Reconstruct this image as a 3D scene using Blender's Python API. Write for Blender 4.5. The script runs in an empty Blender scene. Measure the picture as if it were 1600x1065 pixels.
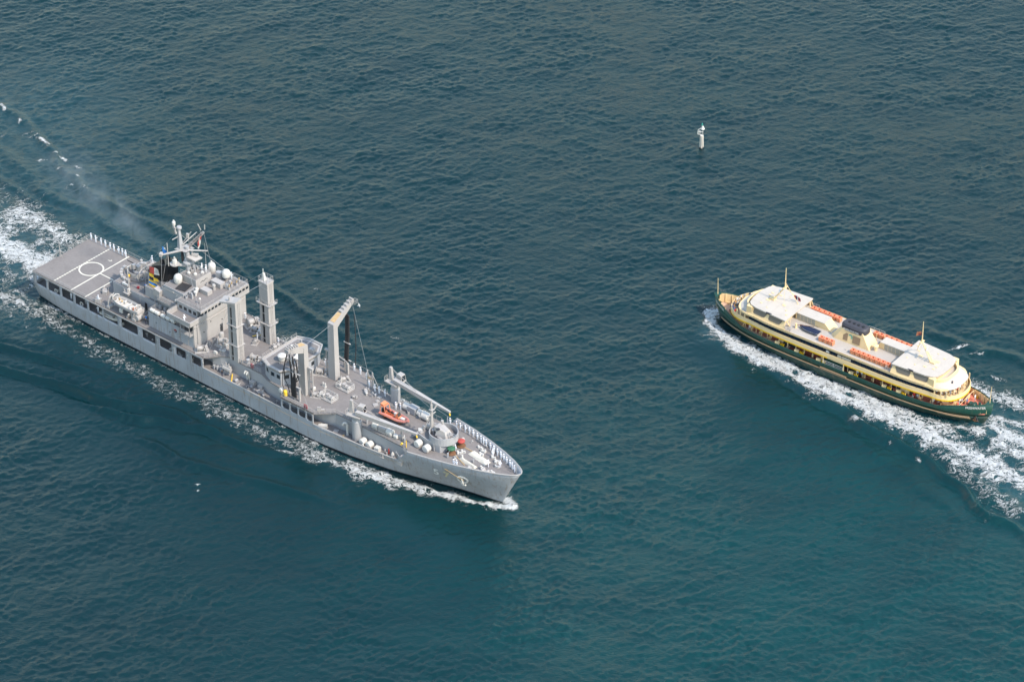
import bpy, math, random
import numpy as np
from mathutils import Vector, Matrix
random.seed(57); RNG = np.random.default_rng(57)
S = bpy.context.scene
COL = S.collection
R = math.radians
PI = math.pi

# ------------------------------------------------------------------ camera
CAM_DIST, CAM_DEP = 743.0, R(34.0)
cam_d = bpy.data.cameras.new('camera')
cam = bpy.data.objects.new('camera', cam_d)
COL.objects.link(cam)
cam.location = (0, -CAM_DIST*math.cos(CAM_DEP), CAM_DIST*math.sin(CAM_DEP))
cam.rotation_euler = (PI/2 - CAM_DEP, 0, 0)
cam_d.sensor_width = 36.0
cam_d.lens = 36.0*5500/1600
cam_d.clip_start = 1.0
cam_d.clip_end = 60000.0
S.camera = cam

# ------------------------------------------------------------------ sky and sun
SUN_EL, SUN_AZ = R(48.0), R(-40.0)          # azimuth counter-clockwise from +X
w = bpy.data.worlds.new('World')
S.world = w
w.use_nodes = True
nt = w.node_tree
nt.nodes.clear()
sky = nt.nodes.new('ShaderNodeTexSky')
sky.sky_type = 'NISHITA'
sky.sun_disc = False
sky.sun_elevation = SUN_EL
sky.sun_rotation = PI/2 - SUN_AZ
sky.altitude = 0
sky.air_density = 1.7
sky.dust_density = 1.0
sky.ozone_density = 1.0
bg = nt.nodes.new('ShaderNodeBackground')
bg.inputs['Strength'].default_value = 0.15
wo = nt.nodes.new('ShaderNodeOutputWorld')
nt.links.new(sky.outputs[0], bg.inputs[0])
nt.links.new(bg.outputs[0], wo.inputs[0])
sun_d = bpy.data.lights.new('sun', 'SUN')
sun_d.energy = 2.5
sun_d.angle = R(2.5)
sun_d.color = (1.0, 0.885, 0.76)
sun = bpy.data.objects.new('sun', sun_d)
COL.objects.link(sun)
sdir = Vector((math.cos(SUN_EL)*math.cos(SUN_AZ), math.cos(SUN_EL)*math.sin(SUN_AZ), math.sin(SUN_EL)))
sun.rotation_euler = sdir.to_track_quat('Z', 'Y').to_euler()
S.view_settings.view_transform = 'Standard'
S.view_settings.look = 'None'
S.view_settings.exposure = 1.0
S.view_settings.gamma = 1.0
S.view_settings.use_curve_mapping = False
S.render.engine = 'CYCLES'

# ------------------------------------------------------------------ materials
def nn(t, kind, **kw):
    n = t.nodes.new(kind)
    for k, v in kw.items():
        if k.startswith('_'): setattr(n, k[1:], v)
        else: n.inputs[k.replace('9', ' ')].default_value = v
    return n

def material(name, col, rough=0.55, var=0.10, scale=0.6, dirt=None, dirt_amt=0.0, streak=False, metal=0.0, spec=0.4, fine=6.0, bump=0.0, coat=0.0):
    m = bpy.data.materials.new(name)
    m.use_nodes = True
    t = m.node_tree
    b = t.nodes['Principled BSDF']
    b.inputs['Roughness'].default_value = rough
    b.inputs['Metallic'].default_value = metal
    b.inputs['Specular IOR Level'].default_value = spec
    if coat: b.inputs['Coat Weight'].default_value = coat
    tc = t.nodes.new('ShaderNodeTexCoord')
    mp = t.nodes.new('ShaderNodeMapping')
    t.links.new(tc.outputs['Object'], mp.inputs[0])
    n1 = nn(t, 'ShaderNodeTexNoise', Scale=scale, Detail=4.0, Roughness=0.6)
    t.links.new(mp.outputs[0], n1.inputs['Vector'])
    n2 = nn(t, 'ShaderNodeTexNoise', Scale=fine, Detail=3.0, Roughness=0.7)
    t.links.new(mp.outputs[0], n2.inputs['Vector'])
    add = nn(t, 'ShaderNodeMath', _operation='ADD')
    t.links.new(n1.outputs['Fac'], add.inputs[0]); t.links.new(n2.outputs['Fac'], add.inputs[1])
    mr = nn(t, 'ShaderNodeMapRange')
    mr.inputs['From Min'].default_value = 0.65; mr.inputs['From Max'].default_value = 1.35
    mr.inputs['To Min'].default_value = 1-var; mr.inputs['To Max'].default_value = 1+var
    t.links.new(add.outputs[0], mr.inputs['Value'])
    mul = nn(t, 'ShaderNodeVectorMath', _operation='SCALE')
    mul.inputs[0].default_value = col[:3]
    t.links.new(mr.outputs[0], mul.inputs['Scale'])
    out = mul.outputs[0]
    if dirt is not None:
        mp2 = t.nodes.new('ShaderNodeMapping')
        mp2.inputs['Scale'].default_value = (1.1, 1.1, 0.10) if streak else (0.5, 0.5, 0.5)
        t.links.new(tc.outputs['Object'], mp2.inputs[0])
        n3 = nn(t, 'ShaderNodeTexNoise', Scale=1.6, Detail=5.0, Roughness=0.65)
        t.links.new(mp2.outputs[0], n3.inputs['Vector'])
        r3 = nn(t, 'ShaderNodeMapRange')
        r3.inputs['From Min'].default_value = 0.52; r3.inputs['From Max'].default_value = 0.80
        r3.inputs['To Max'].default_value = dirt_amt
        t.links.new(n3.outputs['Fac'], r3.inputs['Value'])
        mx = nn(t, 'ShaderNodeMix', _data_type='RGBA')
        t.links.new(r3.outputs[0], mx.inputs[0])
        t.links.new(out, mx.inputs[6]); mx.inputs[7].default_value = (*dirt, 1)
        out = mx.outputs[2]
    t.links.new(out, b.inputs['Base Color'])
    if bump:
        bp = nn(t, 'ShaderNodeBump', Strength=bump, Distance=0.05)
        t.links.new(n2.outputs['Fac'], bp.inputs['Height'])
        t.links.new(bp.outputs[0], b.inputs['Normal'])
    return m

M = {}
M['hull']   = material('hull_grey_paint', (0.335, 0.352, 0.378), 0.5, 0.20, 0.16, (0.20, 0.15, 0.10), 1.0, True)
M['grey']   = material('superstructure_grey_paint', (0.33, 0.336, 0.348), 0.5, 0.07, 0.3, (0.30, 0.27, 0.23), 0.35, True)
M['lgrey']  = material('light_grey_paint', (0.365, 0.35, 0.338), 0.5, 0.08, 0.5, (0.33, 0.28, 0.22), 0.35, True)
M['deck']   = material('grey_deck_coating', (0.192, 0.178, 0.172), 0.85, 0.17, 0.16, (0.14, 0.13, 0.125), 0.55, False, fine=2.2)
M['boot']   = material('black_boot_topping', (0.025, 0.025, 0.03), 0.4, 0.2)
M['black']  = material('black_paint', (0.018, 0.019, 0.022), 0.45, 0.15)
M['dark']   = material('dark_part_and_recess_shade', (0.03, 0.033, 0.038), 0.6, 0.2)  # near-black for dark parts; also paints the shade of openings and doorways
M['rubber'] = material('black_rubber_hose', (0.03, 0.03, 0.033), 0.6, 0.2)
M['white']  = material('white_paint', (0.54, 0.53, 0.5), 0.45, 0.05, 0.4, (0.55, 0.48, 0.38), 0.3, True)
M['marking']= material('white_deck_marking', (0.6, 0.58, 0.5), 0.8, 0.08, 1.2, (0.4, 0.37, 0.33), 0.4)
M['cloth']  = material('white_canvas', (0.58, 0.55, 0.47), 0.9, 0.06, 0.8, bump=0.5)
M['number'] = material('pale_hull_number', (0.72, 0.73, 0.73), 0.6, 0.10, 0.8)
M['rustnum']= material('faded_yellowed_hull_number', (0.6, 0.54, 0.36), 0.7, 0.25, 1.5)
M['red']    = material('red_paint', (0.36, 0.06, 0.05), 0.5, 0.10)
M['dred']   = material('dull_red_panel', (0.33, 0.05, 0.06), 0.6, 0.1)
M['green']  = material('green_cap_paint', (0.03, 0.12, 0.065), 0.5, 0.10)
M['yellow'] = material('yellow_paint', (0.80, 0.52, 0.05), 0.5, 0.08)
M['blue']   = material('blue_cloth', (0.03, 0.20, 0.55), 0.8, 0.08)
M['rust']   = material('rusty_steel', (0.16, 0.08, 0.04), 0.85, 0.35, 2.0)
M['rope']   = material('dirty_ochre_rust', (0.45, 0.32, 0.17), 0.9, 0.25, 2.0)
M['orange'] = material('orange_rubber', (0.68, 0.24, 0.12), 0.55, 0.10, 1.0)
M['pink']   = material('faded_red_tube', (0.5, 0.2, 0.17), 0.6, 0.10, 1.0)
M['glass']  = material('dark_window_glass', (0.02, 0.028, 0.035), 0.08, 0.2, spec=0.6)
M['skin']   = material('skin', (0.45, 0.27, 0.19), 0.6, 0.05)
M['hair']   = material('dark_hair', (0.02, 0.016, 0.013), 0.7, 0.1)
M['uniform']= material('white_uniform_cloth', (0.8, 0.82, 0.86), 0.9, 0.04)
M['shoe']   = material('shoe_leather', (0.75, 0.75, 0.75), 0.5, 0.1)
# ferry paints
M['cream']  = material('cream_paint', (0.74, 0.56, 0.31), 0.45, 0.04, 0.2, (0.55, 0.40, 0.22), 0.25, True)
M['fgreen'] = material('dark_green_hull_paint', (0.008, 0.055, 0.04), 0.4, 0.18, 0.4, (0.20, 0.16, 0.11), 0.30, True)
M['flower'] = material('weathered_lower_hull_paint', (0.03, 0.065, 0.055), 0.5, 0.25, 0.5, (0.23, 0.17, 0.12), 0.75, False)
M['strake'] = material('tan_rubbing_strake', (0.26, 0.18, 0.11), 0.7, 0.15, 0.8, (0.25, 0.17, 0.10), 0.6)
M['fyellow']= material('bright_yellow_stripe', (0.75, 0.45, 0.01), 0.45, 0.05)
M['froof']  = material('off_white_roof_paint', (0.47, 0.43, 0.38), 0.6, 0.08, 0.25, (0.33, 0.29, 0.24), 0.5)
M['fdeck']  = material('pale_grey_sun_deck_coating', (0.4, 0.37, 0.335), 0.75, 0.06, 0.4, (0.48, 0.43, 0.38), 0.5)
M['wood']   = material('timber_deck', (0.52, 0.36, 0.27), 0.8, 0.12, 1.0)
M['reddeck']= material('salmon_red_deck_paint', (0.58, 0.19, 0.13), 0.75, 0.10, 0.6)
M['bench']  = material('dark_red_bench_timber', (0.22, 0.07, 0.05), 0.6, 0.15)
M['salmon'] = material('salmon_orange', (0.70, 0.22, 0.12), 0.6, 0.1)  # salmon tone for the rim tops of the floats
M['hole']  = material('dark_red_hole_shade', (0.20, 0.025, 0.015), 0.8, 0.2)  # dark red on the float floors paints the shade inside their holes
M['navy']   = material('navy_blue_canvas', (0.01, 0.02, 0.052), 0.85, 0.10, 1.0, bump=0.3)
M['char']   = material('charcoal_funnel_top', (0.045, 0.045, 0.055), 0.6, 0.15)
M['louvre'] = material('grey_louvre', (0.46, 0.42, 0.34), 0.6, 0.10)
M['winch']  = material('dark_green_machinery', (0.02, 0.06, 0.045), 0.5, 0.2)
M['tint']  = material('brown_tinted_window', (0.13, 0.115, 0.10), 0.25, 0.2, spec=0.5)
M['blueg']  = material('blue_tinted_window_glass', (0.01, 0.02, 0.035), 0.1, 0.3, spec=0.6)
M['emblem'] = material('teal_green_emblem', (0.05, 0.33, 0.26), 0.5, 0.05)
M['concrete']=material('weathered_white_pile', (0.58, 0.54, 0.48), 0.7, 0.10, 0.8, (0.5, 0.42, 0.3), 0.5, True)
for i, c in enumerate([(0.75,0.75,0.74),(0.03,0.04,0.08),(0.04,0.04,0.045),(0.09,0.17,0.40),(0.60,0.06,0.05),(0.40,0.42,0.45),(0.62,0.50,0.38),(0.80,0.78,0.76),(0.12,0.14,0.18),(0.55,0.30,0.12)]):
    M['cl%d' % i] = material('clothing_colour', c, 0.9, 0.06)

# ------------------------------------------------------------------ mesh builder
class MB:
    def __init__(s, *mats):
        s.v = []; s.f = []; s.mi = []; s.mats = list(mats); s.cur = 0
    def use(s, m):
        if m not in s.mats: s.mats.append(m)
        s.cur = s.mats.index(m); return s
    def add(s, vs, fs):
        o = len(s.v); s.v += [tuple(map(float, p)) for p in vs]
        for f in fs: s.f.append([o+i for i in f]); s.mi.append(s.cur)
        return s
    def box(s, x0, x1, y0, y1, z0, z1):
        return s.hexa([(x0,y0,z0),(x1,y0,z0),(x1,y1,z0),(x0,y1,z0)], [(x0,y0,z1),(x1,y0,z1),(x1,y1,z1),(x0,y1,z1)])
    def hexa(s, lo, hi):
        n = len(lo)
        return s.add(list(lo)+list(hi), [list(range(n))[::-1], list(range(n, 2*n))] + [[i, (i+1) % n, n+(i+1) % n, n+i] for i in range(n)])
    def cbox(s, c, d, rz=0, ry=0, rx=0):
        m = Matrix.Translation(c) @ Matrix.Rotation(rz,4,'Z') @ Matrix.Rotation(ry,4,'Y') @ Matrix.Rotation(rx,4,'X')
        P = [m @ Vector((a*d[0]/2, b*d[1]/2, e*d[2]/2)) for e in (-1,1) for a, b in ((-1,-1),(1,-1),(1,1),(-1,1))]
        return s.hexa(P[:4], P[4:])
    def prism(s, poly, z0, z1):
        g = (lambda p, z: z(p) if callable(z) else z)
        return s.hexa([(p[0],p[1],g(p,z0)) for p in poly], [(p[0],p[1],g(p,z1)) for p in poly])
    def tube(s, a, b, r0, r1=None, n=8, caps=True):
        a = Vector(a); b = Vector(b); r1 = r0 if r1 is None else r1
        d = (b-a); q = d.to_track_quat('Z', 'Y').to_matrix()
        vs = []
        for c, r in ((a, r0), (b, r1)):
            for i in range(n):
                t = 2*PI*i/n; vs.append(c + q @ Vector((r*math.cos(t), r*math.sin(t), 0)))
        fs = [[i, (i+1) % n, n+(i+1) % n, n+i] for i in range(n)]
        if caps: fs += [list(range(n))[::-1], list(range(n, 2*n))]
        return s.add(vs, fs)
    def path(s, pts, r, n=6):
        for a, b in zip(pts[:-1], pts[1:]): s.tube(a, b, r, r, n)
        return s
    def lathe(s, prof, c=(0,0,0), n=16, axis='z', sx=1, sy=1):
        vs = []; fs = []
        for r, z in prof:
            for i in range(n):
                t = 2*PI*i/n; p = (r*math.cos(t)*sx, r*math.sin(t)*sy, z)
                if axis == 'x': p = (p[2], p[0], p[1])
                elif axis == 'y': p = (p[0], p[2], p[1])
                vs.append((p[0]+c[0], p[1]+c[1], p[2]+c[2]))
        k = len(prof)
        for j in range(k-1):
            for i in range(n):
                f = [j*n+i, j*n+(i+1) % n, (j+1)*n+(i+1) % n, (j+1)*n+i]
                fs.append(f)
        fs.append(list(range(n))[::-1]); fs.append([(k-1)*n+i for i in range(n)])
        return s.add(vs, fs)
    def dome(s, c, r, h, zb=0, n=16):
        "radome: short cylinder, then a half sphere; h total"
        pr = [(r*0.72, 0), (r*0.95, (h-r)*0.3), (r, max(0.05, h-r))]
        pr += [(r*math.cos(t), h-r+r*math.sin(t)) for t in (0.35, 0.7, 1.05, 1.35)]+[(0.02, h)]
        return s.lathe(pr, c, n)
    def drum(s, c, r, l, axis='x', n=14):
        pr = [(r*0.8, -l/2), (r*0.97, -l/2+0.07*l), (r, -l*0.36), (r*1.04, -l*0.34), (r*1.04, -l*0.30), (r, -l*0.28), (r, l*0.28), (r*1.04, l*0.30), (r*1.04, l*0.34), (r, l*0.36), (r*0.97, l/2-0.07*l), (r*0.8, l/2)]
        return s.lathe(pr, c, n, axis)
    def build(s, name, parent=None, label=None, smooth=True, kind=None, loc=None, rz=0):
        me = bpy.data.meshes.new(name)
        me.from_pydata(s.v, [], s.f)
        for m in s.mats: me.materials.append(M[m])
        me.polygons.foreach_set('material_index', s.mi)
        me.update()
        if smooth:
            me.polygons.foreach_set('use_smooth', [True]*len(me.polygons))
            me.set_sharp_from_angle(angle=R(32))
        o = bpy.data.objects.new(name, me)
        COL.objects.link(o)
        if parent is not None: o.parent = parent
        if label: o['label'] = label
        if kind: o['kind'] = kind
        if loc is not None: o.location = loc
        if rz: o.rotation_euler.z = rz
        return o

def thing(name, label, cat, loc=(0,0,0), rz=0, group=None):
    o = bpy.data.objects.new(name, None)
    o.empty_display_size = 0.5
    COL.objects.link(o); o.location = loc; o.rotation_euler = (0, 0, rz)
    o['label'] = label; o['category'] = cat
    if group: o['group'] = group
    return o
def tag(o, label, cat, group=None):
    o['label'] = label; o['category'] = cat
    if group: o['group'] = group
    return o
def dup(root, loc, rz, label=None, group=None):
    c = root.copy(); COL.objects.link(c); c.location = loc; c.rotation_euler = (0, 0, rz)
    if label: c['label'] = label
    if group: c['group'] = group
    for ch in root.children:
        d = ch.copy(); COL.objects.link(d); d.parent = c
        for g in ch.children:
            e = g.copy(); COL.objects.link(e); e.parent = d
    return c
def inst(o, parent, loc=None, rz=None, name=None):
    "another piece sharing the mesh of o"
    c = o.copy(); COL.objects.link(c); c.parent = parent
    if loc is not None: c.location = loc
    if rz is not None: c.rotation_euler = (0, 0, rz)
    return c
def rail(pts, parent, h=1.05, sp=1.6, wires=3, r=0.028, mat='lgrey', name='railing'):
    m = MB(mat)
    for a, b in zip(pts[:-1], pts[1:]):
        a = Vector(a); b = Vector(b); L = (b-a).length
        n = max(1, round(L/sp))
        for i in range(n+1):
            p = a.lerp(b, i/n); m.tube(p, p+Vector((0,0,h)), r*1.15, n=4)
        for k in range(wires):
            z = Vector((0, 0, h*(k+1)/wires)); m.tube(a+z, b+z, r if k == wires-1 else r*0.7, n=4)
    return m.build(name, parent, smooth=False)
def interp(x, xs, ys): return float(np.interp(x, xs, ys))
ORD = ['first','second','third','fourth','fifth','sixth','seventh','eighth','ninth','tenth','eleventh','twelfth','thirteenth','fourteenth','fifteenth','sixteenth','seventeenth','eighteenth','nineteenth','twentieth','twenty-first','twenty-second','twenty-third','twenty-fourth']

# ------------------------------------------------------------------ where the two vessels lie
SHIP_O = Vector((-96.87, 23.08, 0)); SHIP_H = R(-40.2)
FERRY_O = Vector((70.4, -10.2, 0)); FERRY_H = R(142.9)
MS = Matrix.Translation(SHIP_O) @ Matrix.Rotation(SHIP_H, 4, 'Z')
MF = Matrix.Translation(FERRY_O) @ Matrix.Rotation(FERRY_H, 4, 'Z')

# ------------------------------------------------------------------ water: one sheet to the horizon, fine near the vessels
def axis(a, b, step, far):
    core = np.arange(a, b+step/2, step)
    g = [step]; out = []
    d = 0
    while d < far:
        g.append(g[-1]*1.18); d += g[-1]; out.append(d)
    out = np.array(out)
    return np.concatenate([(a-out)[::-1], core, b+out])
xa = axis(-135, 135, 0.30, 25000); ya = axis(-122, 162, 0.36, 25000)
X, Y = np.meshgrid(xa, ya)
NX, NY = len(xa), len(ya)
def seg_dist(X, Y, pts):
    "distance to a polyline, signed side and how far along it (0..1)"
    best = np.full(X.shape, 1e9); along = np.zeros(X.shape); side = np.zeros(X.shape)
    L = [0]
    for a, b in zip(pts[:-1], pts[1:]): L.append(L[-1]+math.hypot(b[0]-a[0], b[1]-a[1]))
    for i, (a, b) in enumerate(zip(pts[:-1], pts[1:])):
        dx, dy = b[0]-a[0], b[1]-a[1]; l2 = dx*dx+dy*dy
        t = np.clip(((X-a[0])*dx+(Y-a[1])*dy)/l2, 0, 1)
        ex, ey = X-a[0]-t*dx, Y-a[1]-t*dy
        d = np.hypot(ex, ey); m = d < best
        best = np.where(m, d, best)
        along = np.where(m, (L[i]+t*math.sqrt(l2))/L[-1], along)
        side = np.where(m, np.sign(dx*ey-dy*ex), side)
    return best, side, along
def waves(X, Y, seed=3):
    rng = np.random.default_rng(seed)
    H = np.zeros_like(X)
    wind = R(-74)
    # wavelengths (m), rms slope share and spread of direction
    bands = [(26, 9, 0.022, 30, 12), (9, 5, 0.028, 34, 16), (5, 3.0, 0.046, 38, 26), (3.0, 1.8, 0.082, 40, 40), (1.8, 0.95, 0.150, 40, 48)]
    for l0, l1, slope, spread, n in bands:
        for i in range(n):
            lam = math.exp(rng.uniform(math.log(l1), math.log(l0)))
            th = wind + R(rng.normal(0, spread)); k = 2*PI/lam
            A = slope*math.sqrt(2/n)/k
            ph = k*(X*math.cos(th)+Y*math.sin(th))+rng.uniform(0, 2*PI)
            # slowly varying warp so that no train stays straight for long
            ph = ph + 1.7*np.sin(X/(lam*rng.uniform(4, 8))+rng.uniform(0, 6)) + 1.7*np.sin(Y/(lam*rng.uniform(4, 8))+rng.uniform(0, 6))
            H += A*(np.exp(0.45*np.sin(ph))-1.051)/0.47
    return H
core = (np.abs(X) < 200) & (np.abs(Y) < 240)
fade = np.clip((240-np.maximum(np.abs(X)*1.2, np.abs(Y)))/70, 0, 1)
Hh = np.zeros_like(X)
iy = np.where((ya > -245) & (ya < 245))[0]; ix = np.where((xa > -205) & (xa < 205))[0]
sl = np.s_[iy[0]:iy[-1]+1, ix[0]:ix[-1]+1]
Xc, Yc = X[sl], Y[sl]
Hc = waves(Xc, Yc)
# noise for breaking up foam at the scale of metres
def smooth_noise(X, Y, lam, seed):
    rng = np.random.default_rng(seed); o = np.zeros_like(X)
    for i in range(14):
        th = rng.uniform(0, 2*PI); k = 2*PI/(lam*rng.uniform(0.6, 1.6))
        o += np.sin(k*(X*math.cos(th)+Y*math.sin(th))+rng.uniform(0, 6.3)+1.3*np.sin(k*0.6*(X*math.sin(th)-Y*math.cos(th))+rng.uniform(0, 6.3)))
    return o/math.sqrt(7)
N1 = smooth_noise(Xc, Yc, 5, 5); N2 = smooth_noise(Xc, Yc, 14, 6); N3 = smooth_noise(Xc, Yc, 38, 8)
Hc *= np.clip(0.84+0.17*N3+0.12*N2, 0.45, 1.3)*(1+0.45*np.clip((40-Yc)/140, 0, 1))
foam = np.zeros_like(Xc); aer = np.zeros_like(Xc); calm = np.zeros_like(Xc)
def ship_xy(x, y): p = MS @ Vector((x, y, 0)); return (p.x, p.y)
def ferry_xy(x, y): p = MF @ Vector((x, y, 0)); return (p.x, p.y)
cs, sn = math.cos(SHIP_H), math.sin(SHIP_H)
SU = (Xc-SHIP_O.x)*cs+(Yc-SHIP_O.y)*sn; SV = -(Xc-SHIP_O.x)*sn+(Yc-SHIP_O.y)*cs
cf, sf = math.cos(FERRY_H), math.sin(FERRY_H)
FU = (Xc-FERRY_O.x)*cf+(Yc-FERRY_O.y)*sf; FV = -(Xc-FERRY_O.x)*sf+(Yc-FERRY_O.y)*cf
def band(pts, w0, w1, i0, i1, edge=0.0):
    "foam along a line, width and strength running from the first end to the last"
    d, s, a = seg_dist(Xc, Yc, pts)
    wd = w0+(w1-w0)*a; wd = wd*(1+0.22*N1+0.15*N2)
    end = np.clip(a*30, 0, 1)
    return (i0+(i1-i0)*a)*np.exp(-(d/np.maximum(wd, 0.2))**2.0)
def put(f):
    global foam
    foam = 1-(1-foam)*(1-np.clip(f, 0, 1))
# naval ship: bow wave and the lacy band that leaves the hull and runs aft, both sides
for sy in (-1, 1):
    put(band([ship_xy(u, sy*v) for u, v in ((126.6, 0.3), (124.4, 1.5), (119, 3.8), (112, 5.9), (104, 8.4), (96, 10.4), (86, 12))], 1.0, 1.7, 1.1, 0.50))
    put(band([ship_xy(u, sy*v) for u, v in ((104, 8.8), (92, 11.6), (78, 13.0), (62, 13.4), (45, 13.8), (28, 13.6), (8, 12.0), (-14, 13.5), (-40, 17))], 1.6, 3.4, 0.52, 0.30))
    put(band([ship_xy(u, sy*v) for u, v in ((116, 4.4), (106, 7.2), (92, 9.0), (60, 9.1), (20, 9.2), (4, 8.6))], 0.35, 0.3, 0.62, 0.45))
    put(band([ship_xy(u, sy*v) for u, v in ((112, 6.5), (98, 9.4), (80, 10.6), (55, 11.0))], 0.9, 1.2, 0.36, 0.22))
# stern wash
put(band([ship_xy(u, v) for u, v in ((2.5, 0), (-10, 1), (-30, 3), (-60, 6))], 4.4, 7.0, 1.0, 0.9))
put(band([ship_xy(u, v) for u, v in ((4, 7), (-8, 10), (-30, 14))], 2.0, 3.0, 0.38, 0.30))
put(band([ship_xy(u, v) for u, v in ((8, -9), (-8, -13), (-30, -19))], 4.0, 7.0, 0.34, 0.32))
put(band([(-98,41),(-104,46),(-112,50)], 2.0, 4.0, 0.45, 0.45))
# short breaking crests on the outer wake lines
for x, y, l, a, s_ in ((-119.3, 98.0, 3.2, 118, 1.0), (-118.6,96.6,1.5,80,1), (-114.4, 91.4, 2.0, 130, 1.0), (-114.6,90.8,1.4,90,.8), (-108.2, 82.2, 3.8, 132, 1.0), (-110.6, 84.5, 3.2, 20, .55), (-102.6, 74.7, 3.2, 138, 1.0), (-99.0, 71.0, 2.0, 135, .9), (-98.6,66.8,1.5,140,.7), (-96.2, 61.6, 1.6, 140, .9), (-104.5,77.0,2.0,20,.55), (-107.5,74.0,3.0,30,.5), (-112,86,3,25,.55), (-117,85,3.5,25,.5), (-103,70,2.5,30,.5), (-100,63.0,3.5,60,.5), (-106.5,80.5,2.2,60,.6),
                     (-45.5, -40.0, 3.8, 158, .95), (-41.2, -42.5, 1.4, 150, .9), (-61.8, -27.5, 1.6, 120, .6), (-56, -30.2, 1.5, 140, .55), (-62.3, -53.1, .7, 160, 1.0), (-51.5,-36,1.8,150,.5),
                     (62.1, -19.6, 2.2, 140, 1.0), (65.6, -22.0, 1.8, 142, .9), (68.0,-24.6,2.2,142,1.0), (70.6, -29.2, 3.6, 145, 1.0), (81.9, -42.6, 1.5, 130, .95), (81,-31.5,3,150,.5),(76.4,-37,1.0,140,.6),
                     (93.2, -2.6, 3.6, 20, .6), (97,-4.8,3.5,0,.65), (95,-2,2.4,10,.6), (101, -14, 4, 150, .5), (-42,20,2,150,.4),(-24.5,1.0,3.0,150,.4)):
    c, s2 = math.cos(R(a)), math.sin(R(a))
    u = (Xc-x)*c+(Yc-y)*s2; v = -(Xc-x)*s2+(Yc-y)*c
    put(s_*1.0*np.exp(-np.abs(u/(l*0.55))**2.5-np.abs((v+0.10*u*N1)/(0.26+0.085*l))**2*(1+0.5*N1**2)))
# ferry: bow wave, broad port band, stern wash
put(band([ferry_xy(u, v) for u, v in ((35.2, 0.6), (33.3, 2.4), (29, 5.2), (23, 7.6), (15, 8.8), (5, 9.3), (-8, 9.6), (-20, 10.0), (-32, 10.6), (-50, 13), (-70, 16.5))], 1.6, 3.9, 1.15, 0.84))
put(band([ferry_xy(u, v) for u, v in ((26, 5.8), (10, 7.2), (-10, 7.4), (-22, 7.6), (-34, 7.5))], 1.5, 1.8, 0.75, 0.35))
put(band([ferry_xy(u, v) for u, v in ((14, 7.0), (0, 6.9), (-14, 6.8), (-26, 5.6), (-33, 3.2))], 1.0, 1.5, 0.95, 0.62))
put(band([ferry_xy(u, -v) for u, v in ((35.6, 0.6), (33.5, 2.6), (29, 5.4), (23, 7.8), (15, 9.6), (0, 9), (-14, 9.5), (-26, 9.6), (-40, 10), (-60, 11))], 1.3, 3.0, 1.0, 0.60))
put(band([ferry_xy(u, v) for u, v in ((-34, 3.5), (-44, 5.5), (-60, 8))], 1.6, 2.6, 0.75, 0.6))
put(band([ferry_xy(u, v) for u, v in ((-34.5, 0.5), (-42, 1), (-55, 2), (-80, 3))], 2.4, 5.5, 1.0, 1.0))
put(band([ferry_xy(u, v) for u, v in ((-33, -2.5), (-44, -5.6), (-60, -9))], 1.2, 2.4, 0.85, 0.7))
put(band([ferry_xy(u, v) for u, v in ((-26, 12.6), (-38, 17.2), (-52, 22))], 1.6, 2.8, 0.45, 0.5))
# water churned white below the surface
for pts, w0, w1, i0 in (([ship_xy(5, 0), ship_xy(-60, 4)], 9, 15, 1.0), ([ship_xy(100, -9), ship_xy(60, -12), ship_xy(-30, -17)], 3.5, 6, 0.30),
                        ([ship_xy(20, 12), ship_xy(-20, 22), ship_xy(-60, 44)], 8, 26, 0.45),
                        ([ferry_xy(30, 6), ferry_xy(0, 8.5), ferry_xy(-30, 10), ferry_xy(-70, 18)], 3.0, 6.5, 0.9), ([ferry_xy(-30, 0), ferry_xy(-80, 3)], 6, 11, 1.0)):
    d, s_, a = seg_dist(Xc, Yc, pts)
    aer = np.maximum(aer, i0*np.exp(-(d/(w0+(w1-w0)*a))**2))
# wake crests: raised ridges with a trough behind, at an angle to each course
def ridge(pts, amp, wid, off=0):
    global Hc
    d, s_, a = seg_dist(Xc+0.5*N2*wid, Yc+0.5*N3*wid, pts)
    q = d/wid
    f = np.clip(a*6, 0, 1)*np.clip((1-a)*5, 0, 1)
    Hc += amp*f*(1-q*q)*np.exp(-q*q/2)
ridge([(-125, 106), (-119, 98.5), (-108, 82), (-97, 63), (-86, 51.5), (-63, 33), (-51, 19), (-32, -2), (-20, -10)], 0.42, 1.3)
ridge([(-132, 88), (-118, 78), (-104, 62), (-92, 49), (-75, 33)], 0.30, 1.5)
ridge([(-130, 74), (-112, 62), (-98, 50)], 0.25, 1.4)
ridge([(-128, 1), (-107.9, -1.8), (-96.5, -6.6), (-86, -12)], 0.7, 1.0)
ridge([(-125, -4), (-106.8, -10.2), (-98.4, -13.7), (-87.3, -18.8), (-76, -22)], 0.7, 0.9)
ridge([(-100, -14), (-85.2, -20.2), (-75.0, -23.4), (-62.6, -31.4), (-54, -34)], 0.72, 1.05)
ridge([(-92, -21), (-77.3, -27.1), (-69.1, -30.9), (-61.2, -32.5), (-51.7, -38.7), (-44, -42)], 0.72, 1.05)
ridge([(-78, -34), (-65.6, -43.1), (-48.4, -51.8), (-36, -57)], 0.55, 1.1)
ridge([(-60, -50), (-40, -55), (-20, -62)], 0.25, 1.8)
ridge([(46, -2), (53.4, -10.2), (62.1, -19.0), (69.3, -28.6), (77.8, -36.5), (82.4, -42.5), (89.0, -52.9), (95.5, -62.4), (103, -76)], 0.8, 1.15)
ridge([(60, -24), (70, -36), (80, -50), (90, -66)], 0.22, 1.5)
ridge([(82, -36), (92, -48), (104, -64)], 0.35, 1.6)
ridge([(84, 6), (92, 2), (104, -6), (116, -16)], 0.35, 1.3)
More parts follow.
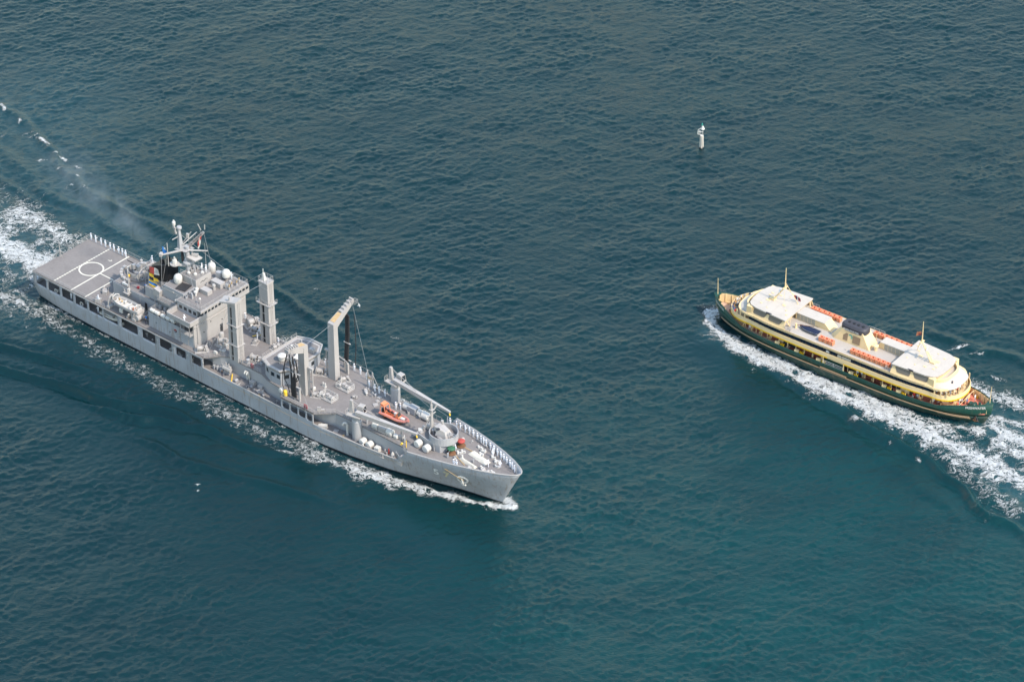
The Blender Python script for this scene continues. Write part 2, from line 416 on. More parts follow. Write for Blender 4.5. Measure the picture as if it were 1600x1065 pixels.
ridge([(40, 24), (48, 18), (60, 13)], 0.2, 1.3)
# smoother, darker water close under the lee of the two hulls
calm = np.maximum(calm, 0.95*np.exp(-((SV+17)/7.5)**2)*np.clip((SU-55)/30, 0, 1)*np.clip((134-SU)/8, 0, 1))
calm = np.maximum(calm, 0.8*np.exp(-((SV+12)/5.0)**2)*np.clip((SU+20)/20, 0, 1)*np.clip((80-SU)/20, 0, 1))
calm = np.maximum(calm, 0.95*np.exp(-((FV-13)/5.5)**2)*np.clip((36-FU)/6, 0, 1)*np.clip((FU+4)/18, 0, 1))
Hc = Hc*(1-0.72*calm)
Hc += 0.30*np.clip(foam, 0, 1)*(0.6+0.35*N1*np.sin(Xc*2.1+N2))*np.where(foam > 0.3, 1, 0.5)
Hh[sl] = Hc*np.clip((200-np.abs(Xc))/50, 0, 1)*np.clip((240-np.abs(Yc))/60, 0, 1)
verts = np.empty((NX*NY, 3), np.float32); verts[:, 0] = X.ravel(); verts[:, 1] = Y.ravel(); verts[:, 2] = Hh.ravel()
i0 = (np.arange(NY-1)[:, None]*NX+np.arange(NX-1)[None, :]).ravel()
quads = np.stack([i0, i0+1, i0+1+NX, i0+NX], 1).astype(np.int32)
me = bpy.data.meshes.new('water')
me.vertices.add(NX*NY); me.vertices.foreach_set('co', verts.ravel())
me.loops.add(quads.size); me.loops.foreach_set('vertex_index', quads.ravel())
me.polygons.add(len(quads)); me.polygons.foreach_set('loop_start', np.arange(0, quads.size, 4, dtype=np.int32))
me.polygons.foreach_set('use_smooth', np.ones(len(quads), bool))
me.update(calc_edges=True)
def vattr(name, arr, fill=0.0):
    full = np.full(X.shape, fill, np.float32); full[sl] = arr
    a = me.attributes.new(name, 'FLOAT', 'POINT'); a.data.foreach_set('value', full.ravel())
vattr('foam', foam); vattr('churn', aer); vattr('calm', calm)
water = bpy.data.objects.new('water', me); COL.objects.link(water); water['kind'] = 'structure'

m = bpy.data.materials.new('harbour_water'); m.use_nodes = True; t = m.node_tree
b = t.nodes['Principled BSDF']; L = t.links.new
geo = t.nodes.new('ShaderNodeNewGeometry')
def attr(n): a = t.nodes.new('ShaderNodeAttribute'); a.attribute_name = n; return a.outputs['Fac']
aF, aC, aK = attr('foam'), attr('churn'), attr('calm')
def mapping(sc, rz=0):
    p = t.nodes.new('ShaderNodeMapping'); p.inputs['Scale'].default_value = sc; p.inputs['Rotation'].default_value = (0, 0, rz)
    L(geo.outputs['Position'], p.inputs[0]); return p.outputs[0]
def noise(vec, scale, detail=3, rough=0.6, dist=0.0):
    n = nn(t, 'ShaderNodeTexNoise', Scale=scale, Detail=detail, Roughness=rough, Distortion=dist); L(vec, n.inputs['Vector']); return n.outputs['Fac']
def math_(op, a, b_=None, c=None, clamp=False):
    n = t.nodes.new('ShaderNodeMath'); n.operation = op; n.use_clamp = clamp
    for i, v in enumerate((a, b_, c)):
        if v is None: continue
        if isinstance(v, (int, float)): n.inputs[i].default_value = v
        else: L(v, n.inputs[i])
    return n.outputs[0]
def ramp(v, a, b_, c=0.0, d=1.0):
    n = t.nodes.new('ShaderNodeMapRange'); n.interpolation_type = 'SMOOTHSTEP'
    L(v, n.inputs['Value'])
    for k, q in (('From Min', a), ('From Max', b_), ('To Min', c), ('To Max', d)):
        if isinstance(q, (int, float)): n.inputs[k].default_value = q
        else: L(q, n.inputs[k])
    return n.outputs[0]
def mixc(f, a, b_):
    n = t.nodes.new('ShaderNodeMix'); n.data_type = 'RGBA'
    L(f, n.inputs[0])
    for k, q in ((6, a), (7, b_)):
        if isinstance(q, tuple): n.inputs[k].default_value = (*q, 1)
        else: L(q, n.inputs[k])
    return n.outputs[2]
big = noise(mapping((1, 1, 0)), 0.010, 3, 0.5)
mid = noise(mapping((1, 1.6, 0), R(18)), 0.05, 4, 0.6)
# body colour: deep teal, greener to the south-east
sep = t.nodes.new('ShaderNodeSeparateXYZ'); L(geo.outputs['Position'], sep.inputs[0])
sx = ramp(sep.outputs[0], -120.0, 110.0); sy = ramp(sep.outputs[1], 60.0, -115.0)
tealness = math_('ADD', math_('MULTIPLY', sx, sy), math_('MULTIPLY', big, 0.25))
tealness = ramp(tealness, 0.10, 1.0)
base = mixc(tealness, (0.0012, 0.0195, 0.0238), (0.0007, 0.0345, 0.0375))
base = mixc(ramp(mid, 0.35, 0.7, 0.0, 0.35), base, (0.0013, 0.0135, 0.0185))
base = mixc(math_('MULTIPLY', aC, ramp(noise(mapping((1, 1, 0)), 0.35, 4), 0.3, 0.7, 0.35, 0.75)), base, (0.022, 0.075, 0.095))
# foam pattern: broken lace
warp = t.nodes.new('ShaderNodeTexNoise'); warp.inputs['Scale'].default_value = 0.55; warp.inputs['Detail'].default_value = 3
L(geo.outputs['Position'], warp.inputs['Vector'])
wv = t.nodes.new('ShaderNodeVectorMath'); wv.operation = 'MULTIPLY_ADD'
L(warp.outputs['Color'], wv.inputs[0]); wv.inputs[1].default_value = (3.4, 3.4, 0); L(geo.outputs['Position'], wv.inputs[2])
fm = t.nodes.new('ShaderNodeMapping'); fm.inputs['Rotation'].default_value = (0, 0, R(-12)); fm.inputs['Scale'].default_value = (0.75, 1.3, 0)
L(wv.outputs[0], fm.inputs[0])
def vor(scale):
    v = t.nodes.new('ShaderNodeTexVoronoi'); v.feature = 'DISTANCE_TO_EDGE'; v.inputs['Scale'].default_value = scale
    L(fm.outputs[0], v.inputs['Vector']); return v.outputs['Distance']
lace = math_('SUBTRACT', 1.0, ramp(vor(1.25), 0.0, 0.42))
lace2 = math_('SUBTRACT', 1.0, ramp(vor(3.6), 0.0, 0.40))
fn = t.nodes.new('ShaderNodeTexNoise'); fn.inputs['Scale'].default_value = 4.2; fn.inputs['Detail'].default_value = 5; fn.inputs['Roughness'].default_value = 0.75
L(fm.outputs[0], fn.inputs['Vector'])
fn2 = t.nodes.new('ShaderNodeTexNoise'); fn2.inputs['Scale'].default_value = 0.9; fn2.inputs['Detail'].default_value = 4; fn2.inputs['Roughness'].default_value = 0.6
L(fm.outputs[0], fn2.inputs['Vector'])
pat = math_('ADD', math_('MULTIPLY', lace, 0.20), math_('MULTIPLY', lace2, 0.16))
pat = math_('ADD', pat, math_('MULTIPLY', ramp(fn.outputs['Fac'], 0.25, 0.75), 0.34))
pat = math_('ADD', pat, math_('MULTIPLY', ramp(fn2.outputs['Fac'], 0.25, 0.75), 0.30))
thr = math_('SUBTRACT', 0.80, math_('MULTIPLY', aF, 0.38))
diff = math_('SUBTRACT', pat, thr)
fmask = ramp(diff, -0.03, 0.09)
fmask = math_('MULTIPLY', fmask, ramp(aF, 0.03, 0.22))
fmask = math_('MULTIPLY', fmask, ramp(aF, 0.1, 0.8, 0.62, 1.0))
fcol = mixc(ramp(fn.outputs['Fac'], 0.3, 0.7), (0.36, 0.41, 0.43), (0.72, 0.72, 0.71))
L(mixc(fmask, base, fcol), b.inputs['Base Color'])
b.inputs['IOR'].default_value = 1.333
rough = math_('ADD', 0.06, math_('MULTIPLY', fmask, 0.6)); L(rough, b.inputs['Roughness'])
L(math_('SUBTRACT', 0.5, math_('MULTIPLY', fmask, 0.4)), b.inputs['Specular IOR Level'])
# ripples too small for the mesh
r1 = noise(mapping((1.0, 2.0, 0), R(-20)), 1.5, 4, 0.62, 0.4)
r2 = noise(mapping((1.0, 1.8, 0), R(14)), 3.6, 3, 0.6, 0.3)
gust = ramp(big, 0.35, 0.65, 0.75, 1.2)
hgt = math_('ADD', math_('MULTIPLY', r1, 0.125), math_('MULTIPLY', r2, 0.04))
hgt = math_('MULTIPLY', hgt, gust)
hgt = math_('MULTIPLY', hgt, math_('SUBTRACT', 1.0, math_('MULTIPLY', aK, 0.85)))
hgt = math_('ADD', hgt, math_('MULTIPLY', fmask, math_('MULTIPLY', fn.outputs['Fac'], 0.35)))
bp = t.nodes.new('ShaderNodeBump'); bp.inputs['Strength'].default_value = 1.0; bp.inputs['Distance'].default_value = 1.0
L(hgt, bp.inputs['Height']); L(bp.outputs[0], b.inputs['Normal'])
me.materials.append(m)

# ================================================================== NAVAL SUPPLY SHIP (x forward from the stern, y to port, z up)
ship = thing('naval_supply_ship', 'long grey naval supply ship with 57 on its bow and an empty helicopter deck', 'ship', SHIP_O, SHIP_H)
DKX = [0, 4, 85, 95, 103, 108, 112, 117, 121.7, 125, 127.5, 128.6, 128.95]; DKY = [8.75, 8.9, 8.9, 8.6, 7.95, 7.15, 6.45, 5.3, 3.95, 2.75, 1.55, 0.75, 0.0]
WLX = [0, 8, 20, 80, 90, 100, 108, 115, 120, 126, 128.95]; WLY = [6.6, 7.9, 8.5, 8.6, 7.9, 6.0, 4.1, 2.4, 1.3, 0.4, 0.0]
def tipx(z): return 124.3+max(z, -2)/9.0*4.65
def hb(u, z):
    f = min(1, max(0, (z+1.0)/8.2)); f = f*f*(3-2*f)*0.55+f*0.45 if u > 85 else min(1, max(0, (z+1)/5.0))**0.7
    return interp(u, WLX, WLY)*(1-f)+interp(u, DKX, DKY)*f
def ux(u, z): return u if u < 100 else 100+(u-100)/28.95*(tipx(z)-100)
def sheer(u): return 7.0+0.6*max(0, (u-112)/17)
def topz(u):
    if u <= 50.9: return 7.0
    if u < 72.9: return 4.45
    if u <= 81.9: return 7.0
    if u <= 103.4: return 4.45
    return interp(u, [103.4, 106.2, 128.95], [4.45, 8.0, 9.25])
OPEN = [(1.0,4.2,4.3,6.5),(4.9,8.3,4.3,6.5),(9.0,12.4,4.3,6.5),(13.1,16.6,4.3,6.5),(17.2,21.3,4.3,6.5),(21.6,25.8,4.3,6.5),(27.0,31.8,4.3,6.5),(33.2,37.0,4.3,6.5),(38.3,41.7,4.35,6.5),(43.1,45.9,4.35,6.35),(47.6,50.3,4.35,6.35),
        (73.3,75.2,4.75,6.5),(75.6,77.5,4.75,6.5),(77.9,79.7,4.75,6.5),(80.1,81.5,4.75,6.5)]
CH = 0.32
us = set([0, 50.9, 72.9, 81.9, 103.4, 106.2, 128.95]+[round(x, 2) for x in np.arange(4, 128.9, 3.1)]+[104.2, 105.2, 123, 124.6, 126, 127.2, 128.0, 128.5, 128.8])
for a, b_, c, d in OPEN: us |= {a, a+CH, b_-CH, b_}
us = sorted(us); us = [u for i, u in enumerate(us) if i == 0 or u-us[i-1] > 0.05 or u in (50.9, 72.9, 81.9)]
zl = sorted({-1.6, -0.3, 0.32, 1.4, 2.6, 3.6, 4.3, 4.35, 4.45, 4.62, 4.67, 4.75, 5.07, 5.5, 6.03, 6.18, 6.35, 6.5, 7.0})
def build_hull():
    m = MB('hull', 'boot')
    for sd in (-1, 1):
        idx = {}
        def vid(i, j):
            k = (i, j)
            if k not in idx:
                u, z = us[i], zl[j]
                if u > 103.4 and z > 4.45:                       # upper rows fan out to the bulwark top
                    z = 4.45+(z-4.45)/(7.0-4.45)*(topz(u)-4.45)
                y = hb(u, z)
                if u > 103.4 and z > 7.0: y += 0.05*(z-7)
                idx[k] = len(m.v); m.v.append((ux(u, z), sd*y, z))
            return idx[k]
        for i in range(len(us)-1):
            uc = (us[i]+us[i+1])/2
            for j in range(len(zl)-1):
                zc = (zl[j]+zl[j+1])/2
                if uc < 103.4 and zc > topz(uc): continue
                q = [vid(i, j), vid(i+1, j), vid(i+1, j+1), vid(i, j+1)]
                skip = False
                if uc < 103.4:
                    for a, b_, c, d in OPEN:
                        if a < uc < b_ and c < zc < d:
                            skip = True
                            lo, hi = zc < c+0.3, zc > d-0.33
                            if uc < a+CH and (zl[j+1] >= d-1e-6): m.f.append([q[0], q[2], q[3]] if sd < 0 else [q[3], q[2], q[0]]); m.mi.append(0)
                            if uc > b_-CH and (zl[j+1] >= d-1e-6): m.f.append([q[1], q[2], q[3]] if sd < 0 else [q[3], q[2], q[1]]); m.mi.append(0)
                            if uc < a+CH and (abs(zl[j]-c) < 1e-6): m.f.append([q[0], q[1], q[3]] if sd < 0 else [q[3], q[1], q[0]]); m.mi.append(0)
                            if uc > b_-CH and (abs(zl[j]-c) < 1e-6): m.f.append([q[0], q[1], q[2]] if sd < 0 else [q[2], q[1], q[0]]); m.mi.append(0)
                            break
                if skip: continue
                m.f.append(q if sd < 0 else q[::-1]); m.mi.append(1 if zl[j+1] <= 0.33 else 0)
    # transom
    m.cur = 0
    for z0, z1 in ((-1.6, 3.6), (3.6, 4.3)):
        m.add([(0.0, -hb(0, z0), z0), (0.0, hb(0, z0), z0), (0.0, hb(0, z1), z1), (0.0, -hb(0, z1), z1)], [[3, 2, 1, 0]])
    o = m.build('hull', ship, smooth=True)
    sm = o.modifiers.new('thickness', 'SOLIDIFY'); sm.thickness = 0.16; sm.offset = -1
    return o
hull = build_hull()
def outline(x0, x1, z, inset, step=3.0, top=None):
    xs = list(np.arange(x0, x1, step))+[x1]
    near = [(ux(x, z), -max(0.02, hb(x, z)-inset)) for x in xs]
    return near+[(x, -y) for x, y in near[::-1]]
m = MB('deck'); m.prism(outline(0.1, 104.5, 3.6, 0.12), 3.42, 3.6); m.build('main_deck', ship, smooth=False)
near = [(0, -8.75), (4, -8.93), (19.6, -8.93)]
m = MB('deck'); m.prism(near+[(x, -y) for x, y in near[::-1]], 6.78, 7.0); m.build('flight_deck', ship, 'grey flight deck', smooth=False)
near = [(19.6, -8.93), (50.9, -8.95), (51.6, -8.3), (53.2, -6.1), (54.8, -5.3), (64.2, -5.3), (66.6, -6.15), (70.5, -6.5), (72.9, -8.93), (81.9, -8.93), (85.3, -5.75), (104.5, -5.75)]
m = MB('deck'); m.prism(near+[(x, -y) for x, y in near[::-1]], 6.78, 7.0); m.build('weather_deck', ship, smooth=False)
ox = [104.5, 106, 108, 110, 112, 115, 118, 121, 123.5, 125.5, 127, 128, 128.6]
near = [(x if x < 106 else ux(x, sheer(x)), -(hb(x, 7.3)-0.14 if x > 105 else 5.75)) for x in ox]
m = MB('deck'); m.prism(near+[(x, -y) for x, y in near[::-1]], lambda p: sheer(p[0])-0.2, lambda p: sheer(p[0])+0.004); m.build('forecastle_deck', ship, smooth=False)
# cap rail along the bow bulwark
for sd in (-1, 1):
    m = MB('lgrey'); m.path([(ux(u, topz(u)), sd*(hb(u, topz(u))-0.03+0.05*(topz(u)-7)), topz(u)+0.03) for u in [105.6, 106.2, 108, 110, 112, 114.5, 117, 119.5, 121.7, 123.5, 125, 126, 127, 127.8, 128.4, 128.8, 128.95]], 0.13, 6); m.build('bulwark_cap', ship)
    for run in ((50.9, 55, 60, 66, 72.9), (81.9, 86, 90, 95, 100, 103.4)): MB('lgrey').path([(u, sd*(hb(u, 4.45)-0.04), 4.5) for u in run], 0.12, 6).build('bulwark_cap', ship)
    for u in np.arange(107, 127, 1.35): MB('grey').cbox((ux(u, 7.5), sd*(hb(u, 7.6)-0.22), sheer(u)+0.45), (0.06, 0.28, 0.85)).build('bulwark_stay', ship, smooth=False)
    # inner walls of the covered side passages and the open side walkways
    m = MB('grey'); m.box(2, 51.2, sd*5.2-0.06, sd*5.2+0.06, 3.6, 6.78); m.build('passage_bulkhead', ship)
    m = MB('grey'); yy = [(51.2, 6.4), (53.2, 6.0), (54.8, 5.25), (64.2, 5.25), (66.6, 6.1), (70.5, 6.4), (72.9, 6.4), (82.0, 6.4), (85.3, 5.7), (104.6, 5.7), (105.6, 7.0)]
    for a, b_ in zip(yy[:-1], yy[1:]): m.prism([(a[0], sd*a[1]), (b_[0], sd*b_[1]), (b_[0], sd*(b_[1]-0.12)), (a[0], sd*(a[1]-0.12))], 3.6, 6.77)
    m.build('walkway_bulkhead', ship, smooth=False)
    for u in np.arange(4.6, 50, 4.3): MB('grey').box(u-0.1, u+0.1, sd*6.5 if sd > 0 else -hb(u, 6)+0.2, hb(u, 6)-0.2 if sd > 0 else -6.5, 6.4, 6.77).build('deck_beam', ship, smooth=False)
m = MB('hull'); m.box(0.05, 0.3, -8.5, 8.5, 3.6, 4.3); m.box(0.05, 0.35, -8.7, 8.7, 6.5, 6.78)
for y in (-8.5, -4.3, 0, 4.3, 8.5): m.box(0.05, 0.35, y-0.2, y+0.2, 4.3, 6.5)
m.build('stern_frame', ship, smooth=False)
m = MB('grey'); m.box(3.0, 3.2, -5.2, 5.2, 3.6, 6.78); m.build('stern_bulkhead', ship, smooth=False)
# weathered strake and pipe along the deck edge, yellow rust line under the bulwark
for sd in (-1, 1):
    m = MB('rope'); m.path([(u, sd*(hb(u, 3.55)+0.03), 3.55) for u in list(range(52, 105, 4))], 0.035, 4); m.build('hull_seam_line', ship)
    m = MB('lgrey'); m.path([(u, sd*(hb(u, 6.9)+0.06), 6.92) for u in (0, 10, 20, 30, 40, 50.8)], 0.09, 6); m.build('gutter_bar', ship)
    for a, b_, c, d in OPEN[6:11]: MB('white').lathe([(0.02, -0.02), (0.16, 0), (0.16, 0.08), (0.02, 0.1)], (b_+0.6, sd*(hb(b_, 5.6)+0.05), 5.7), 8, 'y').build('side_light', ship)
for u in (12.8, 26.4, 37.7, 52.2, 62.5, 83.6, 92.8, 104.6):
    z1_ = min(topz(u), 7)-0.1
    MB('hull').path([(ux(u, z), -(hb(u, z)+0.012), z) for z in np.linspace(0.4, z1_, 7)], 0.035, 4).build('hull_seam', ship)
# flat print on the flight deck
Z0 = 7.0
def line(mb, a, b_, wd, zt=0.022):
    a = Vector((*a, 0)); b_ = Vector((*b_, 0)); d = (b_-a).normalized(); n = Vector((-d.y, d.x, 0))*wd/2
    return mb.prism([(a-n)[:2], (b_-n)[:2], (b_+n)[:2], (a+n)[:2]], Z0+0.002, Z0+zt)
line(MB('marking'), (11.7, -8.7), (11.7, 8.6), 0.28).build('deck_stripe', ship, smooth=False)
line(MB('marking'), (15.9, -8.7), (15.9, -0.6), 0.26).build('deck_stripe', ship, smooth=False)
line(MB('marking'), (11.85, -0.15), (15.75, -0.15), 0.26).build('deck_stripe', ship, smooth=False)
m = MB('marking'); n = 48
vo = [(9.1+2.75*math.cos(2*PI*i/n), -0.15+2.75*math.sin(2*PI*i/n), Z0+0.026) for i in range(n)]; vi = [(9.1+2.42*math.cos(2*PI*i/n), -0.15+2.42*math.sin(2*PI*i/n), Z0+0.026) for i in range(n)]
m.add(vo+vi, [[i, (i+1) % n, n+(i+1) % n, n+i] for i in range(n)]); m.build('landing_circle', ship, smooth=False)
line(MB('marking'), (6.35, -8.5), (6.35, 7.9), 0.10, 0.02).build('deck_stripe', ship, smooth=False)
dm = MB('marking'); dm.prism([(6.1, 0), (6.32, -0.2), (6.6, 0), (6.32, 0.42)], 7.002, 7.03)
d0 = dm.build('deck_dash', ship, smooth=False, loc=(0, -8.2, 0))
for k in range(1, 23): inst(d0, ship, (0, -8.2+k*0.72, 0))
m = MB('marking'); line(m, (9.3, 4.6), (10.2, 4.9), 0.16); line(m, (9.9, 4.5), (9.9, 5.2), 0.16); m.build('deck_mark', ship, smooth=False)
# safety nets and rails of the flight deck
for sd in (-1, 1):
    rail([(0.2, sd*8.85, 7), (19.3, sd*8.9, 7)], ship, 1.0, 1.55, 5, 0.03)
rail([(0.15, -8.7, 7), (0.15, -5.2, 7)], ship, 0.9, 1.3, 3)
rail([(0.15, 1.8, 7), (0.15, 8.6, 7)], ship, 1.2, 1.3, 3, 0.04)
rail([(0.15, -3.6, 7), (0.15, -1.8, 7)], ship, 1.0, 0.9, 3)
m = MB('lgrey'); m.tube((0.5, -1.1, 7), (0.5, -1.1, 11.0), 0.09, 0.05); m.tube((1.0, -1.0, 7), (0.5, -1.1, 9.0), 0.05); m.tube((0.5, 0.4, 7), (0.5, -1.1, 8.6), 0.05); m.cbox((0.5, -1.1, 10.4), (0.5, 0.06, 0.06)); m.build('ensign_staff', ship)

# ------------------------------------------------------------------ superstructure
def house(name, poly, z0, z1, mat='grey', top='deck', over=0.12, label=None, bevel=0):
    m = MB(mat); m.prism(poly, z0, z1)
    m.use(top); cx = sum(p[0] for p in poly)/len(poly); cy = sum(p[1] for p in poly)/len(poly)
    q = [(p[0]-math.copysign(over, p[0]-cx), p[1]-math.copysign(over, p[1]-cy)) for p in poly]
    m.prism(q, z1+0.001, z1+0.015)
    return m.build(name, ship, label, smooth=False)
def rect(x0, x1, y0, y1): return [(x0, y0), (x1, y0), (x1, y1), (x0, y1)]
h_ = house('hangar', rect(19.8, 33.9, -3.9, 7.4), 7.0, 10.2)
for x in (23.0, 27.8): MB('grey').box(x-0.03, x+0.03, -3.96, -3.9, 7.1, 10.1).build('panel_seam', h_, smooth=False)
MB('dark').box(19.76, 19.8, -1.5, 4.5, 7.05, 9.6).build('hangar_door', h_, smooth=False)
MB('dark').box(29.2, 29.9, -3.93, -3.9, 7.1, 8.9).build('door', h_, smooth=False)
house('deckhouse_block', rect(34.0, 47.0, -7.45, 7.9), 7.0, 10.3)
b2 = house('upper_block', rect(34.4, 47.0, -4.3, 7.0), 10.3, 12.9)
for y in (-3.0, -0.5): pass
# forward face is flush over all three storeys
fr = MB('lgrey'); fr.prism([(46.95, -7.5), (47.25, -7.5), (47.25, 7.95), (46.95, 7.95)], 7.0, 12.9)
fr = fr.build('front_bulkhead', ship, smooth=False)
for y, z, w_, h in ((0.1, 7.1, 0.8, 2.0),): MB('dark').box(47.25, 47.28, y, y+w_, z, z+h).build('door', fr, smooth=False)
for y, z in ((-2.5, 11.2), (0.8, 10.1), (3.4, 11.4), (-4.6, 9.6), (4.7, 9.7)): MB('dark').lathe([(0.02, 0.0), (0.15, 0.0), (0.15, 0.05), (0.02, 0.06)], (47.25, y, z), 8, 'x').build('porthole', fr)
MB('lgrey').tube((47.4, -6.6, 7), (47.4, -6.6, 12.6), 0.06).build('drain_pipe', fr)
MB('lgrey').box(47.25, 47.45, -7.4, 7.8, 11.95, 12.05).build('trim_ledge', fr, smooth=False)
sw = MB('hull'); sw.box(34.0, 47.0, -7.56, -7.45, 7.0, 10.45); sw = sw.build('side_bulkhead', ship, smooth=False)
for x, z in ((36.2, 8.7), (42.8, 8.0), (40.2, 8.1)): MB('dark').lathe([(0.02, 0), (0.12, 0), (0.12, 0.04), (0.02, 0.05)], (x, -7.6, z), 8, 'y').build('vent_hole', sw)
# round emblem: dark blue disc, red upper arc, white rim
em = MB('white'); em.lathe([(0.01, 0), (0.52, 0), (0.52, 0.03), (0.01, 0.03)], (41.9, -7.59, 9.1), 20, 'y'); em.use('navy'); em.lathe([(0.01, 0), (0.44, 0), (0.44, 0.03), (0.01, 0.03)], (41.9, -7.62, 9.1), 20, 'y')
em.use('red'); em.add([(41.9+0.42*math.cos(t), -7.64, 9.12+0.42*math.sin(t)) for t in np.linspace(0.1, PI-0.1, 10)], [list(range(10))]); em.use('white'); em.box(41.62, 42.18, -7.66, -7.635, 9.02, 9.12)
em.build('round_emblem', sw, smooth=False)
for x in np.arange(37.2, 46.9, 1.4): MB('lgrey').tube((x, -7.62, 7.0), (x, -7.62, 8.4 if int(x*10) % 3 else 7.9), 0.03).build('wall_pipe', ship)
# bridge: wings to the full beam, ribbon of windows along front and sides
br = MB('lgrey')
br.prism([(40.6, -8.6), (47.3, -8.9), (47.3, 8.9), (42.0, 8.6), (34.4, 7.0), (34.4, -3.9), (40.6, -3.9)], 12.72, 12.9)
br = br.build('bridge_deck', ship, smooth=False)
wh = MB('grey'); wh.prism([(40.9, -5.6), (46.5, -5.6), (46.5, 6.4), (38.0, 6.4), (34.6, 4.5), (34.6, -3.9), (40.9, -3.9)], 12.9, 15.0); wh = wh.build('wheelhouse', ship, smooth=False)
roof = MB('lgrey'); RP = [(40.4, -5.6), (47.7, -5.6), (47.7, 8.6), (44.5, 8.6), (38.2, 7.8), (34.6, 5.0), (34.6, -3.95), (40.4, -3.95)]
roof.prism(RP, 14.95, 15.16); roof.use('deck'); roof.prism([(40.6, -5.4), (47.3, -5.4), (47.3, 8.3), (44.5, 8.3), (38.4, 7.5), (34.8, 4.9), (34.8, -3.8), (40.6, -3.8)], 15.161, 15.175)
roof = roof.build('bridge_roof', ship, smooth=False)
fb = MB('lgrey'); fb.box(47.35, 47.62, -8.75, 8.75, 12.9, 13.95); fb.box(47.4, 47.6, -5.6, 8.7, 14.62, 14.95)
for s_ in (-1, 1): fb.box(41.0, 47.35, s_*8.72-0.1, s_*8.72+0.1, 12.9, 13.95)
fb.box(40.6, 40.8, -8.6, -5.6, 12.9, 13.95)
fb = fb.build('bridge_front', ship, smooth=False)
for k in range(14):
    y = -5.1+k*1.02
    MB('glass').box(47.42, 47.5, y-0.36, y+0.36, 13.97, 14.6).build('window', fb, smooth=False)
    MB('lgrey').box(47.38, 47.6, y+0.38, y+0.62, 13.95, 14.62).build('mullion', fb, smooth=False)
for k in range(4):
    x = 41.8+k*1.35; MB('glass').box(x-0.42, x+0.42, -5.63, -5.6, 13.7, 14.5).build('window', wh, smooth=False)
rail([(41.0, -8.7, 13.95), (41.0, -5.8, 13.95)], ship, 0.5, 1.4, 1)
m = MB('deck'); m.prism([(41.0, -8.6), (47.3, -8.7), (47.3, -5.65), (41.0, -5.65)], 12.901, 12.92); m.build('wing_deck', br, smooth=False)
rail([(40.5, -5.5, 15.16), (47.55, -5.5, 15.16), (47.55, 8.5, 15.16), (44.5, 8.5, 15.16), (38.3, 7.7, 15.16)], roof, 1.05, 1.3, 4, 0.035)
# covered bridge-wing shelter frame below (starboard)
m = MB('lgrey'); m.box(44.4, 47.2, -8.7, -7.6, 10.3, 10.42)
for x in (44.5, 47.1): m.tube((x, -8.6, 10.3), (x, -8.6, 12.7), 0.06)
m.build('lower_wing_platform', ship, smooth=False)
rail([(44.4, -7.7, 10.4), (44.4, -8.65, 10.4), (47.2, -8.65, 10.4), (47.2, -7.6, 10.4)], ship, 1.0, 1.0, 4)
MB('dark').box(41.5, 46.9, -4.36, -4.3, 10.5, 12.6).build('side_opening_shade', b2, smooth=False)  # flat dark sheet on the wall, painting the shade inside an opening
for k in range(5):
    x = 41.8+k*1.2; MB('grey').box(x-0.1, x+0.1, -4.5, -4.36, 10.3, 12.7).build('mullion', b2, smooth=False)
# walkway overhanging the starboard side at bridge level
m = MB('lgrey'); m.box(34.6, 40.7, -5.4, -3.95, 12.6, 12.75); m.use('deck'); m.box(34.7, 40.6, -5.3, -4.0, 12.752, 12.765); m.build('side_gallery', ship, smooth=False)
rail([(34.7, -5.35, 12.75), (40.6, -5.35, 12.75)], ship, 1.05, 1.0, 8, 0.028)
MB('lgrey').cbox((33.9, -4.2, 13.7), (1.7, 1.3, 1.6), 0.0, 0.18).build('equipment_locker', ship, smooth=False)
m = MB('lgrey')
for x, y in ((33.2, -4.7), (34.6, -4.7), (33.2, -3.8)): m.tube((x, y, 10.2), (x, y, 13.0), 0.08)
m.build('locker_post', ship)
# mid-level house between hangar and bridge
mh = house('signal_house', [(28.8, -3.2), (34.4, -3.2), (34.4, 1.2), (28.8, 1.2)], 10.2, 12.6, 'grey')
for x in (30.2, 32.2): MB('grey').box(x-0.25, x+0.25, -3.24, -3.2, 10.5, 12.2).build('door', mh, smooth=False)
m2 = house('wheelhouse_annex', [(35.3, -3.9), (41.0, -3.9), (41.0, 0.4), (35.3, 0.4)], 15.16, 15.9, 'grey')
MB('rubber').cbox((39.2, -2.0, 16.0), (2.4, 2.6, 0.15), 0.2).build('tarpaulin', ship)
uh = MB('lgrey'); uh.prism(rect(36.6, 41.2, -0.3, 4.2), 15.16, 17.5); uh.use('deck'); uh.prism(rect(36.8, 41.0, -0.1, 4.0), 17.501, 17.515); uh = uh.build('director_house', ship, smooth=False)
pr_ = MB('dark').path([(41.24, 1.0, 16.4), (41.24, 1.5, 16.7), (41.24, 2.1, 16.45), (41.24, 2.6, 16.75), (41.24, 3.1, 16.5)], 0.05, 5).build('cable_bracket', uh)
rail([(36.7, -0.2, 17.5), (41.1, -0.2, 17.5), (41.1, 4.1, 17.5), (36.7, 4.1, 17.5)], uh, 1.05, 1.1, 4, 0.035)
for x, y, z, r, h, lb in ((37.1, -1.4, 15.9, 0.92, 2.2, 'white dome nearest the funnel'), (38.6, 7.0, 15.16, 0.85, 2.3, 'white dome behind the director house'), (43.2, 6.6, 15.9, 0.95, 1.9, 'white dome at the port end of the bridge roof')):
    m = MB('white'); m.dome((x, y, z), r, h)
    if z == 15.16: m.lathe([(0.2, h-0.02), (0.2, h+0.25), (0.03, h+0.5)], (x, y, z), 8)
    o = m.build('radome', ship, lb)
    MB('lgrey').tube((x, y, 15.16), (x, y, z+0.2), 0.3).build('radome_stand', o)
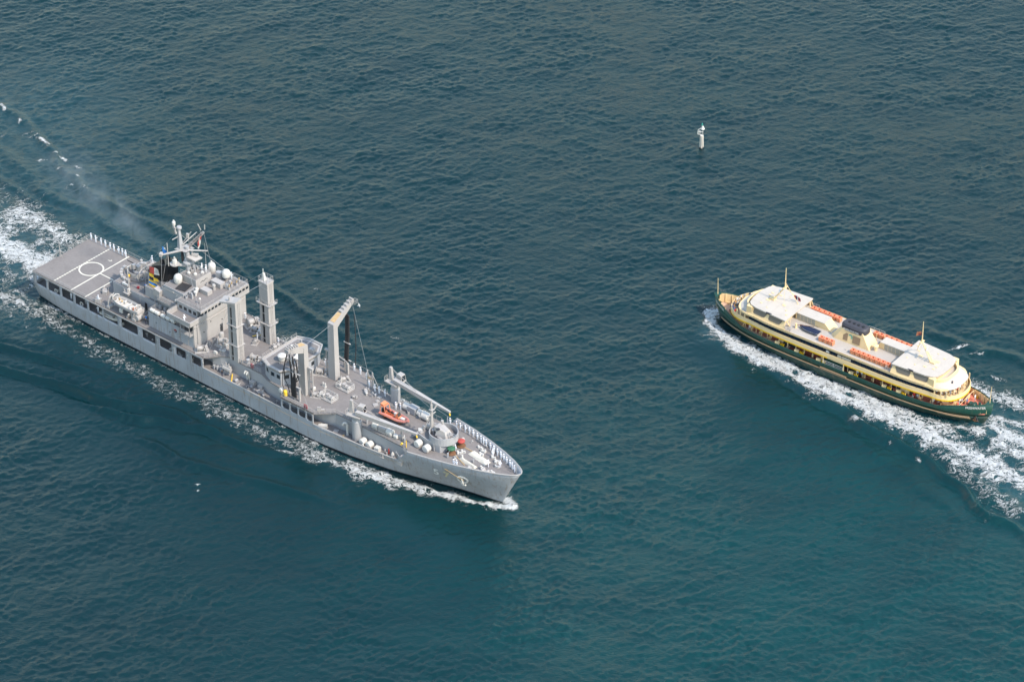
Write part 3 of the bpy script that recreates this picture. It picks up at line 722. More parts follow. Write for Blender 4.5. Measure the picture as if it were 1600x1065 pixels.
for x, y, z, r in ((42.4, -1.3, 15.16, 0.42), (25.6, 6.6, 10.2, 0.40), (39.5, -4.6, 12.75, 0.35), (45.3, -3.4, 15.16, 0.25), (41.2, -4.4, 12.9, 0.35)):
    m = MB('white'); m.lathe([(0.02, 0.95), (r*0.8, 1.0+r*0.2), (r, 1.0+r*0.8), (r*0.8, 1.0+r*1.5), (0.03, 1.0+r*2)], (x, y, z), 12); m.use('lgrey'); m.tube((x, y, z), (x, y, z+1.0), 0.1); m.build('small_dome_antenna', ship)
MB('lgrey').box(42.0, 44.8, 3.2, 4.6, 15.2, 16.35).build('roof_locker', ship, 'long white locker on the bridge roof', smooth=False)
MB('lgrey').box(42.4, 44.6, -0.4, 1.0, 15.2, 16.2).build('roof_locker', ship, smooth=False)
MB('grey').cbox((41.6, 6.2, 16.0), (1.2, 1.0, 1.5), 0.3).build('roof_locker', ship, smooth=False)
m = MB('lgrey'); m.tube((43.9, 2.2, 15.2), (43.9, 2.2, 16.3), 0.35, 0.3, 10); m.tube((43.9, 2.2, 16.3), (43.9, 2.2, 16.6), 0.42, 0.3, 10); m.build('ventilator', ship)
for k in range(4):
    x, y = 45.8+0.4*(k % 2), 7.6-1.1*k
    m = MB('grey'); m.cbox((x, y, 15.5), (0.4, 0.4, 0.7)); m.use('rope'); m.tube((x, y, 15.8), (x+0.2, y, 16.4), 0.18, 0.12); m.build('roof_searchlight', ship)
m = MB('white'); m.tube((33.6, -2.0, 12.6), (33.6, -2.0, 13.4), 0.3, 0.28); m.build('canister', ship)
# life raft canisters along the starboard edge
lr = MB('white'); lr.drum((0, 0, 0), 0.42, 1.25, 'x', 14); lr.use('lgrey'); lr.cbox((0, 0.05, -0.45), (0.9, 0.5, 0.2))
l0 = lr.build('life_raft_canister', ship, loc=(34.9, -7.1, 10.95))
for k, x in enumerate((36.3, 38.1, 39.5, 40.9)): inst(l0, ship, (x, -7.15, 10.95))
rail([(34.1, -7.4, 10.3), (34.1, -4.6, 10.3)], ship, 1.0, 0.8, 4); rail([(42.2, -7.4, 10.3), (44.4, -7.4, 10.3)], ship, 1.0, 1.0, 4)
for x in (35.0, 36.5, 38.2, 40.0): MB('grey').cbox((x, -5.0, 10.75), (0.6, 0.5, 0.9)).build('deck_locker', ship, smooth=False)
m = MB('lgrey')
for k in range(8): m.box(31.6+0.33*k, 31.9+0.33*k, -6.9, -5.6, 7.3+0.38*k, 7.36+0.38*k)
for y in (-6.9, -5.6): m.tube((31.5, y, 7.1), (34.2, y, 10.3), 0.06); m.tube((31.5, y, 8.1), (34.2, y, 11.3), 0.035)
m.build('side_stair', ship, smooth=False)
rail([(19.9, -3.8, 10.2), (28.6, -3.8, 10.2)], ship, 0.35, 2.2, 1)
# funnel
fn_ = MB('grey'); F0 = [(26.9, -0.5), (28.0, -1.2), (31.6, -1.2), (32.8, -0.4), (33.1, 1.3), (32.8, 3.0), (31.6, 3.8), (28.0, 3.8), (26.9, 3.1)]
cxf, cyf = 30.2, 1.3
def sc(P, k, dx=0): return [(cxf+(p[0]-cxf)*k+dx, cyf+(p[1]-cyf)*k) for p in P]
fn_.hexa([(x, y, 10.2) for x, y in F0], [(x, y, 14.3+0.12*(x-27)*-1) for x, y in sc(F0, 0.96)])
fun = fn_.build('funnel', ship, smooth=False)
fc_ = MB('black'); P1 = sc(F0, 0.97)
fc_.hexa([(x, y, 14.32-0.12*(x-27)) for x, y in P1], [(x, y, 15.6+0.42*(x-27)) for x, y in sc(F0, 0.80, 0.8)]); fc_.build('funnel_cap', fun, 'black funnel top')
m = MB('black'); 
for dy in (-0.8, 0.9): m.tube((30.8, 1.3+dy, 16.4), (30.6, 1.3+dy, 18.2), 0.45, 0.42, 10)
m.build('exhaust_pipe', fun)
MB('lgrey').tube((26.6, -0.9, 10.2), (26.5, -0.9, 16.4), 0.05).build('whip_antenna', ship)
MB('black').tube((25.4, 4.8, 10.2), (25.2, 4.8, 15.4), 0.05, 0.02).build('whip_antenna', ship)
MB('lgrey').tube((40.2, 3.9, 17.5), (40.0, 4.0, 24.2), 0.06, 0.025).build('whip_antenna', ship)
MB('lgrey').tube((24.4, -3.6, 10.2), (24.2, -3.7, 15.8), 0.16, 0.10).build('boat_derrick_post', ship)
# main mast
mm = MB('grey'); mm.tube((37.0, 1.9, 17.5), (36.9, 1.9, 23.2), 0.62, 0.45, 12); mm.lathe([(0.9, 0), (1.15, 0.2), (1.15, 0.5), (0.8, 0.8)], (37.0, 1.9, 19.1), 12)
mm.tube((37.8, 2.6, 17.5), (37.6, 2.5, 22.8), 0.3, 0.25)
mast = mm.build('main_mast', ship)
m = MB('lgrey'); m.hexa([(35.0, 0.2, 22.45), (37.6, 0.8, 22.45), (37.8, 3.0, 22.45), (35.6, 3.2, 22.45)], [(34.9, 0.1, 22.6), (37.7, 0.7, 22.6), (37.9, 3.1, 22.6), (35.5, 3.3, 22.6)]); m.build('mast_platform', mast, smooth=False)
m = MB('lgrey'); m.hexa([(36.3, 2.4, 22.75), (37.2, 2.3, 22.75), (37.2, 6.9, 24.1), (36.5, 7.0, 24.1)], [(36.3, 2.4, 22.95), (37.2, 2.3, 22.95), (37.2, 6.9, 24.35), (36.5, 7.0, 24.35)])
for q_ in range(6): m.tube((36.3, 3.0+q_*0.7, 23.1+q_*0.21), (36.3, 3.0+q_*0.7, 23.7+q_*0.21), 0.04, n=4); m.cbox((37.0, 3.2+q_*0.7, 23.2+q_*0.21), (0.3, 0.25, 0.35)); m.build('yard_arm', mast, 'slanting upper yard', smooth=False)
MB('lgrey').tube((36.0, 1.5, 23.4), (36.6, 5.2, 25.0), 0.13, 0.08).build('yard_arm', mast)
MB('lgrey').tube((33.6, -2.4, 21.8), (36.4, 0.6, 22.6), 0.18, 0.28, 8).build('yard_arm', mast)
MB('lgrey').tube((37.4, 1.6, 22.6), (40.4, 4.4, 22.3), 0.20, 0.13).build('yard_arm', mast)
MB('lgrey').cbox((33.5, -2.4, 21.9), (0.6, 0.9, 0.7), 0.4).build('antenna_box', mast)
m = MB('grey'); m.hexa([(34.9, 1.0, 22.6), (35.9, 0.8, 22.6), (35.9, 1.9, 22.6), (35.0, 1.9, 22.6)], [(35.1, 1.2, 26.9), (35.5, 1.1, 26.9), (35.5, 1.6, 26.9), (35.1, 1.6, 26.9)]); up_ = m.build('topmast', mast, smooth=False)
m = MB('grey'); m.lathe([(0.2, 0), (0.3, 0.2), (0.55, 0.4), (0.55, 0.8), (0.45, 0.9), (0.02, 0.92)], (35.4, 1.4, 26.8), 14); m.build('radar_drum', mast)
m = MB('lgrey'); m.tube((34.9, 0.9, 26.0), (34.6, 0.7, 28.0), 0.24, 0.2, 8); m.cbox((34.7, 0.7, 27.4), (0.9, 0.25, 0.25)); m.use('white'); m.lathe([(0.26, 0), (0.38, 0.3), (0.38, 0.9), (0.2, 1.1), (0.18, 1.3), (0.02, 1.4)], (34.6, 0.7, 27.9), 10); m.build('top_beacon', mast)
m = MB('lgrey'); m.tube((34.4, 0.2, 24.6), (35.4, 1.2, 25.4), 0.13); m.tube((35.2, 2.0, 23), (36.6, 3.6, 25.8), 0.09); m.cbox((36.2, 2.9, 25.0), (0.5, 0.4, 1.1), 0.4); m.tube((36.4, 6.6, 24.7), (36.0, 6.2, 26.2), 0.10); m.tube((36.8, 7.3, 24.7), (36.9, 7.3, 25.9), 0.13, 0.08); m.build('mast_fitting', mast)
m = MB('lgrey'); m.tube((34.1, -1.0, 18.6), (34.0, -1.0, 24.2), 0.11, 0.09); m.build('signal_pole', mast)
m = MB('lgrey'); m.lathe([(0.85, 0), (1.05, 0.2), (1.05, 0.4), (0.5, 0.5)], (34.9, 0.0, 18.7), 12); m.tube((34.9, 0.0, 18.8), (36.8, 1.7, 18.5), 0.3, 0.35); m.use('white'); m.lathe([(0.5, 0), (0.6, 0.4), (0.45, 0.9), (0.25, 1.0), (0.15, 1.6), (0.02, 1.65)], (34.9, 0.0, 19.1), 10); m.build('lamp_platform', mast)
m = MB('lgrey'); m.hexa([(37.5, 1.0, 21.0), (39.3, 1.6, 20.4), (39.5, 3.4, 20.4), (37.6, 3.2, 21.0)], [(37.5, 1.0, 21.3), (39.4, 1.6, 20.7), (39.6, 3.6, 20.7), (37.6, 3.2, 21.3)]); m.cbox((38.4, 2.6, 21.4), (1.4, 0.5, 0.5), 0.6); m.build('radar_bracket', mast, smooth=False)
MB('black').box(36.0, 36.3, 0.9, 1.4, 19.6, 22.4).build('mast_cable_run', mast, smooth=False)
for x, y in ((38.2, 0.7), (39.6, 1.2), (40.3, 2.6)):
    m = MB('white'); m.lathe([(0.02, 0), (0.35, 0.1), (0.4, 0.35), (0.25, 0.6), (0.02, 0.65)], (x, y, 17.52), 10); m.build('small_dish', ship)
# aft gun platform: round tub on the hangar roof with its rotating mount
pl = MB('deck'); pl.lathe([(0.05, 0.0), (3.3, 0.0), (3.3, 0.35), (0.05, 0.36)], (22.0, 1.8, 10.2), 26); pl = pl.build('gun_platform', ship)
m = MB('lgrey'); n = 22
for i in range(n):
    t0, t1 = R(150+i*9.5), R(150+(i+1)*9.5)
    P = [(22.0+r*math.cos(t), 1.8+r*math.sin(t)) for r, t in ((2.45, t0), (2.45, t1), (2.33, t1), (2.33, t0))]
    m.prism(P, 10.5, 11.55)
m.build('splinter_shield', pl, smooth=True)
gm = MB('lgrey'); gm.lathe([(1.35, 0), (1.35, 0.5), (1.0, 0.9)], (22.0, 1.8, 10.55), 14); gm.box(21.4, 22.6, 1.0, 2.6, 11.2, 12.5); gm.tube((21.6, 0.7, 12.0), (21.6, 0.7, 13.0), 0.45, 0.45, 10); gm.cbox((22.6, 2.6, 12.2), (1.3, 0.8, 1.4), 0.5); gm.tube((21.3, 2.8, 12), (21.6, 3.0, 13), 0.3)
gm.use('dark'); gm.lathe([(0.05, 0), (0.55, 0.02), (0.55, 0.5), (0.05, 0.52)], (21.35, 1.2, 11.8), 12, 'x'); gm.use('black'); gm.tube((21.0, 1.9, 12.1), (18.7, 1.6, 12.4), 0.12, 0.10)
gm.build('close_in_gun', pl)
for k in range(6):
    t = R(190+k*17); m = MB('lgrey'); m.cbox((22+3.9*math.cos(t), 1.8+3.9*math.sin(t)*0.97, 10.55), (0.6, 0.8, 0.7), t); m.build('ready_use_locker', ship, smooth=False)
m = MB('lgrey'); P = [(24.2, -0.6, 10.3), (24.5, -0.7, 12.6), (24.6, 0.2, 13.3), (24.6, 3.2, 13.3), (24.6, 4.0, 12.6), (24.6, 4.0, 10.3)]; m.path(P, 0.14, 8); m.build('arched_frame', ship)
MB('cloth').cbox((18.9, 2.6, 9.9), (1.7, 2.6, 0.75)).build('white_raft_box', ship, smooth=False)
MB('lgrey').box(18.2, 19.75, 1.2, 4.1, 7.0, 9.5).build('raft_box_stand', ship, smooth=False)
m = MB('yellow'); m.tube((19.9, 3.6, 10.4), (19.9, 3.6, 10.9), 0.2); m.build('yellow_lamp', ship); m = MB('yellow'); m.tube((21.7, -1.0, 10.8), (21.7, -1.0, 11.25), 0.22); m.build('yellow_lamp', ship)
m = MB('white'); m.cbox((23.0, -3.4, 10.6), (1.6, 0.35, 0.4)); m.tube((24.6, -3.9, 9.8), (24.6, -3.9, 10.4), 0.3); m.build('roof_rescue_gear', ship)
m = MB('lgrey'); m.cbox((24.4, -4.4, 9.6), (1.5, 1.0, 0.14)); m.tube((24.0, -4.6, 9.6), (24.0, -4.6, 10.4), 0.12); m.tube((24.7, -4.4, 9.6), (24.7, -4.4, 10.6), 0.15); m.cbox((24.4, -4.2, 9.2), (0.8, 0.6, 0.6)); m.build('side_bracket', ship)
m = MB('dred'); m.cbox((28.0, 0.3, 13.0), (0.2, 0.2, 0.2)); m.cbox((25.8, -2.4, 10.5), (0.4, 0.5, 0.4)); m.build('fire_box', ship)
for x, y, s_ in ((18.3, -5.0, 0.7), (17.6, -4.2, 0.5), (19.4, -8.0, 0.8)):
    m = MB('lgrey'); m.cbox((x, y, 7+s_/2), (s_*1.4, s_, s_), 0.4); m.tube((x-0.5, y, 7.2), (x-0.5, y, 7.9), 0.25); m.tube((x+0.6, y+0.3, 7), (x+0.6, y+0.3, 7.9), 0.08); m.build('deck_machinery', ship)
# boat winch between boat and house, starboard
m = MB('lgrey'); m.drum((31.0, -7.6, 7.9), 0.75, 1.5, 'y', 14); m.cbox((30.0, -7.7, 7.6), (0.9, 1.3, 1.1)); m.cbox((28.8, -8.0, 7.7), (0.3, 1.6, 1.3), 0, 0.5); m.cbox((29.2, -7.4, 7.9), (0.25, 1.6, 1.7), 0, 0.6); m.build('boat_winch', ship)
for x in (22.6, 30.2):
    m = MB('lgrey')
    for y0 in (-8.3, -7.7): m.path([(x, y0, 7), (x+0.2, y0-0.1, 8.4), (x+0.4, y0+0.2, 9.6), (x+0.4, y0+0.9, 10.2)], 0.13, 6)
    m.cbox((x+0.2, -8.0, 7.3), (0.9, 1.2, 0.5)); m.build('boat_davit', ship)
MB('white').cbox((26.6, -8.4, 8.0), (0.9, 0.3, 0.9)).build('notice_board', ship, smooth=False)
rail([(19.4, -8.85, 7), (22, -8.85, 7)], ship, 1.0, 1.4, 4)

# ------------------------------------------------------------------ transfer masts
def slot_mast(x, y, h, ws=2.0, wt=1.35, dp=1.7, sd=-1, label=None, slot_low=False):
    "tall box post with a long recessed track in its outboard face"
    m = MB('lgrey')
    a, b_ = ws/2, dp/2; at, bt = wt/2, dp*0.95/2
    ya, yb = y-b_, y+b_
    for x0, x1, t0, t1 in ((x-a, x-a+0.62, x-at, x-at+0.55), (x+a-1.25, x+a, x+at-1.1, x+at)):
        m.hexa([(x0, ya, 7), (x1, ya, 7), (x1, yb, 7), (x0, yb, 7)], [(t0, y-bt, h), (t1, y-bt, h), (t1, y+bt, h), (t0, y+bt, h)])
    post = m.build('transfer_mast', ship, label, smooth=False)
    zc = h-4.5 if slot_low else h-0.3
    MB('lgrey').box(x-a+0.3, x+a-0.3, y-bt+0.02, y-bt+0.3, (16.9 if slot_low else h-1.2), h-0.1).build('track_cover', post, smooth=False)
    m = MB('black'); m.hexa([(x-a+0.4, ya+0.35, 7), (x+a-0.9, ya+0.35, 7), (x+a-0.9, yb-0.3, 7), (x-a+0.4, yb-0.3, 7)], [(x-at+0.3, y-bt+0.3, h-0.1), (x+at-0.7, y-bt+0.3, h-0.1), (x+at-0.7, y+bt-0.25, h-0.1), (x-at+0.3, y+bt-0.25, h-0.1)]); m.build('mast_track', post, smooth=False)
    for z in np.arange(8.0, h-1.0, 3.1): MB('lgrey').box(x-a*0.95, x+a*0.95, y-b_*0.98-0.02, y-b_*0.9, z, z+0.16).build('mast_collar', post, smooth=False)
    MB('lgrey').box(x-at-0.05, x+at+0.05, y-bt-0.05, y+bt+0.05, h, h+0.2).build('mast_top', post, smooth=False)
    m = MB('lgrey'); xl = x+a+0.12
    for s_ in (-0.22, 0.22): m.tube((xl, y+s_, 7), (x+at+0.12, y+s_, h), 0.035, n=4)
    for z in np.arange(7.4, h, 0.6): f = (z-7)/(h-7); m.tube((xl+(x+at+0.12-xl)*f, y-0.22, z), (xl+(x+at+0.12-xl)*f, y+0.22, z), 0.025, n=4)
    m.build('ladder', post, smooth=False)
    return post
p1 = slot_mast(56.6, -4.6, 21.2, 2.5, 2.2, 1.9, label='aft starboard transfer mast')
m = MB('lgrey'); m.hexa([(54.0, -6.3, 20.6), (57.8, -5.6, 21.2), (57.6, -3.4, 21.2), (53.2, -3.9, 20.6)], [(54.0, -6.3, 20.9), (57.8, -5.6, 21.7), (57.6, -3.4, 21.7), (53.2, -3.9, 20.9)]); m.tube((55.9, -5.2, 21.6), (55.9, -5.2, 22.3), 0.2); m.build('mast_head', p1, smooth=False)
p2 = slot_mast(57.0, 4.4, 21.6, 2.6, 2.4, 1.9, label='aft port transfer mast with a railed top', slot_low=True)
m = MB('lgrey'); m.box(55.7, 58.2, 3.3, 5.5, 21.8, 21.95); m.build('mast_head', p2, smooth=False)
rail([(55.8, 3.4, 21.95), (58.1, 3.4, 21.95), (58.1, 5.4, 21.95), (55.8, 5.4, 21.95), (55.8, 3.4, 21.95)], p2, 1.0, 0.8, 2, 0.04)
m = MB('white'); m.hexa([(56.2, 4.0, 21.95), (56.9, 4.0, 21.95), (56.9, 4.7, 21.95), (56.2, 4.7, 21.95)], [(56.3, 4.1, 23.6), (56.7, 4.1, 23.6), (56.7, 4.5, 23.6), (56.3, 4.5, 23.6)]); m.tube((56.4, 4.3, 23.5), (56.4, 4.3, 24.6), 0.08); m.build('topmark', p2, smooth=False)
for pp, x, y in ((p2, 57.0, 4.4), (p1, 56.6, -4.6)):
    for z in (16.6, 11.8):
        m = MB('lgrey'); m.box(x-1.9, x+1.9, y-1.3, y+1.2, z, z+0.1) if pp is p2 else m.box(x-1.5, x+1.5, y-1.1, y+1.1, z-1, z-0.85)
        m.build('mast_gallery', pp, smooth=False)
        if pp is p2: rail([(x-1.9, y+1.1, z+0.1), (x-1.9, y-1.3, z+0.1), (x-0.8, y-1.3, z+0.1)], pp, 0.9, 0.9, 2, 0.035); rail([(x+0.9, y-1.3, z+0.1), (x+1.9, y-1.3, z+0.1), (x+1.9, y+1.1, z+0.1)], pp, 0.9, 0.9, 2, 0.035)
def arm_mast(x, y, h, sd, tip_y, tip_z, label):
    m = MB('lgrey'); m.hexa([(x-0.95, y-0.7, 7), (x+0.95, y-0.7, 7), (x+0.95, y+0.7, 7), (x-0.95, y+0.7, 7)], [(x-0.8, y-0.6, h), (x+0.8, y-0.6, h), (x+0.8, y+0.6, h), (x-0.8, y+0.6, h)])
    m.use('grey'); m.hexa([(x-0.97, y-0.72, 7.1), (x-0.5, y-0.72, 7.1), (x-0.5, y+0.5, 7.1), (x-0.97, y+0.5, 7.1)], [(x-0.82, y-0.63, h-1), (x-0.5, y-0.63, h-1), (x-0.5, y+0.5, h-1), (x-0.82, y+0.5, h-1)])
    o = m.build('hose_mast', ship, label, smooth=False)
    m = MB('lgrey'); m.hexa([(x-0.8, y-sd*0.6, h-1.8), (x+0.8, y-sd*0.6, h-1.8), (x+0.5, tip_y, tip_z-0.8), (x-0.5, tip_y, tip_z-0.8)], [(x-0.8, y-sd*0.6, h+0.2), (x+0.8, y-sd*0.6, h+0.2), (x+0.5, tip_y, tip_z), (x-0.5, tip_y, tip_z)])
    ar = m.build('hose_boom', o, smooth=False)
    m = MB('rope'); k0, k1 = 0.02, 0.5
    f = lambda k, z: (y-sd*0.6+(tip_y-(y-sd*0.6))*k, h+0.22+(tip_z-h-0.2)*k+z)
    (a1, c1), (a2, c2) = f(0.08, 0.0), f(0.42, 0.0)
    m.hexa([(x-0.6, a1, c1), (x+0.6, a1, c1), (x+0.5, a2, c2), (x-0.5, a2, c2)], [(x-0.6, a1, c1+0.06), (x+0.6, a1, c1+0.06), (x+0.5, a2, c2+0.06), (x-0.5, a2, c2+0.06)]); m.build('rusty_sheave_bed', o, smooth=False)
    m = MB('lgrey')
    for k in range(5):
        ka = 0.45+k*0.12; (ya_, za_) = f(ka, 0.0); m.tube((x-0.3, ya_, za_), (x-0.3, ya_, za_+0.5), 0.12); m.cbox((x+0.2, ya_, za_+0.2), (0.5, 0.25, 0.4))
    m.build('boom_fitting', o)
    rail([(x+0.5, tip_y-sd*0.9, tip_z-0.9), (x+1.4, tip_y-sd*0.7, tip_z-0.9), (x+1.4, tip_y+sd*0.2, tip_z-0.9), (x+0.4, tip_y+sd*0.2, tip_z-0.9)], o, 1.0, 0.6, 3, 0.035)
    m = MB('lgrey')
    for s_ in (-0.25, 0.25): m.tube((x-1.1, y+s_, 12), (x-0.95, y+s_, h), 0.035, n=4)
    for z in np.arange(12, h, 0.55): m.tube((x-1.07, y-0.25, z), (x-1.07, y+0.25, z), 0.028, n=4)
    m.build('ladder', o, smooth=False)
    m = MB('lgrey')
    for dx in (0.4, 1.3): m.tube((x+dx-2.2 if sd > 0 else x+dx+0.9, y-sd*0.2, 7), (x+dx-2.2 if sd > 0 else x+dx+0.9, y-sd*0.2, 13.4), 0.14)
    xx = x-1.8 if sd > 0 else x+1.3
    m.tube((xx, y-sd*0.2, 13.4), (xx+0.9, y-sd*0.2, 13.4), 0.18); m.cbox((xx+0.4, y-sd*0.3, 13.5), (1.2, 0.5, 0.4)); m.cbox((xx+0.4, y-sd*0.2, 10.4), (1.0, 0.2, 0.2)); m.build('hose_winch_frame', o)
    return o
p3 = arm_mast(75.6, -4.6, 18.6, -1, -9.4, 20.0, 'forward starboard hose mast')
p4 = arm_mast(76.6, 3.2, 20.4, 1, 9.2, 23.6, 'forward port hose mast')
random.seed(4)
hs = MB('rubber')
for k in range(8):
    x0 = 74.7+0.32*k; x1 = 74.9+0.17*k; y0 = -7.2-0.25*(k % 3); z0 = 17.6-0.5*(k % 3)-0.2*k
    hs.path([(x0-0.6, y0, z0), (x0-0.2, y0+0.05, z0-3.5), (x1, -7.6, 11.5), (x1+0.05, -7.7, 9.5), (x1, -7.6, 7.6)], 0.15, 6)
hs.path([(73.4, -7.0, 17.0), (72.6, -7.2, 13.5), (72.7, -7.3, 10.6), (73.6, -7.4, 9.6), (74.2, -7.5, 8.0)], 0.10, 6)
hs.path([(73.3, -7.0, 16.4), (72.2, -7.2, 12.0), (72.6, -7.8, 9.4), (73.6, -8.2, 7.5)], 0.08, 6)
hs.build('fuel_hose', p3, 'bundle of black fuel hoses')
m = MB('lgrey')
for z in (13.6, 10.3): m.box(74.4, 77.4, -7.75, -7.45, z, z+0.12)
m.build('hose_clamp', p3, smooth=False)
hs = MB('rubber')
for k in range(3): hs.path([(75.9+0.4*k, 7.9, 20.6-0.3*k), (75.8+0.4*k, 7.9, 15), (75.7+0.38*k, 7.6, 10.5), (75.6+0.4*k, 7.4, 7.4)], 0.19, 6)
hs.path([(77.6, 8.6, 20.4), (77.9, 8.5, 16), (78.1, 8.3, 12), (77.9, 8.0, 7.4)], 0.10, 6)
hs.build('fuel_hose', p4, 'black fuel hoses')
m = MB('lgrey')
for z in (13.2, 9.0): m.box(75.4, 77.2, 7.5, 7.8, z, z+0.12)
m.build('hose_clamp', p4, smooth=False)
m = MB('lgrey')
for x, y in ((76.6, 6.4), (77.6, 6.0)): m.tube((x, y, 7), (x, y, 10.0), 0.1)
m.tube((74.6, 6.6, 9.9), (77.6, 6.0, 9.9), 0.12); m.box(77.2, 77.9, 5.9, 6.3, 7, 9.6); m.build('hose_saddle_frame', ship)
m = MB('lgrey')
for x in (75.6, 76.9): m.box(x-0.15, x+0.15, -7.6, -7.2, 7, 10.2)
m.box(75.4, 77.1, -7.5, -7.3, 8.4, 8.6); m.build('hose_saddle_frame', ship, smooth=False)
# forward control house
CH_ = [(64.9, -4.9), (67.2, -5.9), (70.2, -5.9), (71.6, -3.6), (71.6, 3.6), (70.2, 5.9), (67.2, 5.9), (64.9, 4.9)]
c0 = MB('hull'); c0.prism(CH_, 7.0, 10.0); ch = c0.build('control_house', ship, smooth=False)
c1 = MB('lgrey'); cx_, cy_ = 68.2, 0
CO = [(cx_+(x-cx_)*1.16, y*1.10) for x, y in CH_]
c1.hexa([(x, y, 9.95) for x, y in CH_], [(x, y, 10.75) for x, y in CO]); c1.use('deck'); c1.prism([(cx_+(x-cx_)*0.95, y*0.95) for x, y in CH_], 10.751, 10.765); c1.build('roof', ch, smooth=False)
pb = MB('lgrey')
for a, b_ in zip(CO, CO[1:]+CO[:1]):
    ia, ib = [(cx_+(x-cx_)*1.0, y*0.98) for x, y in ((cx_+(p[0]-cx_)*0.97, p[1]*0.97) for p in (a, b_))]
    pb.hexa([(*a, 10.75), (*b_, 10.75), (*ib, 10.75), (*ia, 10.75)], [(*a, 11.0), (*b_, 11.0), (*ib, 11.0), (*ia, 11.0)])
pb.build('roof_curb', ch, smooth=False)
for x, y, rz in ((66.1, -5.45, -0.41), (68.0, -5.93, 0), (69.6, -5.93, 0), (70.95, -4.8, 1.03), (71.63, -2.2, PI/2), (71.63, 0.0, PI/2), (71.63, 2.2, PI/2)):
    o = MB('glass').cbox((x, y, 9.0), (0.85, 0.06, 0.85), rz).build('window', ch, smooth=False)
    o = MB('hull').cbox((x, y, 8.5), (1.0, 0.1, 0.08), rz).build('window_sill', ch, smooth=False)
rail([(64.4, -5.2, 10.8), (64.4, 5.2, 10.8)], ch, 1.0, 1.4, 3); rail([(64.4, -5.2, 10.8), (67.0, -6.3, 10.8)], ch, 1.0, 1.2, 3)
m = MB('white'); m.dome((68.0, -3.0, 10.76), 0.75, 1.7); m.lathe([(0.9, 1.1), (0.95, 1.3), (0.7, 1.5)], (68.0, -3.0, 10.76), 12); m.build('radome', ship, 'white dome on the control house')
for x, y, s_ in ((69.2, -2.0, 0.8), (69.8, 0.4, 1.0), (69.4, 2.0, 0.7), (70.6, 3.2, 0.9), (68.4, 1.5, 0.5), (70.4, -0.8, 0.7)):
    m = MB('lgrey'); m.cbox((x, y, 10.76+s_*0.5), (s_*1.3, s_, s_), random.random()); m.tube((x+0.3, y, 10.8), (x+0.3, y, 11.6+s_*0.4), 0.09); m.build('roof_equipment', ship)
m = MB('white'); m.cbox((72.4, -2.6, 13.6), (1.4, 2.4, 0.12), 0.3, 0.15); m.tube((72.4, -2.6, 10.6), (72.4, -2.6, 13.5), 0.1); m.build('white_panel', ship)
# machinery, winches and valve gear on the weather deck
def winch(name, x, y, z, s=1.0, rz=0.0, seed=1, base=True, mat='lgrey'):
    r = random.Random(seed)
    m = MB(mat); T = Matrix.Translation((x, y, z)) @ Matrix.Rotation(rz, 4, 'Z')
    q = MB(mat)
    if base: q.box(-1.5*s, 1.5*s, -0.9*s, 0.9*s, 0, 0.12)
    q.drum((-0.3*s, 0, 0.75*s), 0.5*s, 1.2*s, 'x', 12); q.lathe([(0.05, 0), (0.72*s, 0.02), (0.72*s, 0.1*s), (0.05, 0.12*s)], (-0.98*s, 0, 0.78*s), 14, 'x'); q.lathe([(0.05, 0), (0.68*s, 0.02), (0.68*s, 0.1*s), (0.05, 0.12*s)], (0.32*s, 0, 0.78*s), 14, 'x')
    q.cbox((0.95*s, 0.2*s, 0.55*s), (0.6*s, 0.7*s, 0.9*s)); q.tube((0.95*s, -0.7*s, 0.5*s), (0.95*s, 0.0, 0.5*s), 0.24*s)
    for k in range(4): q.tube((r.uniform(-1.3, 1.3)*s, r.choice((-0.8, 0.8))*s, 0.1), (r.uniform(-1.3, 1.3)*s, r.choice((-0.8, 0.8))*s, r.uniform(0.7, 1.5)*s), 0.06)
    q.use('dark'); q.lathe([(0.05, 0), (0.4*s, 0.01), (0.05, 0.02)], (0.43*s, 0, 0.78*s), 10, 'x')
    for v in q.v: m.v.append(tuple(T @ Vector(v)))
    m.f = q.f; m.mi = q.mi; m.mats = q.mats
    return m.build(name, ship)
winch('ram_tensioner', 50.9, -2.6, 7, 1.2, 0.3, 1)
winch('hose_reel', 49.0, -7.2, 7, 1.0, 0.9, 2, mat='lgrey')
winch('deck_winch', 50.3, 6.6, 7, 1.25, 1.2, 3)
winch('deck_winch', 52.6, 5.2, 7, 0.9, 0.3, 4)
winch('deck_winch', 59.9, -2.6, 7, 1.0, 0.2, 5); winch('deck_winch', 60.2, 3.2, 7, 0.8, 1.3, 6)
winch('deck_winch', 73.6, 2.6, 7, 1.1, 0.5, 7); winch('deck_winch', 78.3, -4.0, 7, 0.8, 0.4, 8); winch('deck_winch', 78.9, 3.8, 7, 0.8, 1.1, 9)
winch('deck_winch', 84.6, 0.6, 7, 0.45, 0.5, 10, False); winch('deck_winch', 84.7, 4.0, 7, 0.5, 0.9, 11, False)
winch('mooring_winch', 55.5, 2.0, 7, 0.7, 2.0, 12); winch('mooring_winch', 63.0, 5.0, 7, 0.7, 0.6, 13)
random.seed(77)
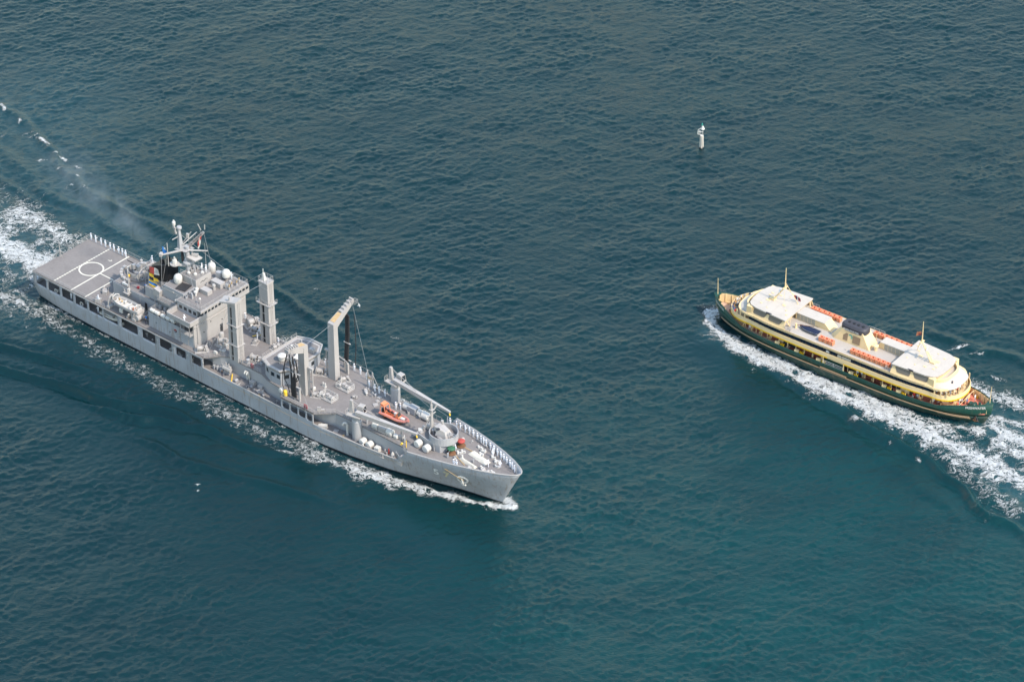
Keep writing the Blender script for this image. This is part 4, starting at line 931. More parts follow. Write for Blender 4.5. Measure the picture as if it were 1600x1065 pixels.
# ram tensioner cage
m = MB('lgrey'); m.box(49.6, 52.6, -4.2, -1.4, 7.0, 7.35)
for k in range(9): a = 49.8+random.random()*2.6; c = -4.0+random.random()*2.4; m.tube((a, c, 7.3), (a, c, 7.9+random.random()*1.2), 0.22)
m.lathe([(0.55, 0), (0.6, 0.8), (0.5, 1.3), (0.1, 1.5)], (50.0, -2.3, 8.2), 12); m.build('valve_skid', ship)
m = MB('lgrey'); m.box(58.4, 58.6, -5.3, -5.1, 7, 7.9); m.use('white'); m.box(51.6, 52.4, -6.4, -6.0, 7.1, 7.7); m.build('white_locker', ship)
rail([(51.3, -8.7, 7), (53.3, -6.3, 7), (55.0, -5.5, 7)], ship, 1.0, 1.0, 3); rail([(58.0, -5.25, 7), (64.0, -5.25, 7)], ship, 1.0, 1.0, 4, 0.035)
rail([(73.0, -6.8, 7), (73.0, -8.85, 7), (82.0, -8.85, 7), (85.3, -5.8, 7)], ship, 1.0, 1.2, 3, 0.035); rail([(85.3, -5.7, 7), (103.6, -5.7, 7)], ship, 0.9, 1.6, 3, 0.03)
rail([(51, 8.8, 7), (53.2, 6.2, 7), (55, 5.4, 7), (64, 5.4, 7)], ship, 1.0, 1.2, 3, 0.03); rail([(73, 8.8, 7), (82, 8.8, 7), (85.3, 5.7, 7), (103.6, 5.7, 7)], ship, 1.0, 1.4, 3, 0.035)
for x, y, mat, s_ in ((61.4, -5.1, 'dred', (0.9, 0.2, 0.9)), (79.6, -8.6, 'dred', (0.9, 0.2, 0.8))): MB(mat).cbox((x, y, 7.6), s_).build('red_panel', ship, 'dull red panel', smooth=False)
for x in (60.2, 60.8): 
    m = MB('white'); m.path([(x, -5.5, 3.9), (x, -5.7, 6.0), (x, -6.0, 6.3), (x, -6.3, 5.8)], 0.16, 8); m.build('swan_neck_vent', ship)
for x, s_ in ((62.0, 0.9), (64.3, 0.8)): MB('lgrey').cbox((x, -5.8, 3.6+s_*0.5), (1.2, 0.8, s_)).build('side_locker', ship, smooth=False)
MB('yellow').cbox((57.4, -7.2, 3.75), (2.6, 0.18, 0.12), -0.9, 0.2).build('yellow_pole', ship)
MB('yellow').cbox((54.2, 4.2, 7.3), (0.16, 2.4, 0.12), -0.6).build('yellow_pole', ship)
m = MB('rope'); m.tube((65.6, -7.7, 3.62), (65.6, -7.7, 3.68), 0.3); m.build('deck_plug', ship); m = MB('rope'); m.tube((88.4, -7.0, 3.62), (88.4, -7.0, 3.68), 0.25); m.build('deck_plug', ship)
m = MB('grey')
for k in range(6): m.cbox((52.0+k*0.7, -6.8+0.25*(k % 3), 4.1), (0.5, 0.5, 0.9), k); m.tube((52.2+k*0.7, -5.9, 3.6), (52.2+k*0.7, -5.9, 5.0), 0.18)
m.build('walkway_machinery', ship)
m = MB('lgrey')
for x in (55.2, 56.0): m.tube((x, -6.5, 3.6), (x, -6.5, 6.5), 0.12)
m.cbox((55.6, -6.5, 5.4), (1.8, 0.5, 0.9)); m.tube((54.6, -6.7, 5.2), (56.7, -6.7, 5.2), 0.45); m.build('valve_manifold', ship)
MB('white').drum((72.3, -7.9, 8.0), 0.55, 0.8, 'y', 12).build('hose_drum', ship); m = MB('yellow'); m.lathe([(0.42, 0), (0.42, 1.1), (0.25, 1.25), (0.02, 1.3)], (73.4, -7.9, 7.2), 12); m.build('yellow_drum', ship, 'bright yellow drum')
m = MB('white'); m.lathe([(0.3, 0), (0.5, 0.3), (0.35, 0.7), (0.02, 0.8)], (82.8, -8.0, 3.6), 10); m.cbox((83.6, -7.7, 4.0), (1.4, 0.9, 0.8), 0.5); m.build('white_covered_gear', ship)
m = MB('lgrey'); m.cbox((82.2, -7.4, 7.5), (0.8, 0.25, 0.9), 0.6); m.cbox((82.6, -7.0, 7.3), (1.0, 0.3, 0.3), 0.8); m.build('rescue_rack', ship)
# goalpost frames at the port rail, forward
for x in (83.8, 85.2):
    m = MB('lgrey'); m.box(x-0.12, x+0.12, 5.3, 5.5, 7, 11.0); m.tube((x, 5.4, 10.6), (x+1.5, 5.8, 7.2), 0.07); m.build('rail_davit', ship, smooth=False)
MB('rope').box(83.6, 85.4, 5.35, 5.45, 9.2, 9.5).build('davit_board', ship, smooth=False)
# cranes
def crane(x, y, zb, h, ang, elev, length, label, seat=7.0):
    m = MB('grey'); m.lathe([(1.0, 0), (1.0, h-1.4), (0.85, h-1.2), (0.85, h-0.3), (1.05, h-0.1), (1.05, h)], (x, y, zb), 18)
    o = m.build('deck_crane', ship, label); zt = zb+h
    def P(u, v, w_): c, s_ = math.cos(ang), math.sin(ang); return (x+u*c-v*s_, y+u*s_+v*c, zt+w_)
    m = MB('lgrey'); m.hexa([P(-1.8, -1.3, 0), P(1.4, -1.3, 0), P(1.4, 1.3, 0), P(-1.8, 1.3, 0)], [P(-1.8, -1.3, 0.2), P(1.4, -1.3, 0.2), P(1.4, 1.3, 0.2), P(-1.8, 1.3, 0.2)]); m.build('slewing_platform', o, smooth=False)
    m = MB('lgrey'); m.hexa([P(-0.2, 0.3, 0.2), P(1.5, 0.3, 0.2), P(1.5, 1.7, 0.2), P(-0.2, 1.7, 0.2)], [P(0.0, 0.4, 1.8), P(1.2, 0.4, 1.8), P(1.2, 1.6, 1.8), P(0.0, 1.6, 1.8)]); cb = m.build('crane_cab', o, smooth=False)
    m = MB('glass'); m.hexa([P(1.48, 0.5, 0.6), P(1.52, 0.5, 0.6), P(1.52, 1.5, 0.6), P(1.48, 1.5, 0.6)], [P(1.26, 0.5, 1.6), P(1.30, 0.5, 1.6), P(1.30, 1.5, 1.6), P(1.26, 1.5, 1.6)]); m.build('cab_window', o, smooth=False)
    m = MB('lgrey'); m.hexa([P(-1.6, -0.3, 0.2), P(-0.6, -0.3, 0.2), P(-0.6, 0.3, 0.2), P(-1.6, 0.3, 0.2)], [P(-1.4, -0.25, 3.2), P(-0.9, -0.25, 3.2), P(-0.9, 0.25, 3.2), P(-1.4, 0.25, 3.2)]); m.build('king_post', o, smooth=False)
    ce, se = math.cos(elev), math.sin(elev)
    def B(u, v, w_): return P(0.2+u*ce-w_*se, v-0.5, 0.9+u*se+w_*ce)
    L_ = length
    m = MB('lgrey'); m.hexa([B(0, -0.45, -0.35), B(L_*0.45, -0.4, -0.65), B(L_*0.45, 0.4, -0.65), B(0, 0.45, -0.35)], [B(0, -0.45, 0.35), B(L_*0.45, -0.4, 0.35), B(L_*0.45, 0.4, 0.35), B(0, 0.45, 0.35)])
    m.hexa([B(L_*0.45, -0.4, -0.65), B(L_, -0.22, -0.12), B(L_, 0.22, -0.12), B(L_*0.45, 0.4, -0.65)], [B(L_*0.45, -0.4, 0.35), B(L_, -0.22, 0.25), B(L_, 0.22, 0.25), B(L_*0.45, 0.4, 0.35)]); m.build('boom', o, smooth=False)
    m = MB('yellow'); m.tube(B(L_-0.2, 0, -0.2), B(L_, 0, -0.8), 0.14); m.build('hook_block', o)
    m = MB('lgrey'); m.tube(P(-1.1, 0, 3.1), B(L_*0.4, 0, 0.4), 0.05); m.tube(P(0.3, -0.5, 0.3), B(L_*0.35, 0, -0.5), 0.16); m.build('luffing_stay', o)
    rail([P(-1.8, -1.3, 0.2), P(-1.8, 1.3, 0.2), P(-0.3, 1.3, 0.2)], o, 1.0, 0.8, 3, 0.035)
    return o
crane(91.3, -6.1, 3.6, 6.0, 0.21, -0.05, 14.0, 'starboard deck crane on a round pedestal')
crane(91.6, 5.2, 7.0, 4.6, -0.04, -0.04, 15.5, 'port deck crane')
m = MB('lgrey')
for d in (-0.45, 0.45): m.tube((101.6+d, -4.2-d*0.3, 7), (101.6, -4.2, 9.6), 0.09)
m.tube((101.2, -4.1, 7.8), (102.0, -4.3, 7.8), 0.06); m.build('boom_crutch', ship)
# containers and canisters
for x, y, z, r, l, ax, lb in ((95.0, -4.5, 7.75, 0.72, 1.5, 'x', None), (98.7, -4.4, 7.75, 0.72, 1.6, 'x', None), (100.4, -4.5, 7.6, 0.45, 1.0, 'x', None), (93.4, -6.7, 4.35, 0.72, 1.3, 'y', None), (95.2, -6.7, 4.35, 0.75, 1.3, 'y', None),
                              (95.4, 4.4, 7.8, 0.75, 1.6, 'x', None), (100.6, 4.3, 7.85, 0.85, 2.0, 'x', None), (98.9, 4.4, 7.8, 0.7, 1.0, 'x', None), (105.6, -3.7, 7.85, 0.78, 1.3, 'y', None), (108.0, -3.9, 7.85, 0.78, 1.3, 'y', None), (111.2, 3.2, 7.5, 0.4, 0.8, 'y', None)):
    m = MB('white'); m.drum((0, 0, 0), r, l, ax, 14); m.use('lgrey'); m.cbox((0, 0, -r*0.85), (l*0.6 if ax == 'x' else 0.8, l*0.6 if ax == 'y' else 0.8, 0.3)); m.build('raft_canister', ship, loc=(x, y, z))
MB('lgrey').box(96.0, 97.9, -5.1, -3.8, 7.2, 8.4).build('deck_container', ship, smooth=False); MB('grey').box(96.2, 98.2, 3.6, 5.1, 7.1, 8.6).build('deck_container', ship, smooth=False)
MB('white').cbox((97.3, -6.7, 4.2), (1.1, 1.0, 1.1), 0.1).build('white_box', ship, smooth=False)
m = MB('white'); m.path([(88.9, -6.4, 3.6), (88.9, -6.4, 6.2), (88.7, -6.6, 6.6), (88.3, -6.8, 6.5), (88.1, -6.9, 6.0)], 0.24, 8); m.build('swan_neck_vent', ship)
m = MB('lgrey'); m.tube((98.9, -6.2, 3.6), (98.9, -6.2, 4.6), 0.15); m.tube((99.4, -6.3, 3.6), (99.4, -6.3, 4.2), 0.2); m.use('red'); m.tube((99.8, -6.1, 3.9), (99.8, -6.1, 5.1), 0.14); m.use('white'); m.lathe([(0.35, 0), (0.35, 0.9), (0.02, 1.4)], (100.9, -6.2, 3.6), 8); m.build('hydrant_gear', ship)
m = MB('white'); m.box(90.9, 91.5, -5.82, -5.76, 5.0, 6.2); m.use('dark'); m.box(91.0, 91.4, -5.85, -5.82, 5.2, 6.0); m.build('wall_panel', ship, smooth=False)
m = MB('lgrey'); m.box(103.0, 104.2, -7.4, -5.8, 3.6, 4.4); m.box(103.6, 104.4, -7.2, -5.9, 4.4, 5.6)
m.build('step_box', ship, smooth=False)
m = MB('yellow'); m.tube((103.9, -5.4, 7), (103.9, -5.4, 8.6), 0.09); m.tube((103.0, -6.0, 7.6), (103.3, -5.9, 8.0), 0.2); m.build('yellow_stanchion', ship); rail([(104.2, -6.6, 7.02), (106.2, -7.4, 7.05)], ship, 1.0, 0.6, 4, 0.04)
# forward gun house with round tub, and the foremast behind it
g = MB('grey'); g.prism([(103.9, -2.4), (107.3, -2.9), (110.3, -2.6), (111.0, -1.2), (111.0, 1.2), (110.3, 2.6), (107.3, 2.9), (103.9, 2.4)], 7.0, 9.0); g.use('deck'); g.prism([(104.1, -2.2), (107.3, -2.7), (107.3, 2.7), (104.1, 2.2)], 9.001, 9.02); gh = g.build('gun_house', ship, smooth=False)
MB('grey').box(109.0, 109.04, -2.95, -2.7, 7.1, 8.8).build('door_edge', gh, smooth=False)
t_ = MB('grey'); n = 30
for i in range(n):
    t0, t1 = 2*PI*i/n, 2*PI*(i+1)/n
    t_.prism([(109.0+r*math.cos(t), 0.1+r*math.sin(t)) for r, t in ((2.95, t0), (2.95, t1), (2.8, t1), (2.8, t0))], 8.6, 10.3)
t_.use('deck'); t_.lathe([(0.05, 0), (2.82, 0), (2.82, 0.03), (0.05, 0.04)], (109.0, 0.1, 9.05), 24); t_.build('gun_tub', gh)
t_ = MB('lgrey'); t_.lathe([(1.5, 0), (1.5, 0.3), (1.2, 0.5)], (109.0, 0.1, 9.1), 16)
t_.hexa([(107.9, -1.3, 9.5), (110.5, -1.0, 9.5), (110.5, 1.2, 9.5), (107.9, 1.5, 9.5)], [(108.2, -0.9, 11.1), (109.9, -0.6, 10.7), (109.9, 0.8, 10.7), (108.2, 1.1, 11.1)]); t_.cbox((107.8, 0.1, 10.5), (1.2, 1.6, 1.1)); t_.tube((107.6, 1.3, 10), (107.6, 1.3, 11.6), 0.3)
t_.use('dark'); t_.lathe([(0.05, 0), (0.4, 0.01), (0.4, 0.1), (0.05, 0.12)], (108.4, -0.9, 11.0), 10); t_.use('grey')
for dy in (-0.25, 0.3): t_.tube((110.0, 0.1+dy, 10.2), (112.6, 0.1+dy, 10.6), 0.09, 0.07)
t_.build('gun_mount', gh)
m = MB('lgrey'); m.tube((106.1, -0.2, 9.0), (106.1, -0.2, 15.6), 0.42, 0.24, 10); m.cbox((106.1, -0.2, 13.2), (0.2, 2.4, 0.15)); m.cbox((106.2, -0.2, 14.4), (0.9, 0.9, 0.12)); m.tube((106.1, -0.2, 15.6), (106.1, -0.2, 16.6), 0.12); m.tube((106.4, 0.4, 14.4), (106.6, 0.9, 15.3), 0.15); m.tube((104.8, -1.2, 9.0), (106.1, -0.2, 13.5), 0.1); m.tube((104.8, 1.0, 9.0), (106.1, -0.2, 13.5), 0.1); m.build('foremast', ship)
for z in (10.2, 11.4, 12.6): pass
m = MB('lgrey'); m.cbox((103.6, -1.6, 8.0), (2.4, 0.7, 0.1), 0.2, -0.6); m.tube((102.8, -1.8, 7), (104.6, -1.5, 9.2), 0.06); m.use('rope'); m.tube((103.0, -1.2, 8.1), (104.6, -1.0, 9.3), 0.06); m.build('gun_house_ladder', ship)
m = MB('lgrey'); m.drum((105.0, 0.2, 9.6), 0.55, 1.0, 'y', 12); m.cbox((104.6, 1.4, 9.4), (0.8, 0.8, 0.8), 0.4); m.build('gun_house_gear', ship)
# forecastle gear: capstans, chains, hawse covers
for x, y, c, lb in ((112.0, 1.9, 'red', 'red capped capstan'), (112.2, -1.3, 'green', 'green capped capstan')):
    m = MB('rust'); m.lathe([(0.9, 0), (0.95, 0.25), (0.6, 0.4), (0.5, 0.9), (0.75, 1.2)], (x, y, 7.0), 16); m.use(c); m.lathe([(0.8, 1.2), (0.82, 1.4), (0.6, 1.55), (0.02, 1.6)], (x, y, 7.0), 16); m.build('capstan', ship, lb)
    m = MB('rope')
    for k in range(11): m.cbox((x+0.9+k*0.36, y-0.15*k+0.1 if c == 'green' else y-0.02*k, sheer(x+k*0.4)+0.14), (0.38, 0.14, 0.14), -0.3, 0, (k % 2)*PI/2)
    m.build('anchor_chain', ship)
cl = MB('cloth'); n = 12
def cover(name, x0, y0, x1, y1, wd, h, lb, seed=1):
    r = random.Random(seed); m = MB('cloth'); N = 14; K = 7; vs = []
    d = Vector((x1-x0, y1-y0, 0)); nrm = Vector((-d.y, d.x, 0)).normalized()
    for i in range(N+1):
        for j in range(K):
            s_ = (j/(K-1)-0.5)*2
            p = Vector((x0, y0, 0))+d*(i/N)+nrm*(s_*wd/2*(1+0.08*r.uniform(-1, 1)))
            hz = h*(1-abs(s_)**2.5)*(0.8+0.35*r.random())*(0.25 if i in (0, N) else 1)
            vs.append((p.x, p.y, sheer(p.x)+0.03+hz))
    m.add(vs, [[i*K+j, i*K+j+1, (i+1)*K+j+1, (i+1)*K+j] for i in range(N) for j in range(K-1)]); o = m.build(name, ship, lb)
    return o
cover('canvas_cover', 115.0, 1.5, 120.3, 0.4, 1.7, 0.45, 'broad white canvas cover on the forecastle', 1)
cover('canvas_cover', 114.6, -1.5, 119.4, -2.2, 0.9, 0.5, 'long narrow white canvas cover along the starboard chain', 2)
for x, y, s_ in ((116.8, 3.1, 0.9), (117.3, 1.9, 0.7), (120.6, -1.7, 0.8), (121.2, 1.9, 0.7), (113.8, 0.4, 0.6), (113.4, -0.4, 0.6), (115.4, 3.6, 0.5), (123.2, -1.6, 0.8), (119.8, 2.6, 0.5), (122.4, 0.6, 0.45)):
    m = MB('white'); m.cbox((x, y, sheer(x)+0.2), (s_*1.2, s_*0.7, 0.35), s_*7); m.tube((x-0.3, y, sheer(x)), (x-0.3, y, sheer(x)+0.7*s_+0.2), 0.2); m.tube((x+0.35, y+0.1, sheer(x)), (x+0.35, y+0.1, sheer(x)+0.5*s_+0.2), 0.18); m.build('mooring_bollard', ship)
for x, y, s_ in ((121.2, -2.2, 1.0), (122.3, -2.0, 0.8), (118.4, -3.2, 0.7)): 
    m = MB('lgrey'); m.drum((x, y, sheer(x)+0.45), 0.4*s_, 1.0*s_, 'y', 10); m.cbox((x+0.6*s_, y, sheer(x)+0.3), (0.4, 0.6, 0.5)); m.build('mooring_reel', ship)
for sd in (-1, 1):
    for x in (113.4, 115.8, 118.2):
        m = MB('lgrey'); m.tube((x, sd*(hb(x, 7.4)-0.9), 7.1), (x+0.1, sd*(hb(x, 7.4)-0.9), 7.6), 0.16); m.tube((x+0.5, sd*(hb(x, 7.4)-1.0), 7.1), (x+0.6, sd*(hb(x, 7.4)-1.0), 7.6), 0.16); m.build('fairlead', ship)
MB('blue').cbox((126.0, -1.3, 7.55), (0.9, 0.5, 0.2), 0.4).build('blue_tarpaulin', ship)
MB('lgrey').tube((127.3, 0.6, 7.6), (127.5, 0.6, 11.0), 0.07, 0.05).build('jack_staff', ship)
# hull number and anchor
def text_mesh(body, size, extrude=0.0):
    c = bpy.data.curves.new('lettering', 'FONT'); c.body = body; c.size = size; c.extrude = extrude; c.offset = 0.03*size; c.resolution_u = 3
    o = bpy.data.objects.new('lettering', c); COL.objects.link(o)
    dg = bpy.context.evaluated_depsgraph_get(); me_ = bpy.data.meshes.new_from_object(o.evaluated_get(dg))
    bpy.data.objects.remove(o); bpy.data.curves.remove(c)
    vs = [tuple(v.co) for v in me_.vertices]; fs = [list(p.vertices) for p in me_.polygons]
    bpy.data.meshes.remove(me_)
    return vs, fs
def hull_text(body, x0, z0, size, mat, sd=-1, stretch=1.0, name='hull_number', off=0.16):
    vs, fs = text_mesh(body, size)
    m = MB(mat); P = []
    for v in vs:
        u = x0+v[0]*stretch; z = z0+v[1]
        P.append((ux(u, z), sd*(hb(u, z)+off), z))
    if sd > 0: fs = [f[::-1] for f in fs]
    m.add(P, fs); return m.build(name, ship, smooth=False)
hull_text('5', 112.2, 4.0, 2.7, 'number'); hull_text('7', 114.6, 4.0, 2.7, 'rustnum')
for sd in (-1, 1):
    an = MB('white'); ax_, az_ = 119.0, 4.9; yb = hb(ax_, az_)
    X1 = ux(ax_, az_); an.path([(X1+1.0*math.cos(t), sd*(yb+0.2-0.34*math.cos(t)+0.28*math.sin(t)), az_+0.85*math.sin(t)) for t in [2*PI*i/16 for i in range(17)]], 0.2, 6); an = an.build('hawse_ring', ship)
    m = MB('white'); X0 = ux(ax_, az_); m.path([(X0-0.1, sd*(yb+0.45), az_+0.5), (X0+0.2, sd*(yb+0.35), az_-0.7), (X0+0.1, sd*(yb+0.1), az_-1.4)], 0.16, 6); m.path([(X0-0.7, sd*(yb-0.05), az_-0.6), (X0-0.3, sd*(yb+0.1), az_-1.25), (X0+0.15, sd*(yb+0.1), az_-1.4), (X0+0.8, sd*(yb+0.2), az_-1.0)], 0.17, 6); m.build('anchor', ship)
m = MB('rope'); m.path([(115.2, -hb(115.2, 6.6)-0.06, 6.6), (116.8, -hb(117, 5.8)-0.1, 5.7), (118.0, -hb(118.4, 5)-0.1, 4.9)], 0.05, 5); m.cbox((114.7, -hb(114.9, 6.7)-0.05, 6.7), (0.9, 0.1, 0.2)); m.build('hanging_line', ship)

# small fittings and rigging all over the decks
random.seed(31)
def fitting(x, y, z):
    k = random.randrange(7); m = MB(random.choice(('lgrey', 'lgrey', 'grey', 'white', 'grey'))); r = random.uniform(0.7, 1.25); a = random.uniform(0, 3)
    if k == 0: m.lathe([(0.18*r, 0), (0.18*r, 0.6*r), (0.34*r, 0.7*r), (0.34*r, 0.9*r), (0.1, 1.0*r)], (x, y, z), 10)
    elif k == 1: m.cbox((x, y, z+0.3*r), (0.8*r, 0.5*r, 0.6*r), a); m.use('dark'); m.cbox((x, y, z+0.61*r), (0.5*r, 0.3*r, 0.02), a)
    elif k == 2: m.path([(x, y, z), (x, y, z+0.9*r), (x+0.25, y, z+1.05*r), (x+0.4, y, z+0.8*r)], 0.1*r, 6)
    elif k == 3: m.tube((x, y, z), (x, y, z+0.7*r), 0.14*r, 0.14*r); m.tube((x+0.45*r, y, z), (x+0.45*r, y, z+0.7*r), 0.14*r); m.cbox((x+0.22*r, y, z+0.06), (0.9*r, 0.4*r, 0.1))
    elif k == 4: m.cbox((x, y, z+0.08), (0.9*r, 0.9*r, 0.16), a); m.lathe([(0.3*r, 0), (0.3*r, 0.05), (0.02, 0.06)], (x, y, z+0.16), 10)
    elif k == 5: m.drum((x, y, z+0.35*r), 0.26*r, 0.7*r, 'y', 10); m.cbox((x, y, z+0.06), (0.5*r, 0.7*r, 0.12))
    else: m.cbox((x, y, z+0.5*r), (0.3*r, 0.3*r, 1.0*r), a); m.tube((x, y, z+1.0*r), (x+0.3, y+0.2, z+1.5*r), 0.05, n=5)
    return m.build('deck_fitting', ship)
for x0, x1, y0, y1, z, n in ((48.2, 54.5, -6.0, 6.5, 7.0, 14), (58.5, 64.2, -4.8, 5.0, 7.0, 13), (72.3, 79.5, -7.5, 7.5, 7.0, 14), (83, 104, -5.2, -3.2, 7.0, 10), (84, 103, 2.5, 5.2, 7.0, 12), (20.5, 28.5, -3.2, 6.8, 10.2, 14), (34.5, 40.6, -3.4, 4.4, 15.16, 9), (41.2, 46.6, -4.6, 8.0, 15.17, 12),
                             (28.9, 34.2, -2.9, 1.0, 12.6, 6), (52.5, 72, -8.2, -6.4, 3.6, 12), (83.5, 102, -8.0, -6.3, 3.6, 8), (65.2, 71.0, -4.5, 4.5, 10.77, 8), (37.0, 40.9, 0.1, 3.8, 17.5, 5), (111, 118, -3.6, 4.2, 7.1, 6), (20.5, 33, -8.3, -6.0, 7.0, 7), (34.6, 43.8, -7.0, -4.8, 10.32, 7), (6, 50, -8.3, -6.8, 3.6, 16), (103.9, 107.0, -2.0, 2.0, 9.02, 5), (85.5, 90.5, -4.5, 3.0, 7.0, 4)):
    for _ in range(n): fitting(random.uniform(x0, x1), random.uniform(y0, y1), z)
for a, b_ in (((34.9, 1.3, 26.5), (20.5, 6.8, 10.4)), ((35.2, 1.4, 26.0), (46.8, 7.8, 15.3)), ((35.2, 1.4, 26.0), (46.8, -5.2, 15.3)), ((36.8, 7.0, 24.2), (38.4, 7.4, 15.4)), ((33.6, -2.4, 21.9), (34.6, -3.8, 15.3)), ((56.6, 4.4, 23.8), (47.2, 6.0, 15.2)), ((106.1, -0.2, 15.4), (127.4, 0.6, 10.8)), ((106.1, -0.2, 14.5), (92, 4.6, 13.5)), ((56.2, -5, 21.4), (57, 3.8, 21.6)), ((76.6, 3.2, 20.4), (76.0, -4.4, 18.7)), ((56.6, -5.4, 21.2), (51.5, -8.5, 7.2)), ((57.0, 4.4, 21.4), (52, 8.6, 7.2)), ((75.6, -9.2, 19.6), (80.5, -8.6, 7.3)), ((76.6, 9.0, 23.2), (81.0, 8.6, 7.2)), ((75.6, -4.6, 18.4), (68, -4, 11.0))):
    MB('grey').tube(a, b_, 0.028, n=4).build('stay_wire', ship, smooth=False)

# ------------------------------------------------------------------ things that stand on or hang from the ship
def on_ship(x, y, z): return MS @ Vector((x, y, z))
# covered gear cages
def cage(x, y, label, rz=0.0):
    t = thing('gear_cage', label, 'deck cage', on_ship(x, y, 7.016), SHIP_H+rz, 'wire cages of gear on the forward cargo deck')
    m = MB('lgrey'); m.box(-1.6, 1.6, -1.0, 1.0, 0, 0.14); m.build('base', t, smooth=False)
    m = MB('white')
    for x_ in (-1.6, -0.55, 0.55, 1.6):
        for y_ in (-1.0, 1.0): m.tube((x_, y_, 0.1), (x_, y_, 1.3), 0.05, n=5)
    for z in (0.5, 0.9, 1.3):
        for y_ in (-1, 1): m.tube((-1.6, y_, z), (1.6, y_, z), 0.04, n=4)
        for x_ in (-1.6, 1.6): m.tube((x_, -1, z), (x_, 1, z), 0.04, n=4)
    m.build('cage_frame', t, smooth=False)
    m = MB('lgrey'); m.drum((0.7, 0, 0.7), 0.42, 1.3, 'x', 12); m.cbox((-0.5, 0.2, 0.55), (0.7, 0.8, 0.8)); m.drum((-1.2, -0.3, 0.6), 0.35, 0.8, 'y', 10); m.tube((-1.7, 0.6, 0.1), (-1.9, 0.9, 1.7), 0.14); m.build('stowed_gear', t)
    return t
cage(80.9, 1.8, 'wire cage of gear nearer the port hose mast on the forward deck'); cage(80.8, -3.0, 'wire cage of gear nearer the starboard edge of the forward deck')
# ship's lifeboat in its davits
def boat_hull(m, L_, B_, H_, tr=0.55, n=12, fl=0.12):
    prof = []
    for i in range(n+1):
        s_ = i/n; x = -L_/2+L_*s_
        b_ = B_/2*(tr+(1-tr)*min(1, s_*3))*(1-max(0, (s_-0.55)/0.45)**2.2)
        kz = H_*(0.0+0.55*max(0, (s_-0.7)/0.3)**2)
        sh = H_+0.25*H_*max(0, (s_-0.5)/0.5)**2
        prof.append([(x, -b_, sh), (x, -b_*0.92, kz+(sh-kz)*0.45), (x, -b_*0.45, kz+(sh-kz)*0.08), (x, 0, kz), (x, b_*0.45, kz+(sh-kz)*0.08), (x, b_*0.92, kz+(sh-kz)*0.45), (x, b_, sh)])
    K = 7; vs = [p for r in prof for p in r]
    fs = [[i*K+j, i*K+j+1, (i+1)*K+j+1, (i+1)*K+j] for i in range(n) for j in range(K-1)]+[[j for j in range(K)][::-1]]
    m.add(vs, fs); return prof
lb_ = thing('lifeboat', 'open grey motor launch slung beside the hangar on the starboard side', 'launch', on_ship(27.0, -7.2, 8.1), SHIP_H+PI)
m = MB('lgrey'); pf = boat_hull(m, 8.8, 2.7, 1.35, 0.75); o = m.build('hull', lb_); sm = o.modifiers.new('thickness', 'SOLIDIFY'); sm.thickness = 0.08
m = MB('lgrey'); m.path([tuple(r[0]) for r in pf], 0.09, 6); m.path([tuple(r[6]) for r in pf], 0.09, 6); m.build('gunwale', lb_)
m = MB('white'); m.box(-3.9, 3.0, -1.0, 1.0, 0.7, 0.78); m.box(-3.8, -3.2, -1.0, 1.0, 0.78, 1.15)
m.build('floor', lb_, smooth=False)
random.seed(9)
for k in range(4):
    m = MB('white'); m.box(-2.4+k*1.6, -2.05+k*1.6, -1.1, 1.1, 1.0, 1.1); m.build('thwart', lb_, smooth=False)
for k in range(8):
    m = MB(random.choice(('white', 'rope', 'lgrey', 'white', 'orange'))); m.cbox((random.uniform(-3.2, 3.0), random.uniform(-0.7, 0.7), 1.2), (random.uniform(0.3, 0.9), random.uniform(0.25, 0.5), random.uniform(0.3, 0.6)), random.random()*3); m.build('stowed_gear', lb_)
for x in (-3.4, 3.0):
    m = MB('white'); m.path([(x, -0.9, 1.0), (x-0.1, -0.8, 2.0), (x, 0, 2.4), (x+0.1, 0.8, 2.0), (x, 0.9, 1.0)], 0.10, 6); m.build('lifting_frame', lb_)
# orange rescue boat on deck
rb = thing('rescue_boat', 'orange rigid inflatable rescue boat lying on the deck between the two cranes', 'rescue boat', on_ship(96.1, 0.1, 7.25), SHIP_H+0.03)
m = MB('grey'); boat_hull(m, 6.6, 2.0, 0.7, 0.85); m.build('hull', rb)
m = MB('orange'); pts = [(-3.4, 0.95, 0.75), (1.2, 0.95, 0.78), (2.6, 0.6, 0.92), (3.4, 0, 1.05), (2.6, -0.6, 0.92), (1.2, -0.95, 0.78), (-3.4, -0.95, 0.75)]; m.use('pink'); m.path(pts, 0.27, 8); m.use('orange'); m.path([(p[0], p[1]*1.22, p[2]+0.02) for p in pts], 0.08, 5); m.build('inflatable_tube', rb)
m = MB('orange'); m.box(-3.0, 2.4, -0.7, 0.7, 0.55, 0.62); m.build('floor', rb, smooth=False)
m = MB('orange'); m.hexa([(0.3, -0.5, 0.62), (1.3, -0.5, 0.62), (1.3, 0.5, 0.62), (0.3, 0.5, 0.62)], [(0.5, -0.4, 1.7), (1.0, -0.4, 1.7), (1.0, 0.4, 1.7), (0.5, 0.4, 1.7)]); m.use('glass'); m.hexa([(0.95, -0.42, 1.3), (1.2, -0.42, 1.3), (1.2, 0.42, 1.3), (0.95, 0.42, 1.3)], [(0.85, -0.38, 2.0), (0.9, -0.38, 2.0), (0.9, 0.38, 2.0), (0.85, 0.38, 2.0)]); m.build('steering_console', rb)
for x in (-1.6, -0.6):
    m = MB('orange'); m.cbox((x, 0, 0.95), (0.7, 0.4, 0.5)); m.use('black'); m.cbox((x, 0, 1.24), (0.65, 0.4, 0.1)); m.cbox((x-0.3, 0, 1.45), (0.1, 0.4, 0.4)); m.build('jockey_seat', rb)
